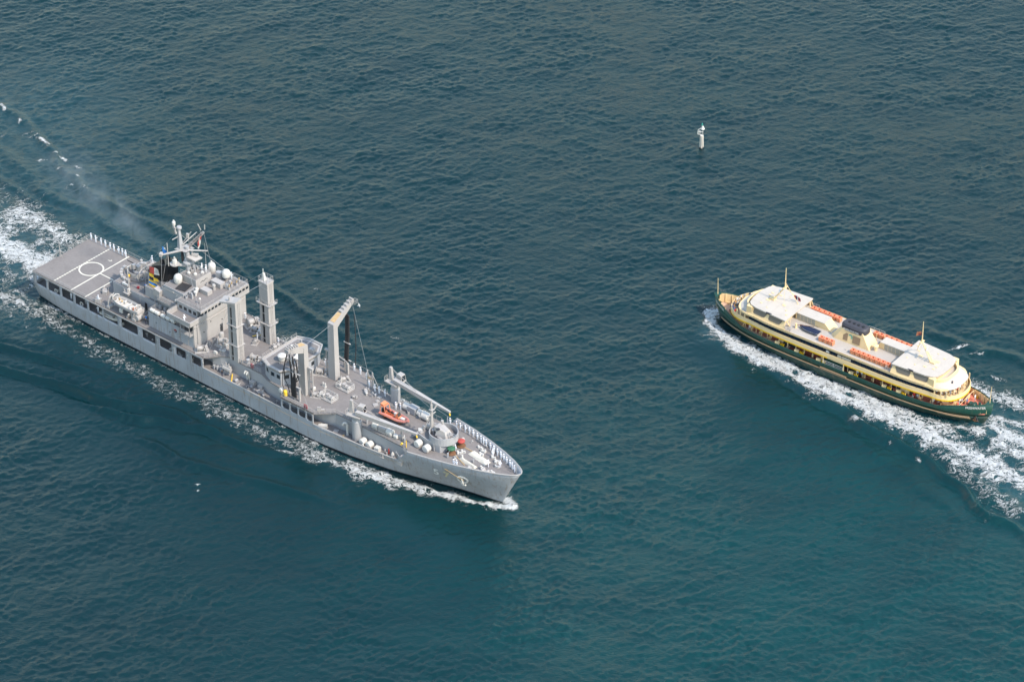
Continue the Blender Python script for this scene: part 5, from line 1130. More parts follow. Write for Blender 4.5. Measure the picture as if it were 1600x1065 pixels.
m = MB('orange'); m.path([(-3.3, -0.8, 0.7), (-3.2, -0.8, 2.3), (-2.3, -0.75, 2.5), (-1.9, -0.75, 0.8)], 0.08, 6); m.path([(-3.3, 0.8, 0.7), (-3.2, 0.8, 2.3), (-2.3, 0.75, 2.5), (-1.9, 0.75, 0.8)], 0.08, 6); m.path([(-3.2, -0.8, 2.3), (-3.2, 0.8, 2.3)], 0.08, 6); m.path([(-2.3, -0.75, 2.5), (-2.3, 0.75, 2.5)], 0.08, 6); m.cbox((-2.9, 0, 2.6), (0.9, 1.3, 0.4), 0, 0.15); m.build('roll_frame', rb)
m = MB('black'); m.cbox((-3.0, 0, 1.0), (0.7, 0.6, 0.9)); m.cbox((-3.3, 0, 0.5), (0.3, 0.3, 0.9)); m.build('outboard_engine', rb)
m = MB('white'); m.cbox((0.0, 0.1, 1.2), (0.5, 0.5, 0.7)); m.cbox((1.9, 0, 0.95), (0.9, 0.7, 0.35)); m.build('stowage_bag', rb)
m = MB('rust'); m.box(-2.4, -2.1, -0.9, 0.9, -0.25, 0.15); m.box(1.4, 1.7, -0.8, 0.8, -0.25, 0.25); m.build('cradle', rb, smooth=False)
# painter's launch inside the aft side opening
sb = thing('service_boat', 'small white boat seen lying behind the long aft opening of the hull', 'boat', on_ship(22.4, -7.9, 3.95), SHIP_H)
m = MB('white'); boat_hull(m, 5.2, 1.3, 0.9, 0.8); m.build('hull', sb); m = MB('white'); m.cbox((-0.4, 0, 1.0), (3.2, 0.9, 0.25)); m.build('cover', sb); m = MB('lgrey'); m.tube((1.8, 0, 0.9), (1.8, 0, 1.6), 0.1); m.cbox((2.2, 0, 1.3), (0.5, 0.5, 0.5)); m.build('bow_gear', sb)
# life rings in the side openings, flags
for (x, lbl) in ((6.6, 'white life ring behind the second hull opening from the stern'), (14.4, 'white life ring behind the fourth hull opening from the stern')):
    m = MB('white'); n = 14; r0 = 0.42
    m.path([(r0*math.cos(2*PI*i/n), 0, r0*math.sin(2*PI*i/n)) for i in range(n+1)], 0.1, 6); o = m.build('life_ring', loc=on_ship(x, -8.4, 4.5), rz=SHIP_H); tag(o, lbl, 'life ring', 'life rings in the hull openings')
def flag(name, p, q, h, cols, label, grp=None, vert=True, nseg=8, wob=0.18):
    "cloth between two points; cols = list of (name, from, to, low, high) patches in 0..1"
    p = Vector(p); q = Vector(q); d = q-p; nrm = d.cross(Vector((0, 0, 1))).normalized()
    m = MB(cols[0][0])
    G = 10
    def pt(a, b_): return p+d*a+Vector((0, 0, -h*(1-b_)))+nrm*(wob*math.sin(a*5+b_*2)*a)+Vector((0, 0, -0.12*a*d.length))
    for i in range(G):
        for j in range(G):
            a, b_ = (i+0.5)/G, (j+0.5)/G; c = cols[0][0]
            for cc in cols[1:]:
                if cc[1] <= a <= cc[2] and cc[3] <= b_ <= cc[4]: c = cc[0]
            m.use(c); m.add([pt(i/G, j/G), pt((i+1)/G, j/G), pt((i+1)/G, (j+1)/G), pt(i/G, (j+1)/G)], [[0, 1, 2, 3]])
    o = m.build(name, smooth=True); sm = o.modifiers.new('thickness', 'SOLIDIFY'); sm.thickness = 0.02
    return tag(o, label, 'flag', grp)
SG = 'signal flags hoisted beside the funnel'
flag('signal_flag', on_ship(29.9, -2.6, 17.6), on_ship(32.4, -2.4, 18.0), 1.6, [('white',), ('red', 0, 0.45, 0, 1)], 'red and white signal flag, topmost against the black funnel top', SG)
flag('signal_flag', on_ship(29.7, -2.6, 15.9), on_ship(32.0, -2.4, 16.1), 1.5, [('yellow',), ('black', 0.5, 1, 0.5, 1), ('black', 0, 0.5, 0, 0.5)], 'yellow and black checkered signal flag in the middle of the hoist by the funnel', SG)
flag('signal_flag', on_ship(29.5, -2.6, 14.3), on_ship(31.8, -2.4, 14.3), 1.5, [('yellow',), ('blue', 0, 1, 0.34, 0.66)], 'yellow and blue striped signal flag, below the checkered one', SG)
flag('signal_flag', on_ship(29.5, -2.6, 12.6), on_ship(31.7, -2.4, 12.6), 1.6, [('white',), ('red', 0.28, 0.78, 0.3, 0.75)], 'white signal flag with red centre, lowest of the hoist on the grey funnel side', SG)
flag('signal_flag', on_ship(33.0, -1.5, 23.2), on_ship(34.0, -1.3, 23.0), 1.4, [('blue',), ('white', 0.4, 1, 0.75, 1)], 'bright blue signal flag hanging below the aft end of the mast yard')
flag('national_ensign', on_ship(38.6, 3.4, 24.2), on_ship(37.6, 5.4, 24.6), 1.8, [('white',), ('red', 0, 0.4, 0.3, 1), ('red', 0.75, 1, 0.5, 1)], 'red and white flag flying above the bridge from the mast yard')
m = MB('lgrey'); m.tube(on_ship(32.3, -1.95, 12.0), on_ship(34.2, -1.2, 22.3), 0.03, n=4); tag(m.build('flag_halyard'), 'thin halyard line carrying the signal flags beside the funnel', 'halyard')

# ================================================================== HARBOUR FERRY (x forward, y to port, z up), double-ended
ferry = thing('harbour_ferry', 'double-ended cream and dark green passenger ferry with white roofs and a charcoal topped funnel', 'ferry', FERRY_O, FERRY_H)
EX = 34.3
def fb_(x, p=4.3, w_=6.15): return w_*max(0.0, 1-(abs(x)/EX)**p)**0.9
def fw_(x): return 5.5*max(0.0, 1-(abs(x)/33.8)**2.2)
def fhb(x, z):
    f = min(1, max(0, (z+1)/3.5)); return fw_(x)*(1-f)+fb_(x)*f
def ftop(x):
    a = abs(x)
    if a < 24: return 3.4
    return 3.4+1.9*min(1, (a-24)/9.0)**0.8
FX_ = [-34.29, -34.2, -34, -33.2, -32, -30.5, -29, -27.5, -26, -24, -22, -19, -16, -13, -10, -7, -4, -2, 0, 2.7, 5, 8, 11, 14, 17, 20, 22, 24, 26, 27.5, 29, 30.5, 32, 33.2, 34, 34.2, 34.29]
def rake(x, z): return x*(1-0.05*max(0, 3.6-z)/3.6*(abs(x)/34.3)**5)
def fhull(name, zrows, mat, y_off=0.0, solid=0.12, topfn=None):
    m = MB(mat)
    for sd in (-1, 1):
        K = len(zrows); o = len(m.v)
        for x in FX_:
            for j, z in enumerate(zrows):
                zz = z if topfn is None or j < K-1 else topfn(x)
                xx = rake(x, zz)
                m.v.append((xx, sd*(fhb(x, zz)+y_off), zz))
        for i in range(len(FX_)-1):
            for j in range(K-1):
                q = [o+i*K+j, o+(i+1)*K+j, o+(i+1)*K+j+1, o+i*K+j+1]
                m.f.append(q if sd < 0 else q[::-1]); m.mi.append(0)
    ob = m.build(name, ferry); sm = ob.modifiers.new('thickness', 'SOLIDIFY'); sm.thickness = solid; sm.offset = -1
    return ob
fhull('hull', [-1.2, 0, 1.2, 2.0], 'flower')
fhull('bulwark', [2.0, 2.8, 3.4], 'fgreen', 0.0, 0.1, ftop)
for sd in (-1, 1):
    m = MB('strake'); m.path([(x, sd*(fb_(x)+0.08), 2.08) for x in FX_[5:-5]], 0.12, 6); m.build('rubbing_strake', ferry)
    m = MB('strake'); m.path([(x, sd*(fhb(x, 1.5)+0.08), 1.5) for x in FX_[5:10]], 0.12, 6); m.build('rubbing_strake', ferry)
    m = MB('fgreen'); m.path([(x, sd*(fb_(x)-0.03), ftop(x)+0.03) for x in FX_], 0.09, 6); m.build('bulwark_cap', ferry)
    for e in (-1, 1):      # inner lining of the end bulwarks with frames
        m = MB('cream')
        xs = [e*x for x in (22.5, 24, 26, 28, 29.5, 31, 32.2, 33.2)]
        for a, b_ in zip(xs[:-1], xs[1:]):
            ia, ib = [fb_(q)-0.26*math.sqrt(1+((fb_(q-0.2)-fb_(q+0.2))/0.4)**2) for q in (a, b_)]; m.add([(a, sd*ia, 2.95), (b_, sd*ib, 2.95), (b_, sd*ib, ftop(b_)+0.0), (a, sd*ia, ftop(a)+0.0)], [[0, 1, 2, 3]])
            MB('cream').cbox((b_, sd*(fb_(b_)-0.35), (ftop(b_)+2.9)/2), (0.09, 0.35, ftop(b_)-2.95)).build('bulwark_frame', ferry, smooth=False)
        m.build('bulwark_lining', ferry, smooth=False)
def fpoly(x0, x1, inset, n=24, p=4.3, w_=6.15, endx=None):
    xs = np.linspace(x0, x1, n); near = [(x, -max(0.02, fb_(x, p, w_)-inset)) for x in xs]; return near+[(x, -y) for x, y in near[::-1]]
m = MB('wood'); m.prism(fpoly(12, 33.0, 0.2), 2.7, 2.95); m.build('fore_deck', ferry, 'pale timber deck at the leading end', smooth=False)
m = MB('reddeck'); m.prism(fpoly(-33.0, -12, 0.2), 2.7, 2.95); m.build('aft_deck', ferry, 'salmon red deck at the trailing end', smooth=False)
m = MB('bench'); m.prism(fpoly(-12, 12, 0.14), 2.6, 2.9); m.build('main_deck', ferry, smooth=False)
for e in (-1, 1):
    m = MB('fgreen'); P = [(e*x, s_*(fb_(x)-0.05)) for x, s_ in ((32.9, -1), (33.4, -1), (34, -1), (34.2, -1), (34.2, 1), (34, 1), (33.4, 1), (32.9, 1))]; P = P if e > 0 else P[::-1]
    m.prism(P, ftop(33)-0.08, ftop(34)+0.05); m.build('prow_cap', ferry, smooth=False)
    m = MB('cream'); m.tube((e*33.4, 0, 5.2), (e*33.5, 0, 9.3), 0.09, 0.05); m.build('jack_staff', ferry)
# main deck house, inboard of the side promenade
def wallpoly(x0, x1, inset, n=10): return fpoly(x0, x1, inset, n)
mh_ = MB('cream'); mh_.prism(fpoly(12.5, 26.8, 1.45, 12), 2.95, 5.0); mh_ = mh_.build('main_saloon', ferry, 'cream saloon wall towards the bow', smooth=False)
ma_ = MB('cream'); ma_.prism(fpoly(-26.8, -14, 1.45, 12), 2.95, 5.0); ma_ = ma_.build('main_saloon', ferry, 'cream saloon wall towards the stern', smooth=False)
mc_ = MB('dark'); mc_.prism(fpoly(-14, 12.5, 1.8, 14), 2.9, 5.0); mc_ = mc_.build('main_saloon', ferry, 'dark open saloon side amidships', smooth=False)
for sd in (-1, 1):
    for wall, xs in ((mh_, (14.3, 16.4, 19.2, 22.6, 24.4)), (ma_, (-16.2, -24.6))):
        for x in xs:
            y = sd*(fb_(x)-1.43); a = math.atan2(fb_(x+0.6)-fb_(x-0.6), 1.2)*sd
            MB('blueg').cbox((x, y, 4.35), (1.35, 0.08, 0.7), a).build('window', wall, smooth=False)
    for x in (13.1, -14.6, -17.6): 
        y = sd*(fb_(x)-1.42); MB('dark').cbox((x, y, 3.95), (0.9, 0.08, 1.9)).build('doorway', ma_ if x < 0 else mh_, smooth=False)
    # dark red slatted benches along the promenade
    for x in (15.6, 18.0, 20.6, 23.0, -19.0, -21.2, -23.4, 9.4, 7.2, 5.0, -5.2, -7.4, -9.6, -11.8):
        inset = 1.1 if abs(x) > 12.5 else 1.35
        y = fb_(x)-inset; a = math.atan2(fb_(x+0.6)-fb_(x-0.6), 1.2)*sd
        bn = MB('bench').cbox((x, sd*(y), 3.42), (1.8, 0.5, 0.07), a).build('bench', ferry, smooth=False)
        MB('bench').cbox((x, sd*(y-0.27), 3.72), (1.8, 0.07, 0.45), a).build('backrest', bn, smooth=False)
        [MB('cream').cbox((x+q_, sd*y, 3.3), (0.08, 0.5, 0.75), a).build('bench_end', bn, smooth=False) for q_ in (-0.95, 0.95)]
    for x in list(np.arange(-13.6, -2.6, 2.1))+list(np.arange(3.4, 12.6, 2.1))+[14, 17, 20, 23, -17, -20, -23]:
        MB('cream').tube((x, sd*(fb_(x)-0.25), 3.7), (x, sd*(fb_(x)-0.25), 5.0), 0.05, n=5).build('deck_post', ferry, smooth=False)
    # hatched yellow boarding gear
    for x in (13.9, 9.0, 3.6, -4.4, -12.4, -15.8):
        m = MB('cream'); m.cbox((x+0.55, sd*(fb_(x)-0.45), 3.45), (1.0, 0.5, 0.9), 0.2)
        m.use('fyellow')
        for k in range(3): m.cbox((x-0.4-k*0.36, sd*(fb_(x)-0.4), 3.55), (0.12, 0.45, 0.55), 0, 0.35)
        m.use('black'); m.cbox((x-0.75, sd*(fb_(x)-0.5), 3.4), (1.3, 0.4, 0.5)); m.build('boarding_ramp', ferry, smooth=False)
    # side gate amidships
    m = MB('fgreen'); m.box(-1.9, 2.7, sd*5.2-0.05, sd*5.2+0.05, 2.9, 4.3); m.use('white')
    for z in (3.15, 3.5, 3.85, 4.2): m.box(-1.9, 2.7, sd*5.95-0.03 if sd > 0 else sd*5.95-0.03, sd*5.95+0.03, z-0.035, z+0.035)
    for x in (-1.9, 0.4, 2.7): m.box(x-0.05, x+0.05, sd*5.95-0.05, sd*5.95+0.05, 2.9, 4.25)
    m.build('side_gate', ferry, smooth=False)
    MB('strake').box(-3.0, 3.4, sd*6.2-0.22, sd*6.2+0.22, 2.05, 2.5).build('boarding_sill', ferry, smooth=False)
    for x in (2.9, -2.1): MB('cream').box(x-0.1, x+0.1, sd*6.0-0.08, sd*6.0+0.08, 2.9, 5.0).build('gate_post', ferry, smooth=False)
# upper deck slab with the yellow edge and cream bulwark
UX = 27.9
def up(x, inset=0.0): 
    a = abs(x); UX = 28.9 if x > 0 else 27.9
    return max(0.0, (fb_(x)-0.12-inset) if a < 22 else (fb_(22)-0.12-inset)*max(0, 1-((a-22)/(UX-22))**3.0)**0.48)
UXS = [-27.9, -27.85, -27.6, -27.1, -26.6, -26, -25, -24, -23, -22, -18, -14, -10, -6, -2, 2, 6, 10, 14, 18, 22, 23, 24, 25, 26, 27, 27.8, 28.3, 28.65, 28.85, 28.9]
def uloop(inset=0.0, sx=0.0): return [((x-math.copysign(sx, x)), -up(x, inset)) for x in UXS]+[((x-math.copysign(sx, x)), up(x, inset)) for x in UXS[::-1][1:-1]]
m = MB('cream'); m.prism(uloop(0.05, 0.05), 4.95, 5.15); m.build('upper_deck', ferry, smooth=False)
def ring(name, mat, o0, i0, z0, z1, keep=None, o1=None):
    m = MB(mat); A = uloop(*o0); B = uloop(*i0); A1 = uloop(*(o1 or o0)); n = len(A)
    for k in range(n):
        k2 = (k+1) % n
        if keep and not keep((A[k][0]+A[k2][0])/2): continue
        m.hexa([(*A[k], z0), (*A[k2], z0), (*B[k2], z0), (*B[k], z0)], [(*A1[k], z1), (*A1[k2], z1), (*B[k2], z1), (*B[k], z1)])
    return m.build(name, ferry)
ring('yellow_band', 'fyellow', (0, 0), (0.2, 0.2), 4.92, 5.24, lambda x: x > 2.0); ring('yellow_band', 'fyellow', (0, 0), (0.2, 0.2), 4.92, 5.24, lambda x: x < -2.0)
ring('upper_bulwark', 'cream', (0.02, 0.02), (0.2, 0.2), 5.241, 6.12, o1=(0.08, 0.08))
# window band
saloon = MB('dark'); saloon.prism([p for p in fpoly(-22.3, 22.3, 0.75, 20)], 5.15, 7.0); saloon = saloon.build('upper_saloon', ferry, 'dark window band of the upper saloon', smooth=False)
for sd in (-1, 1):
    pane = {}
    for k in range(30):
        x = -21.4+k*1.476
        if -0.6 < x < 0.4 and False: continue
        y = fb_(x)-0.40; a = math.atan2(fb_(x+0.6)-fb_(x-0.6), 1.2)*sd
        m = MB('blueg'); m.cbox((0, 0, 0), (1.22, 0.06, 0.86)); o = m.build('window_pane', saloon, smooth=False); o.location = (x, sd*y, 6.56); o.rotation_euler.z = a
        if k % 1 == 0:
            f_ = MB('black').cbox((0, 0, 0), (0.14, 0.12, 0.9)).build('window_frame', saloon, smooth=False); f_.location = (x+0.738, sd*(fb_(x+0.738)-0.36), 6.56); f_.rotation_euler.z = a
    m = MB('blueg'); m.path([(x, sd*(fb_(x)-0.33), 6.42) for x in np.arange(-21.6, 21.7, 1.8)], 0.03, 4); m.build('grab_rail', saloon)
    MB('louvre').box(-3.6, -0.4, sd*(6.15-0.33)-0.03, sd*(6.15-0.33)+0.03, 6.2, 6.75).build('advert_panel', saloon, smooth=False)
    MB('white').box(1.6, 2.4, sd*(6.15-0.33)-0.03, sd*(6.15-0.33)+0.03, 6.3, 6.7).build('notice_panel', saloon, smooth=False)
# posts of the open upper end decks
for e in (-1, 1):
    for k, x in enumerate((23.2, 24.4, 25.4) if e > 0 else (23.2, 24.6, 25.8)):
        for sd in (-1, 1): MB('cream').cbox((e*x, sd*(up(x)-0.25), 6.55), (0.22, 0.16, 1.1)).build('end_post', ferry, smooth=False)
    for y_ in (-2.6, -0.9, 0.9, 2.6): MB('cream').cbox((e*(26.2 if e > 0 else 26.7)-e*abs(y_)*0.12, y_, 6.3), (0.12, 0.2, 2.0)).build('end_post', ferry, smooth=False)
# sun deck slab
def rend(x, L_=26.4, x0=21.5, w_=5.75): a = abs(x); return min(fb_(x)-0.2, w_) if a < x0 else (min(fb_(x0)-0.2, w_))*max(0, 1-((a-x0)/(L_-x0))**3.6)**0.42
RX = [-26.4, -26.3, -26.1, -25.5, -24.5, -23, -21.5, -18, -14, -10, -5, 0, 5, 10, 14, 18, 21.5, 23, 24.5, 25.5, 26.1, 26.3, 26.4]
LP = [(x, -rend(x)) for x in RX]+[(x, rend(x)) for x in RX[::-1][1:-1]]
m = MB('cream'); m.prism(LP, 7.0, 7.42); m.use('fdeck'); m.prism([(x*0.985, y*0.965) for x, y in LP], 7.421, 7.44); m.build('sun_deck', ferry, smooth=False)
for sd in (-1, 1):
    m = MB('strake'); m.path([(x, sd*(rend(x)+0.02), 7.44) for x in np.arange(-21, 21.5, 3)], 0.05, 5); m.build('deck_edge', ferry)
# canopies stepping down over the end decks, wheelhouses and their roofs
for e in (-1, 1):
    def cv(x0, x1, w_, n=13, p=3.6, back=None):
        xs = [x0+(x1-x0)*math.sin(i/(n-1)*PI/2) for i in range(n)]
        pts = [(x, w_*(1-0.10*(x-x0)/(x1-x0))*max(0, 1-((x-x0)/(x1-x0))**p)**(1/p)) for x in xs]
        b0 = back if back is not None else x0
        P = [(b0, -w_)]+[(x, -y) for x, y in pts if (x, y) != (b0, w_)]+[(x, y) for x, y in pts[::-1][1:]]
        P = P if b0 != x0 else [(x, -y) for x, y in pts]+[(x, y) for x, y in pts[::-1][1:]]
        if b0 != x0: P.append((b0, w_))
        return [(e*x, y) for x, y in P] if e > 0 else [(e*x, y) for x, y in P][::-1]
    ce_ = 26.4 if e > 0 else 26.9
    A, B = cv(19.5, ce_, 5.0), cv(19.0, ce_-1.9, 4.6)
    m = MB('froof'); m.hexa([(*p, 7.30) for p in A], [(*p, 8.05) for p in B]); m.build('end_canopy', ferry, smooth=True)
    if e > 0:
        m = MB('char'); m.cbox((26.0, -1.0, 7.8), (0.3, 0.4, 0.2)); m.build('canopy_light', ferry)
    else:
        m = MB('char'); m.cbox((-25.3, 1.6, 7.95), (0.35, 0.7, 0.15), 0.5); m.build('canopy_light', ferry)
    # bridge-front bulwark
    A, B = cv(17.5, 24.6, 4.75), cv(17.5, 24.25, 4.45)
    m = MB('cream'); n = len(A)
    for k in range(n-1): m.hexa([(*A[k], 8.0), (*A[k+1], 8.0), (*B[k+1], 8.0), (*B[k], 8.0)], [(*A[k], 8.75), (*A[k+1], 8.75), (*B[k+1], 8.75), (*B[k], 8.75)])
    m.build('bridge_bulwark', ferry)
    W_ = cv(16.5, 22.9, 4.5, back=14.2)
    m = MB('cream'); m.prism(W_, 7.42, 9.25); wh_ = m.build('wheelhouse', ferry, smooth=False)
    for k in range(9):      # curved front windows
        i = 1+int(k*(len(W_)-3)/9)
    fr_ = [p for p in cv(16.5, 22.98, 4.55, n=21)]
    L_c = fr_
    for k in range(12, len(L_c)-13, 2):
        a, b_ = Vector(L_c[k]), Vector(L_c[k+1]); c = (a+b_)/2; d = b_-a
        MB('blueg').cbox((c.x, c.y, 8.95), (min(d.length*0.85, 1.0), 0.07, 0.42), math.atan2(d.y, d.x)).build('front_window', wh_, smooth=False)
    for sd in (-1, 1):      # long side windows with rounded ends, in walls that lean inwards
        def SW(x, t, off=0.0):
            yb_ = 5.72-(x-12.8)*0.075; yt_ = 4.98-(x-12.8)*0.085; return (e*x, sd*(yb_+(yt_-yb_)*t+off), 7.42+1.86*t)
        m = MB('cream'); P = [SW(12.9, 0), SW(22.4, 0), SW(21.9, 1), SW(13.2, 1)]; P2 = [SW(12.9, 0, -0.15), SW(22.4, 0, -0.15), SW(21.9, 1, -0.15), SW(13.2, 1, -0.15)]
        m.hexa(P, P2); sw_ = m.build('wing_side', ferry, smooth=False)
        for xa_, xb_ in ((13.8, 17.3), (17.8, 21.3)):
            O = ((xa_+0.25, 0.88), (xb_-0.25, 0.88), (xb_, 0.78), (xb_, 0.36), (xb_-0.25, 0.26), (xa_+1.1, 0.26), (xa_+0.55, 0.32), (xa_, 0.78))
            cx2 = sum(o[0] for o in O)/8; ct2 = sum(o[1] for o in O)/8
            m = MB('strake'); m.hexa([SW(x, t, 0.01) for x, t in O], [SW(x, t, 0.04) for x, t in O])
            m.use('tint'); Q = [(cx2+(x-cx2)*0.94, ct2+(t-ct2)*0.86) for x, t in O]; m.hexa([SW(x, t, 0.041) for x, t in Q], [SW(x, t, 0.055) for x, t in Q]); m.build('side_window', sw_, smooth=False)
        m = MB('cream'); m.box(*(sorted((e*21.6, e*22.9))), *(sorted((sd*3.9, sd*4.9))), 7.42, 9.2); m.build('wheelhouse_corner', ferry, smooth=False)
    R_ = [(13.0, -5.05), (20.6, -4.55), (22.2, -4.1), (22.9, -3.4), (23.3, -1.8), (23.4, 0), (23.3, 1.8), (22.9, 3.4), (22.2, 4.1), (20.6, 4.55), (13.0, 5.05)]; R_ = [(e*p[0], p[1]) for p in R_]; R_ = R_ if e > 0 else R_[::-1]
    
    m = MB('froof'); m.prism([(p[0], p[1]*1.06) for p in R_], 9.25, 9.5); m.use('strake'); m.prism([(p[0]*1.001, p[1]*1.062) for p in R_], 9.2, 9.249); ro = m.build('wheelhouse_roof', ferry, smooth=False)
    for q_ in range(4): MB('fdeck').box(*sorted((e*(15+q_*2.1), e*(15.05+q_*2.1))), -4.4, 4.4, 9.5, 9.512).build('roof_seam', ro, smooth=False)
    for dx, dy, s_ in ((16.4, 0.6, 0.5), (20.2, 0.8, 0.6), (20.9, -1.9, 0.35), (14.0, 3.4, 0.3), (19.0, -2.2, 0.4), (15.0, 2.0, 0.25), (17.0, -2.8, 0.2), (20.8, 2.6, 0.3), (18.8, 3.4, 0.2), (14.4, -1.6, 0.2), (21.0, -1.0, 0.3)):
        MB('cream').cbox((e*dx, e*dy, 9.55), (s_*1.5, s_, 0.12)).build('roof_fitting', ro, smooth=False)
    MB('char').cbox((e*17.3, 4.95, 9.4), (1.3, 0.25, 0.3)).build('roof_edge_lamp', ro, smooth=False)
    m = MB('cream'); m.tube((e*19.4, -0.35, 9.5), (e*16.7, -0.05, 13.7), 0.14); m.tube((e*19.4, 0.35, 9.5), (e*16.7, 0.05, 13.7), 0.14); m.tube((e*16.7, 0, 13.5), (e*16.7, 0, 18.4), 0.14, 0.06)
    m.tube((e*16.7, -0.1, 14.6), (e*14.6, -1.9, 9.5), 0.06); m.tube((e*16.7, -0.1, 13.3), (e*15.2, -1.6, 11.4), 0.06); m.tube((e*16.7, 0.1, 12.8), (e*16.4, 0.7, 9.5), 0.03); m.cbox((e*16.7, 0, 13.5), (0.5, 1.4, 0.12)); m.cbox((e*19.6, 0, 9.7), (1.2, 1.0, 0.35)); m.cbox((e*18.9, 0.0, 10.6), (0.15, 1.5, 0.1))
    m.build('radar_mast', ferry)
    m = MB('white'); m.cbox((e*18.0, 0, 12.3), (0.25, 1.7, 0.2), 0.4); m.tube((e*18.0, 0, 11.6), (e*18.0, 0, 12.3), 0.12); m.build('radar_scanner', ferry)
    m = MB('cream'); m.path([(e*13.2, s2*4.6, 7.44) if False else (e*(12.7), s2*3.9, z) for s2, z in ((1, 7.44), (1, 9.2))], 0.07); m.tube((e*13.3, 4.6, 9.1), (e*12.7, 3.9, 7.5), 0.12); m.tube((e*13.3, -4.6, 9.1), (e*12.7, -3.9, 7.5), 0.12); m.build('roof_prop', ferry)
    rail([(e*12.9, 5.5, 7.44), (e*11.6, 5.5, 7.44), (e*12.0, 4.0, 7.44)], ferry, 0.9, 0.6, 4, 0.035); rail([(e*12.9, -5.4, 7.44), (e*11.4, -5.4, 7.44)], ferry, 0.9, 0.6, 4, 0.035)
# upper casing fore and aft of the funnel
for x0, x1, y0, y1, sx0 in ((4.6, 13.4, -2.0, 0.6, 1), (-13.4, -5.6, -2.6, -0.6, -1)):
    m = MB('cream'); lo = [(x0, y0), (x1, y0), (x1, y1), (x0, y1)]
    hi = [(x0+(1.7 if sx0 > 0 else 0), y0), (x1-(0 if sx0 > 0 else 1.2), y0), (x1-(0 if sx0 > 0 else 1.2), y1), (x0+(1.7 if sx0 > 0 else 0), y1)]
    m.hexa([(*p, 7.44) for p in lo], [(*p, 9.05) for p in hi]); cs_ = m.build('casing', ferry, smooth=False)
    m = MB('froof'); m.prism([(hi[0][0]-0.1, y0-0.15), (hi[1][0]+0.1, y0-0.15), (hi[2][0]+0.1, y1+0.2), (hi[3][0]-0.1, y1+0.2)], 9.051, 9.15); m.build('casing_roof', cs_, smooth=False)
    k = 0; x = x0+(4.0 if sx0 > 0 else 0.7); 
    xe = x1-0.2 if sx0 > 0 else x1-2.2
    if sx0 < 0: x = x0+0.3
    while x < xe-0.5:
        m = MB('louvre'); m.box(x, x+0.82, y1, y1+0.05, 7.6, 8.9); m.use('char'); 
        for q in range(3): m.box(x+0.2+q*0.24, x+0.23+q*0.24, y1+0.05, y1+0.07, 7.7, 8.8)
        m.build('louvre_panel', cs_, smooth=False); x += 0.92
# funnel
m = MB('cream'); F0 = [(-5.4, -1.7), (3.2, -1.9), (4.3, -1.0), (4.3, 1.0), (3.2, 1.9), (-5.4, 1.7)]; F1 = [(-3.4, -1.35), (1.0, -1.45), (1.6, -0.9), (1.6, 0.9), (1.0, 1.45), (-3.4, 1.35)]
m.hexa([(*p, 7.44) for p in F0], [(*p, 10.7) for p in F1]); ff = m.build('funnel', ferry, smooth=False)
m = MB('char'); n = 20
T0 = [(-0.95+3.05*math.copysign(abs(math.cos(t))**0.6, math.cos(t)), 1.62*math.copysign(abs(math.sin(t))**0.6, math.sin(t))) for t in [2*PI*i/n for i in range(n)]]
m.hexa([(*p, 10.2) for p in T0], [(p[0]*0.99, p[1]*0.97, 11.1) for p in T0]); m.hexa([(p[0]*0.97, p[1]*0.93, 11.1) for p in T0], [(p[0]*0.88-0.05, p[1]*0.72, 11.45) for p in T0])
fc2 = m.build('funnel_cap', ff, 'charcoal oval funnel top')
for k in range(4): MB('black').tube((-2.7+k*1.1, 0, 11.3), (-2.7+k*1.1, 0, 11.62), 0.32, 0.3, 10).build('exhaust_pipe', ff)
for x0, x1 in ((-0.1, 1.0), (-3.1, -1.3)):
    MB('strake').hexa([(x0, 1.80, 7.9), (x1, 1.80, 7.9), (x1, 1.82, 7.9), (x0, 1.82, 7.9)], [(x0, 1.55, 9.6), (x1, 1.55, 9.6), (x1, 1.57, 9.6), (x0, 1.57, 9.6)]).build('funnel_panel', ff, smooth=False)
m = MB('emblem'); pts = [(0.55*math.cos(t), 0.6*math.sin(t)) for t in np.linspace(2.6, -0.5, 9)]; pin = [(0.30*math.cos(t)-0.02, 0.34*math.sin(t)) for t in np.linspace(2.3, -0.9, 9)]
vs = [(-0.7-a*1.0, 1.66-0.14*(9.0+b_-8.6)/1.0*0.9+0.06, 9.0+b_) for a, b_ in pts+pin[::-1]]; m.add(vs, [[i, i+1, 16-i, 17-i] for i in range(8)]); m.build('leaf_emblem', ff, smooth=False)
rail([(-2.5, -2.6, 9.4), (-6.4, -2.6, 9.4)], ferry, 0.9, 1.2, 2, 0.045)
for x in (-2.5, -4.5, -6.4): MB('cream').tube((x, -2.6, 7.44), (x, -2.6, 9.4), 0.06).build('rail_stand', ferry)
m = MB('cream'); m.lathe([(0.35, 0), (0.35, 0.8), (0.62, 0.95), (0.62, 1.25), (0.3, 1.4)], (-6.3, 0.6, 7.44), 14); m.build('mushroom_vent', ferry)
m = MB('fdeck'); m.tube((-1.3, 4.1, 7.44), (-1.3, 4.1, 7.6), 0.22); m.build('deck_vent', ferry)
m = MB('cream'); m.tube((11.4, 3.5, 7.44), (11.4, 3.5, 8.5), 0.28, 0.22); m.use('rust'); m.tube((11.3, 3.4, 8.2), (7.8, 2.1, 8.4), 0.07); m.build('boat_derrick', ferry)
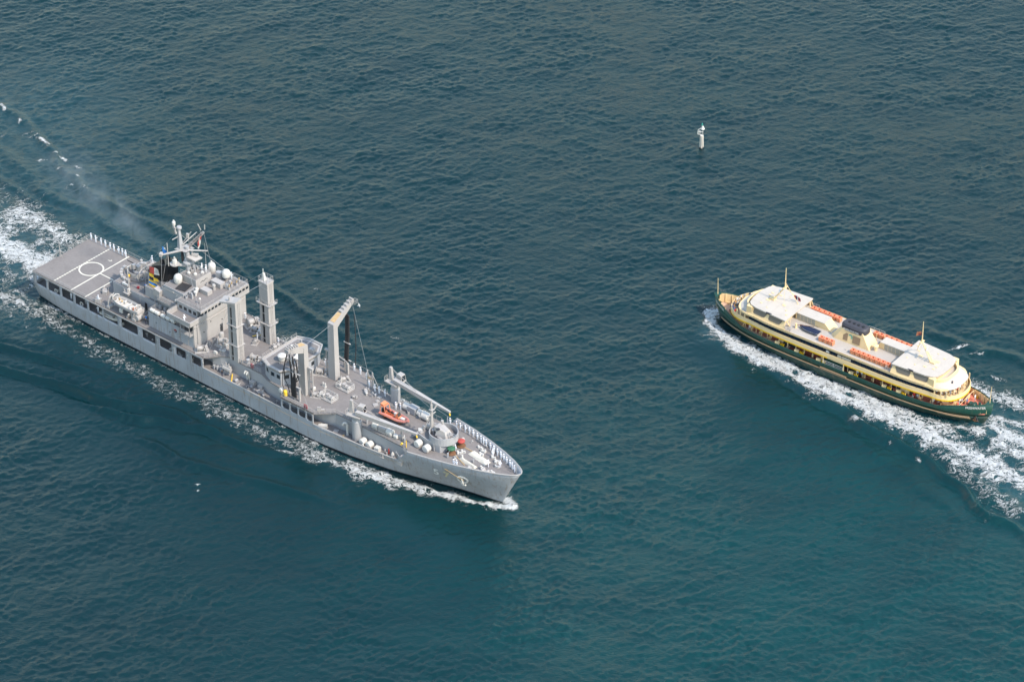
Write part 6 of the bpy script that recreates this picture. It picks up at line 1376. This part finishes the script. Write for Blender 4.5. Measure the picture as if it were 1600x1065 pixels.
# lettering
def ferry_text(body, pts_fn, size, mat, parent, name):
    vs, fs = text_mesh(body, size); m = MB(mat); m.add([pts_fn(v[0], v[1]) for v in vs], fs); return m.build(name, parent, smooth=False)
vs_, _ = text_mesh('FRESHWATER', 0.9); wT = max(v[0] for v in vs_)
def side_name(e, sd):
    def f(a, b_):
        # read left to right when seen from outside: direction of x depends on the side
        t = a/wT*3.6; x = (29.6+t if e > 0 else -33.2+t) if sd < 0 else (33.2-t if e > 0 else -29.6-t)
        z = 4.05+b_*0.85+0.06*(abs(x)-29.6); return (rake(x, z), sd*(fhb(x, z)+0.10), z)
    return f
for e in (-1, 1):
    for sd in (-1, 1): ferry_text('FRESHWATER', side_name(e, sd), 0.9, 'white', ferry, 'name_lettering')
for sd in (-1, 1):
    ferry_text('FRESHWATER', (lambda s2: (lambda a, b_: ((1.1-a/wT*3.8) if s2 > 0 else (-2.7+a/wT*3.8), s2*(1.67-0.06*b_), 10.32+b_*0.62)))(sd), 0.9, 'white', ff, 'name_lettering')
# end deck machinery, benches, anchor
m = MB('winch'); m.drum((-30.0, 0.2, 3.5), 0.5, 1.3, 'y', 12); m.cbox((-29.2, 0.3, 3.4), (0.7, 1.1, 0.8)); m.tube((-30.8, -0.6, 2.95), (-30.8, -0.6, 3.9), 0.3); m.tube((-30.7, 0.9, 2.95), (-30.7, 0.9, 3.7), 0.22); m.build('anchor_windlass', ferry)
for x, y in ((-28.2, 2.1), (-31.8, 1.0), (-31.8, -1.0), (-28.6, -2.9), (31.6, 1.2), (31.6, -1.2)):
    m = MB('fyellow' if x < 0 else 'cream'); m.tube((x, y, 2.95), (x, y, 3.5), 0.15); m.tube((x-0.4, y, 2.95), (x-0.4, y, 3.5), 0.15); m.build('mooring_bitt', ferry)
m = MB('cream'); m.cbox((-27.8, -0.8, 3.7), (0.12, 2.4, 1.0), 0.1); m.path([(-28.2, 3.0, 2.95), (-28.0, 2.9, 4.0), (-27.9, -3.0, 4.4), (-27.9, -3.1, 2.95)], 0.06, 5); m.build('crew_gate', ferry)
for x, y in ((28.6, 0.6), (29.4, 0.3), (27.8, 1.3)):
    bn = MB('bench').cbox((x, y, 3.4), (0.5, 2.2, 0.08)).build('bench', ferry, smooth=False); MB('bench').cbox((x-0.25, y, 3.7), (0.08, 2.2, 0.4)).build('backrest', bn, smooth=False)
for sd in (-1, 1):
    x = -31.4; y = fhb(x, 1.6); m = MB('dark'); m.hexa([(x-0.8, sd*(y-0.25), 0.9), (x+0.8, sd*(y-0.1), 0.9), (x+0.8, sd*(y+0.06), 0.9), (x-0.8, sd*(y-0.1), 0.9)], [(x-0.1, sd*(y-0.15), 2.2), (x+0.1, sd*(y-0.1), 2.2), (x+0.1, sd*(y+0.14), 2.2), (x-0.1, sd*(y+0.12), 2.2)]); m.use('rust'); m.tube((x, sd*(y+0.12), 2.0), (x, sd*(y+0.1), 1.0), 0.09); m.tube((x-0.5, sd*(y+0.05), 1.3), (x, sd*(y+0.1), 0.95), 0.1); m.tube((x+0.5, sd*(y+0.15), 1.3), (x, sd*(y+0.1), 0.95), 0.1); m.build('anchor', ferry)
# life ring on the aft side
m = MB('red'); m.path([(-26.2+0.36*math.cos(2*PI*i/12), fb_(26.2)-1.3, 4.2+0.36*math.sin(2*PI*i/12)) for i in range(13)], 0.1, 6); m.build('life_ring', ferry)

def on_ferry(x, y, z): return MF @ Vector((x, y, z))
# orange buoyant floats in rows on the sun deck
def float_box(label, loc, group):
    t = thing('buoyant_float', label, 'life float', loc, FERRY_H, group)
    m = MB('orange'); a, h = 0.50, 0.95
    for x0, x1, y0, y1 in ((-a, a, -a, -a+0.24), (-a, a, a-0.24, a), (-a, -a+0.24, -a+0.24, a-0.24), (a-0.24, a, -a+0.24, a-0.24)): m.box(x0, x1, y0, y1, 0.12, h)
    m.use('salmon')
    for x0, x1, y0, y1 in ((-a, a, -a, -a+0.22), (-a, a, a-0.22, a), (-a, -a+0.22, -a+0.22, a-0.22), (a-0.22, a, -a+0.22, a-0.22)): m.box(x0, x1, y0, y1, h+0.001, h+0.03)
    m.build('float_ring', t, smooth=False)
    m = MB('hole'); m.box(-a+0.24, a-0.24, -a+0.24, a-0.24, 0.12, 0.3); m.build('hole_floor', t, smooth=False)
    m = MB('strake')
    for x in (-0.3, 0.3):
        m.box(x-0.06, x+0.06, -a-0.03, -a, 0.1, 0.55); m.box(x-0.06, x+0.06, a, a+0.03, 0.1, 0.55)
    m.box(-0.5, 0.5, -0.5, 0.5, 0.0, 0.12); m.build('grab_strap', t, smooth=False)
    return t
first_f = None
rows = [('port side, forward row near the blue covered boat', 3, (4.55, 4.3), -1.22, 'orange floats beside the blue covered boat'),
        ('port side, aft row', 8, (-3.2, 4.35), -1.20, 'orange floats in the long row on the near side aft'),
        ('starboard side, forward row', 6, (11.8, -4.0), -1.24, 'orange floats in the far row forward of the funnel'),
        ('starboard side, aft row', 8, (-3.6, -4.0), -1.22, 'orange floats in the far row aft of the funnel')]
words_ = {0: 'beside the blue covered boat, counted from the bow', 1: 'in the long near row aft of the funnel, counted from the funnel', 2: 'in the far row forward of the funnel, counted from the bow roof', 3: 'in the far row aft of the funnel, counted from the funnel'}
for ri, (w0_, n, (x0, y0), dx, grp) in enumerate(rows):
    for k in range(n):
        lb2 = '%s orange float %s' % (ORD[k], words_[ri])
        loc = on_ferry(x0+dx*k, y0, 7.45)
        if first_f is None: first_f = float_box(lb2, loc, grp)
        else: dup(first_f, loc, FERRY_H, lb2, grp)
tb = thing('tender_boat', 'small boat under a navy blue canvas cover on the sun deck of the ferry', 'covered boat', on_ferry(8.4, 2.9, 7.5), FERRY_H)
m = MB('white'); boat_hull(m, 4.6, 1.8, 0.55, 0.9); m.build('hull', tb)
m = MB('navy'); N = 12; K = 9; vs = []
for i in range(N+1):
    s_ = i/N; x = -2.35+4.75*s_; b_ = 0.98*(1-max(0, (s_-0.5)/0.5)**2.4)*(0.93+0.07*min(1, s_*6))
    for j in range(K):
        q = (j/(K-1)-0.5)*2; vs.append((x, q*b_, 0.36+0.42*(1-abs(q)**2.2)*(0.65 if i in (0,) else 1)+0.04*math.sin(x*4+q*2)))
m.add(vs, [[i*K+j, (i+1)*K+j, (i+1)*K+j+1, i*K+j+1] for i in range(N) for j in range(K-1)]+[[j for j in range(K)]]); m.build('canvas_cover', tb)
flag('flag', on_ferry(15.6, -1.9, 11.3), on_ferry(14.2, -2.3, 10.7), 0.9, [('dred',), ('navy', 0.3, 0.45, 0, 1), ('white', 0.5, 0.6, 0, 1), ('navy', 0, 1, 0.4, 0.55)], 'dark red and navy flag flying over the forward roof of the ferry')
flag('flag', on_ferry(-16.4, 0.0, 15.9), on_ferry(-15.2, -0.2, 15.4), 0.95, [('orange',), ('red', 0, 0.6, 0, 0.6)], 'small orange red flag at the aft mast of the ferry')

# ================================================================== CHANNEL BEACON
bc = thing('channel_beacon', 'white pile beacon with a green topmark standing in open water', 'beacon', (43.5, 79.0, 0))
for x, y in ((-0.28, 0.0), (0.28, 0.1), (0.0, -0.36)):
    m = MB('concrete'); m.tube((x*1.25, y*1.25, 0.35), (x, y, 3.3), 0.16, 0.14, 10); m.build('pile', bc)
    m = MB('dark'); m.tube((x*1.28, y*1.28, -2.0), (x*1.25, y*1.25, 0.35), 0.23, 0.22, 10); m.build('pile_foot', bc)
m = MB('concrete'); m.lathe([(0.4, 0), (0.4, 0.15)], (0, 0, 3.3), 12); m.build('pile_cap', bc)
m = MB('white')
for a, b_ in (((-1.0, -0.1, 3.9), (-0.9, -0.1, 5.0)), ((-1.0, -0.1, 3.9), (0.2, 0, 3.6)), ((-0.9, -0.1, 5.0), (-0.2, 0, 5.4)), ((0.2, 0, 3.5), (0.2, 0, 5.3)), ((-0.9, -0.1, 4.4), (0.2, 0, 4.4))): m.tube(a, b_, 0.07)
m.cbox((-0.5, 0.1, 4.4), (0.5, 0.1, 0.6)); m.build('ladder_frame', bc)
m = MB('white'); m.lathe([(0.35, 0), (0.5, 0.12), (0.32, 0.4), (0.2, 0.8)], (0.15, 0, 5.1), 10); m.build('lantern_platform', bc)
m = MB('emblem'); m.lathe([(0.08, 0), (0.16, 0.15), (0.13, 0.5), (0.02, 0.8)], (0.0, 0, 6.0), 10); m.use('white'); m.tube((0.05, 0, 5.6), (0, 0, 6.0), 0.08); m.build('green_lantern', bc)

# ================================================================== PEOPLE
def skin_person(name, joints, radii, edges, cols):
    me_ = bpy.data.meshes.new(name); me_.from_pydata(joints, edges, [])
    o = bpy.data.objects.new(name, me_); COL.objects.link(o)
    sk = o.modifiers.new('skin', 'SKIN'); sk.use_smooth_shade = True
    for v, r in zip(me_.skin_vertices[0].data, radii): v.radius = r if isinstance(r, tuple) else (r, r)
    me_.skin_vertices[0].data[0].use_root = True
    sb_ = o.modifiers.new('sub', 'SUBSURF'); sb_.levels = 1; sb_.render_levels = 1
    dg = bpy.context.evaluated_depsgraph_get(); out = bpy.data.meshes.new_from_object(o.evaluated_get(dg)); bpy.data.objects.remove(o); bpy.data.meshes.remove(me_)
    out.materials.clear()
    for c in cols[0]: out.materials.append(M[c])
    for p in out.polygons: p.material_index = cols[1](p.center); p.use_smooth = True
    out.name = name
    return out
def standing(arms='down', cols=('uniform', 'skin', 'uniform', 'uniform', 'hair'), cap=True):
    #        pelvis        waist       chest       neck        head base  head top
    J = [(0,0,0.92), (0,0,1.10), (0,0,1.34), (0,0,1.50), (0.015,0,1.58), (0.01,0,1.74)]
    Rr = [(0.13,0.16), (0.11,0.14), (0.13,0.18), 0.06, (0.085,0.08), (0.095,0.085)]
    E_ = [(0,1),(1,2),(2,3),(3,4),(4,5)]
    def chain(start, pts, rs):
        p = start
        for q, r in zip(pts, rs): J.append(q); Rr.append(r); E_.append((p, len(J)-1)); p = len(J)-1
    for s_ in (-1, 1):
        chain(0, [(0,0.10*s_,0.86), (0.02,0.11*s_,0.48), (-0.01,0.11*s_,0.10), (0.11,0.13*s_,0.05)], [0.095, 0.065, 0.05, 0.045])
        if arms == 'down': pts = [(0,0.20*s_,1.40), (-0.02,0.26*s_,1.14), (0.03,0.25*s_,0.90), (0.06,0.25*s_,0.80)]
        elif arms == 'behind': pts = [(0,0.20*s_,1.40), (-0.08,0.27*s_,1.16), (-0.17,0.10*s_,0.98), (-0.18,0.04*s_,0.95)]
        elif arms == 'raised' and s_ > 0: pts = [(0,0.20*s_,1.40), (0.14,0.36*s_,1.44), (0.12,0.16*s_,1.66), (0.11,0.11*s_,1.70)]
        elif arms == 'forward': pts = [(0,0.20*s_,1.40), (0.10,0.24*s_,1.18), (0.34,0.20*s_,1.18), (0.42,0.19*s_,1.18)]
        else: pts = [(0,0.20*s_,1.40), (-0.02,0.26*s_,1.14), (0.03,0.25*s_,0.90), (0.06,0.25*s_,0.80)]
        chain(2, pts, [0.06, 0.048, 0.038, 0.036])
    top = 1.67
    def cm(c):
        if c.z > top: return 4 if not cap else 0
        if c.z > 1.49: return 1 if c.x > -0.03 or cap else 4
        r = math.hypot(c.x, c.y)
        if arms == 'down' and c.z < 0.88 and abs(c.y) > 0.2: return 1
        if c.z < 0.09: return 3
        return 2 if c.z < 0.95 else 0
    return skin_person('person', J, Rr, E_, (cols, cm))
def seated(cols):
    J = [(0,0,0.50), (-0.03,0,0.68), (-0.05,0,0.92), (-0.04,0,1.08), (-0.02,0,1.16), (-0.03,0,1.32)]
    Rr = [(0.13,0.17), (0.12,0.15), (0.13,0.18), 0.06, (0.085,0.08), (0.095,0.085)]
    E_ = [(0,1),(1,2),(2,3),(3,4),(4,5)]
    def chain(start, pts, rs):
        p = start
        for q, r in zip(pts, rs): J.append(q); Rr.append(r); E_.append((p, len(J)-1)); p = len(J)-1
    for s_ in (-1, 1):
        chain(0, [(0.10,0.10*s_,0.50), (0.44,0.12*s_,0.50), (0.46,0.12*s_,0.12), (0.57,0.13*s_,0.06)], [0.09, 0.07, 0.05, 0.045])
        chain(2, [(-0.05,0.20*s_,0.98), (0.02,0.26*s_,0.74), (0.26,0.18*s_,0.62), (0.34,0.14*s_,0.60)], [0.06, 0.048, 0.038, 0.036])
    def cm(c):
        if c.z > 1.255 or (c.z > 1.12 and c.x < -0.06): return 4
        if c.z > 1.075: return 1
        if c.x > 0.29 and 0.54 < c.z < 0.66: return 1
        if c.z < 0.1: return 3
        return 2 if (c.z < 0.58) else 0
    return skin_person('person', J, Rr, E_, (cols, cm))
SAILOR = [standing('down'), standing('behind'), standing('forward')]
SALUTE = standing('raised')
cap_mesh = MB('uniform'); cap_mesh.lathe([(0.09, 1.70), (0.15, 1.74), (0.15, 1.77), (0.08, 1.80), (0.01, 1.81)], (0.01, 0, 0), 10)
def body(mesh, label, loc, rz, group=None, cap=False):
    o = bpy.data.objects.new('person', mesh); COL.objects.link(o); o.location = loc; o.rotation_euler = (0, 0, rz); tag(o, label, 'person', group)
    if cap:
        global _cap
        if _cap is None: _cap = cap_mesh.build('cap', o)
        else: c = _cap.copy(); COL.objects.link(c); c.parent = o
    return o
_cap = None
R_ = random.Random(11)
def sailors(pts, lab, grp, z, face, mesh=None):
    for k, p in enumerate(pts):
        x, y = p[0], p[1]; zz = z(x) if callable(z) else z
        body(mesh or SAILOR[0 if R_.random() < 0.6 else R_.choice((1, 2))], lab(k), on_ship(x, y, zz), SHIP_H+face+R_.uniform(-0.25, 0.25), grp, True)
sailors([(x, 7.9) for x in (0.8, 2.2, 3.9, 5.2, 6.7, 7.8, 9.3, 10.4, 11.4)], lambda k: '%s white sailor from the stern corner along the far rail of the flight deck' % ORD[k], 'sailors lining the port edge of the flight deck', 7.0, PI/2)
bow = [105.6, 107.3, 108.3, 109.6, 110.7, 111.9, 113.2, 114.4, 115.2, 116.1, 117.5, 118.7, 119.9, 121.1, 122.1, 123.2, 124.4, 125.3, 126.3]
sailors([(x, min(5.9, hb(x, sheer(x)+0.3)-0.75)) for x in bow[::-1]], lambda k: '%s white sailor from the bow tip in the row along the port bulwark' % ORD[k], 'sailors lining the port bulwark of the bow', lambda x: sheer(x)+0.01, PI/2)
sailors([(78.0, 7.7), (79.8, 7.6), (82.1, 7.0), (84.4, 5.2), (86.2, 4.9), (87.4, 4.9), (89.0, 4.9), (93.6, 3.0), (94.5, 3.4)], lambda k: '%s white sailor going forward along the port rail from the forward hose mast' % ORD[k], 'sailors along the port rail beside the cargo deck', 7.0, PI/2)
one = [((19.6, -8.2, 7.0), -PI/2, 'white sailor standing alone at the near edge of the flight deck'), ((21.0, 6.6, 10.21), PI/2, 'white sailor on the hangar roof behind the gun platform'), ((25.5, 5.2, 10.21), PI/2, 'white sailor with raised arm on the roof by the funnel'),
       ((39.4, 3.4, 17.52), 0.5, 'white sailor atop the director house, nearer the mast'), ((40.5, 3.5, 17.52), 0.3, 'white sailor atop the director house, nearer the white dome'), ((43.9, 7.4, 15.18), PI/2, 'white sailor beside the dome at the port end of the bridge roof'),
       ((47.9, 6.9, 7.0), PI/2, 'white sailor at the port foot of the bridge front'), ((54.0, 5.0, 7.0), 1.0, 'white sailor aft of the port transfer mast, farther aft'), ((55.0, 3.1, 7.0), 1.2, 'white sailor standing against the foot of the port transfer mast'), ((59.6, 4.6, 7.0), 1.5, 'white sailor forward of the port transfer mast'),
       ((72.4, 5.2, 7.0), PI/2, 'white sailor on deck between control house and port hose mast'), ((121.0, -0.3, 7.32), -2.4, 'white sailor standing in the middle of the forecastle beside the canvas cover'), ((112.4, -0.3, 7.02), -1.5, 'white sailor by the gun house between the two capstans'),
       ((115.4, -4.3, 7.13), -PI/2, 'white sailor at the near bulwark above the hull number, farther aft'), ((116.1, -4.2, 7.15), -PI/2, 'white sailor at the near bulwark above the hull number, farther forward'), ((119.4, 2.9, 7.27), 2.0, 'white sailor stepping inboard of the bow row'), ((123.0, 0.9, 7.4), 2.2, 'white sailor inboard of the bow row near the tip'),
       ((45.2, -8.0, 12.92), 0.0, 'white sailor standing in the starboard bridge wing'),
       ((10.4, -7.6, 3.62), -PI/2, 'white clothed sailor seen in the third opening of the hull side'), ((15.6, -7.6, 3.62), -PI/2, 'white clothed sailor seen in the fourth opening of the hull side'), ((18.6, -7.6, 3.62), -PI/2, 'white clothed sailor seen at the aft end of the long hull opening')]
for k, (p, f_, lab) in enumerate(one): body(SALUTE if 'raised arm' in lab else SAILOR[k % 3], lab, on_ship(*p), SHIP_H+f_, None, True)
crew = standing('down', ('blue', 'skin', 'cl8', 'shoe', 'hair'), False); dcrew = standing('down', ('cl2', 'skin', 'cl1', 'cl2', 'hair'), False)
body(crew, 'crewman in bright blue shirt on the hangar roof', on_ship(27.5, -1.8, 10.22), SHIP_H-1.2); body(dcrew, 'dark clothed crewman on the hangar roof beside the blue shirted one', on_ship(28.3, -1.3+0.0, 12.62) if False else on_ship(27.9, -2.4, 10.22), SHIP_H-2.0)
body(crew, 'crewman in bright blue shirt beside the lifeboat winch', on_ship(32.6, -7.0, 7.0), SHIP_H-1.4); body(dcrew, 'dark clothed crewman beside the lifeboat winch', on_ship(33.3, -7.8, 7.0), SHIP_H-2.0)
body(standing('forward', ('cl2', 'skin', 'cl1', 'cl2', 'hair'), False), 'dark clothed crewman working on the open side walkway below the transfer mast', on_ship(55.2, -7.8, 3.61), SHIP_H-1)
# passengers
CLN = ['white', 'navy', 'black', 'blue', 'red', 'grey', 'tan', 'cream', 'slate', 'ochre']
SEAT, STAND = {}, {}
def passenger(ci, ti, seat, label, loc, rz, grp):
    D = SEAT if seat else STAND
    if (ci, ti) not in D: 
        cols = ('cl%d' % ci, 'skin', 'cl%d' % ti, 'cl2', 'hair'); D[(ci, ti)] = seated(cols) if seat else standing('down', cols, False)
    return body(D[(ci, ti)], label, loc, rz, grp)
Rp = random.Random(21); TR = [1, 2, 8, 5]
# crowd on the open upper deck at the leading end, in rows
G1 = 'passengers crowded on the open upper deck at the bow of the ferry'
rowx = [28.2, 27.5, 26.8, 26.0]; 
rn = ['front', 'second', 'third', 'back']
for r, x in enumerate(rowx):
    n = (8, 10, 11, 11)[r]; w_ = up(x)-0.5
    for k in range(n):
        if Rp.random() < 0.12: continue
        y = w_-(2*w_)*k/(n-1); ci = Rp.randrange(10); ti = Rp.choice(TR); seat = Rp.random() < 0.65
        if r == 1 and k == 7: ci = 4
        passenger(ci, ti, seat, '%s passenger from the near side, %s clothed, %s row on the upper bow deck' % (ORD[k], CLN[ci], rn[r]), on_ferry(x+Rp.uniform(-0.15, 0.15), y, 5.16), FERRY_H+Rp.uniform(-0.5, 0.5), G1)
# open upper deck at the trailing end
G2 = 'passengers at the rail of the open upper deck aft'
for k, (x, y) in enumerate(((-23.6, 4.3), (-24.6, 3.9), (-25.3, 3.4), (-25.9, 2.6), (-26.4, 1.7), (-26.6, 0.8), (-26.6, -0.2), (-26.4, -1.3), (-25.9, -2.2), (-25.2, -3.1))):
    ci = (0, 7, 0, 5, 6, 4, 0, 9, 7, 0)[k]; passenger(ci, TR[k % 4], k % 3 == 1, '%s passenger, %s clothed, around the upper stern deck from the near side' % (ORD[k], CLN[ci]), on_ferry(x*0.985, y*0.93, 5.16), FERRY_H+PI+Rp.uniform(-0.6, 0.6), G2)
G3 = 'passengers on the lower decks of the ferry'
for x, y, ci, seat, lab, a in ((-7.4+2.4, 5.0, 0, 0, 'passenger in white standing at the midship opening, nearer the gate', PI/2), (-6.0, 5.0, 7, 0, 'passenger in pale clothes standing at the midship opening, farther aft', PI/2),
                            (-19.2, 4.6, 5, 1, 'grey clothed passenger sitting on the first bench aft along the side deck', PI/2), (-18.4, 4.7, 4, 1, 'red clothed passenger sitting on the first bench aft along the side deck', PI/2), (-22.6, 3.9, 0, 1, 'white shirted passenger sitting between the aft side benches', PI/2), (-23.6, 3.6, 6, 1, 'tan clothed passenger on the last side bench aft', PI/2),
                            (-27.3, 1.9, 0, 1, 'white shirted passenger seated below the upper stern deck, nearer side', PI), (-27.2, 1.2, 0, 0, 'white clothed passenger standing below the upper stern deck', PI), (-27.3, 0.5, 5, 1, 'grey clothed passenger seated below the upper stern deck', PI), (-27.2, -1.6, 2, 0, 'black clothed passenger standing below the upper stern deck, far side', PI),
                            (28.1, 0.2, 4, 1, 'red clothed passenger on the foredeck bench', 0.2), (28.0, -0.8, 0, 1, 'white clothed passenger on the foredeck bench', -0.2), (28.3, 1.5, 6, 1, 'tan clothed passenger on the foredeck bench, near side', 0.3), (27.6, -1.9, 1, 0, 'navy clothed passenger standing on the foredeck, far side', 0.5), (29.0, 0.9, 7, 1, 'pale clothed passenger on the foremost bench', 0.1), (28.8, -0.5, 9, 1, 'ochre clothed passenger on the foremost bench', 0.0),
                            (-28.4, 0.4, 3, 0, 'blue clothed passenger standing by the windlass on the red deck', PI), (-29.0, -1.8, 7, 0, 'pale clothed passenger standing at the far side of the red deck', PI), (-27.6, 2.6, 4, 0, 'red clothed passenger standing at the near side of the red deck', PI),
                            (22.4, 4.0, 7, 1, 'pale clothed passenger on the forward side deck bench', PI/2)):
    passenger(ci, TR[int(abs(x)*3) % 4], seat, lab, on_ferry(x, y, 2.96), FERRY_H+a, G3)

# ================================================================== gulls
def gull(label, loc, rz, bank=0.2):
    m = MB('white'); m.lathe([(0.01, -0.26), (0.05, -0.2), (0.085, -0.05), (0.08, 0.08), (0.055, 0.16), (0.06, 0.22), (0.01, 0.29)], (0, 0, 0), 8, 'x'); 
    o = m.build('seagull'); o.location = loc; o.rotation_euler = (bank, 0, rz); tag(o, label, 'gull')
    for s_ in (-1, 1):
        m = MB('white'); m.hexa([(-0.08, s_*0.05, 0.02), (0.10, s_*0.05, 0.02), (0.14, s_*0.34, 0.12), (-0.02, s_*0.34, 0.12)][::s_], [(-0.08, s_*0.05, 0.05), (0.10, s_*0.05, 0.05), (0.14, s_*0.34, 0.14), (-0.02, s_*0.34, 0.14)][::s_]); m.use('lgrey'); m.hexa([(-0.02, s_*0.34, 0.12), (0.14, s_*0.34, 0.12), (0.0, s_*0.72, 0.06), (-0.06, s_*0.70, 0.06)][::s_], [(-0.02, s_*0.34, 0.14), (0.14, s_*0.34, 0.14), (0.0, s_*0.72, 0.07), (-0.06, s_*0.70, 0.07)][::s_]); m.build('wing', o)
    m = MB('white'); m.prism([(-0.38, -0.08), (-0.22, -0.04), (-0.22, 0.04), (-0.38, 0.08)], -0.01, 0.01); m.build('tail', o)
    return o
gull('white gull gliding over the water beyond the forward port hose mast', (-32.3, 4.5, 6.0), 0.3)
gull('white gull flying low over dark water off the starboard side of the navy ship', (-62.3, -53.1, 1.5), 1.2, -0.3)

# ================================================================== funnel smoke
def smoke():
    pts = [(30.6, 1.6, 18.2, 0.5), (28.5, 2.4, 18.8, 1.0), (25, 3.6, 19.2, 1.8), (20, 5, 19.6, 2.7), (13, 6.3, 20.2, 3.6), (4, 7.2, 21, 4.6), (-6, 7.6, 22, 5.4), (-12, 7.8, 22.6, 2.0)]
    m = MB(); n = 14; vs = []
    for x, y, z, r in pts:
        for i in range(n): t_ = 2*PI*i/n; vs.append((x+0.15*r*math.sin(t_), y+1.5*r*math.cos(t_), z+1.1*r*math.sin(t_)))
    fs = [[j*n+i, j*n+(i+1) % n, (j+1)*n+(i+1) % n, (j+1)*n+i] for j in range(len(pts)-1) for i in range(n)]+[list(range(n))[::-1], [(len(pts)-1)*n+i for i in range(n)]]
    me_ = bpy.data.meshes.new('funnel_smoke'); me_.from_pydata(vs, [], fs)
    import bmesh
    bm_ = bmesh.new(); bm_.from_mesh(me_); bmesh.ops.recalc_face_normals(bm_, faces=bm_.faces); bm_.to_mesh(me_); bm_.free()
    o = bpy.data.objects.new('funnel_smoke', me_); COL.objects.link(o); o.location = SHIP_O; o.rotation_euler.z = SHIP_H; o['kind'] = 'stuff'
    o['label'] = 'thin bluish exhaust smoke drifting aft from the ship funnel'
    mt = bpy.data.materials.new('thin_blue_smoke'); mt.use_nodes = True; t2 = mt.node_tree; t2.nodes.clear()
    out = t2.nodes.new('ShaderNodeOutputMaterial'); pv = t2.nodes.new('ShaderNodeVolumePrincipled'); pv.inputs['Color'].default_value = (0.82, 0.90, 0.97, 1); pv.inputs['Anisotropy'].default_value = 0.2
    tc = t2.nodes.new('ShaderNodeTexCoord'); nz = nn(t2, 'ShaderNodeTexNoise', Scale=0.22, Detail=5.0, Distortion=1.2, Roughness=0.6); t2.links.new(tc.outputs['Object'], nz.inputs['Vector'])
    mr = nn(t2, 'ShaderNodeMapRange'); mr.inputs['From Min'].default_value = 0.40; mr.inputs['From Max'].default_value = 0.75; mr.inputs['To Max'].default_value = 0.15; t2.links.new(nz.outputs['Fac'], mr.inputs['Value'])
    sp = t2.nodes.new('ShaderNodeSeparateXYZ'); t2.links.new(tc.outputs['Object'], sp.inputs[0]); fd = nn(t2, 'ShaderNodeMapRange'); fd.inputs['From Min'].default_value = -12; fd.inputs['From Max'].default_value = 27; fd.inputs['To Min'].default_value = 0.12; t2.links.new(sp.outputs[0], fd.inputs['Value'])
    def mm_(op, a, b_):
        q = t2.nodes.new('ShaderNodeMath'); q.operation = op
        for i, v in enumerate((a, b_)):
            if isinstance(v, (int, float)): q.inputs[i].default_value = v
            else: t2.links.new(v, q.inputs[i])
        return q.outputs[0]
    xs_, ys_, zs_ = sp.outputs[0], sp.outputs[1], sp.outputs[2]
    dy_ = mm_('SUBTRACT', ys_, mm_('SUBTRACT', 7.6, mm_('MULTIPLY', xs_, 0.18))); dz_ = mm_('SUBTRACT', zs_, mm_('SUBTRACT', 21.3, mm_('MULTIPLY', xs_, 0.10)))
    rr_ = mm_('MAXIMUM', mm_('SUBTRACT', 6.8, mm_('MULTIPLY', xs_, 0.19)), 0.3); dd_ = mm_('DIVIDE', mm_('SQRT', mm_('ADD', mm_('MULTIPLY', dy_, dy_), mm_('MULTIPLY', dz_, dz_)), 0.0), rr_)
    soft = mm_('MAXIMUM', mm_('SUBTRACT', 1.0, dd_), 0.0); soft = mm_('MULTIPLY', soft, mr.outputs[0])
    mu = nn(t2, 'ShaderNodeMath', _operation='MULTIPLY'); t2.links.new(soft, mu.inputs[0]); t2.links.new(fd.outputs[0], mu.inputs[1]); t2.links.new(mu.outputs[0], pv.inputs['Density']); t2.links.new(pv.outputs[0], out.inputs['Volume'])
    me_.materials.append(mt); mt.volume_intersection_method if hasattr(mt, 'volume_intersection_method') else None
smoke()
S.cycles.volume_step_rate = 4.0
S.cycles.volume_max_steps = 64
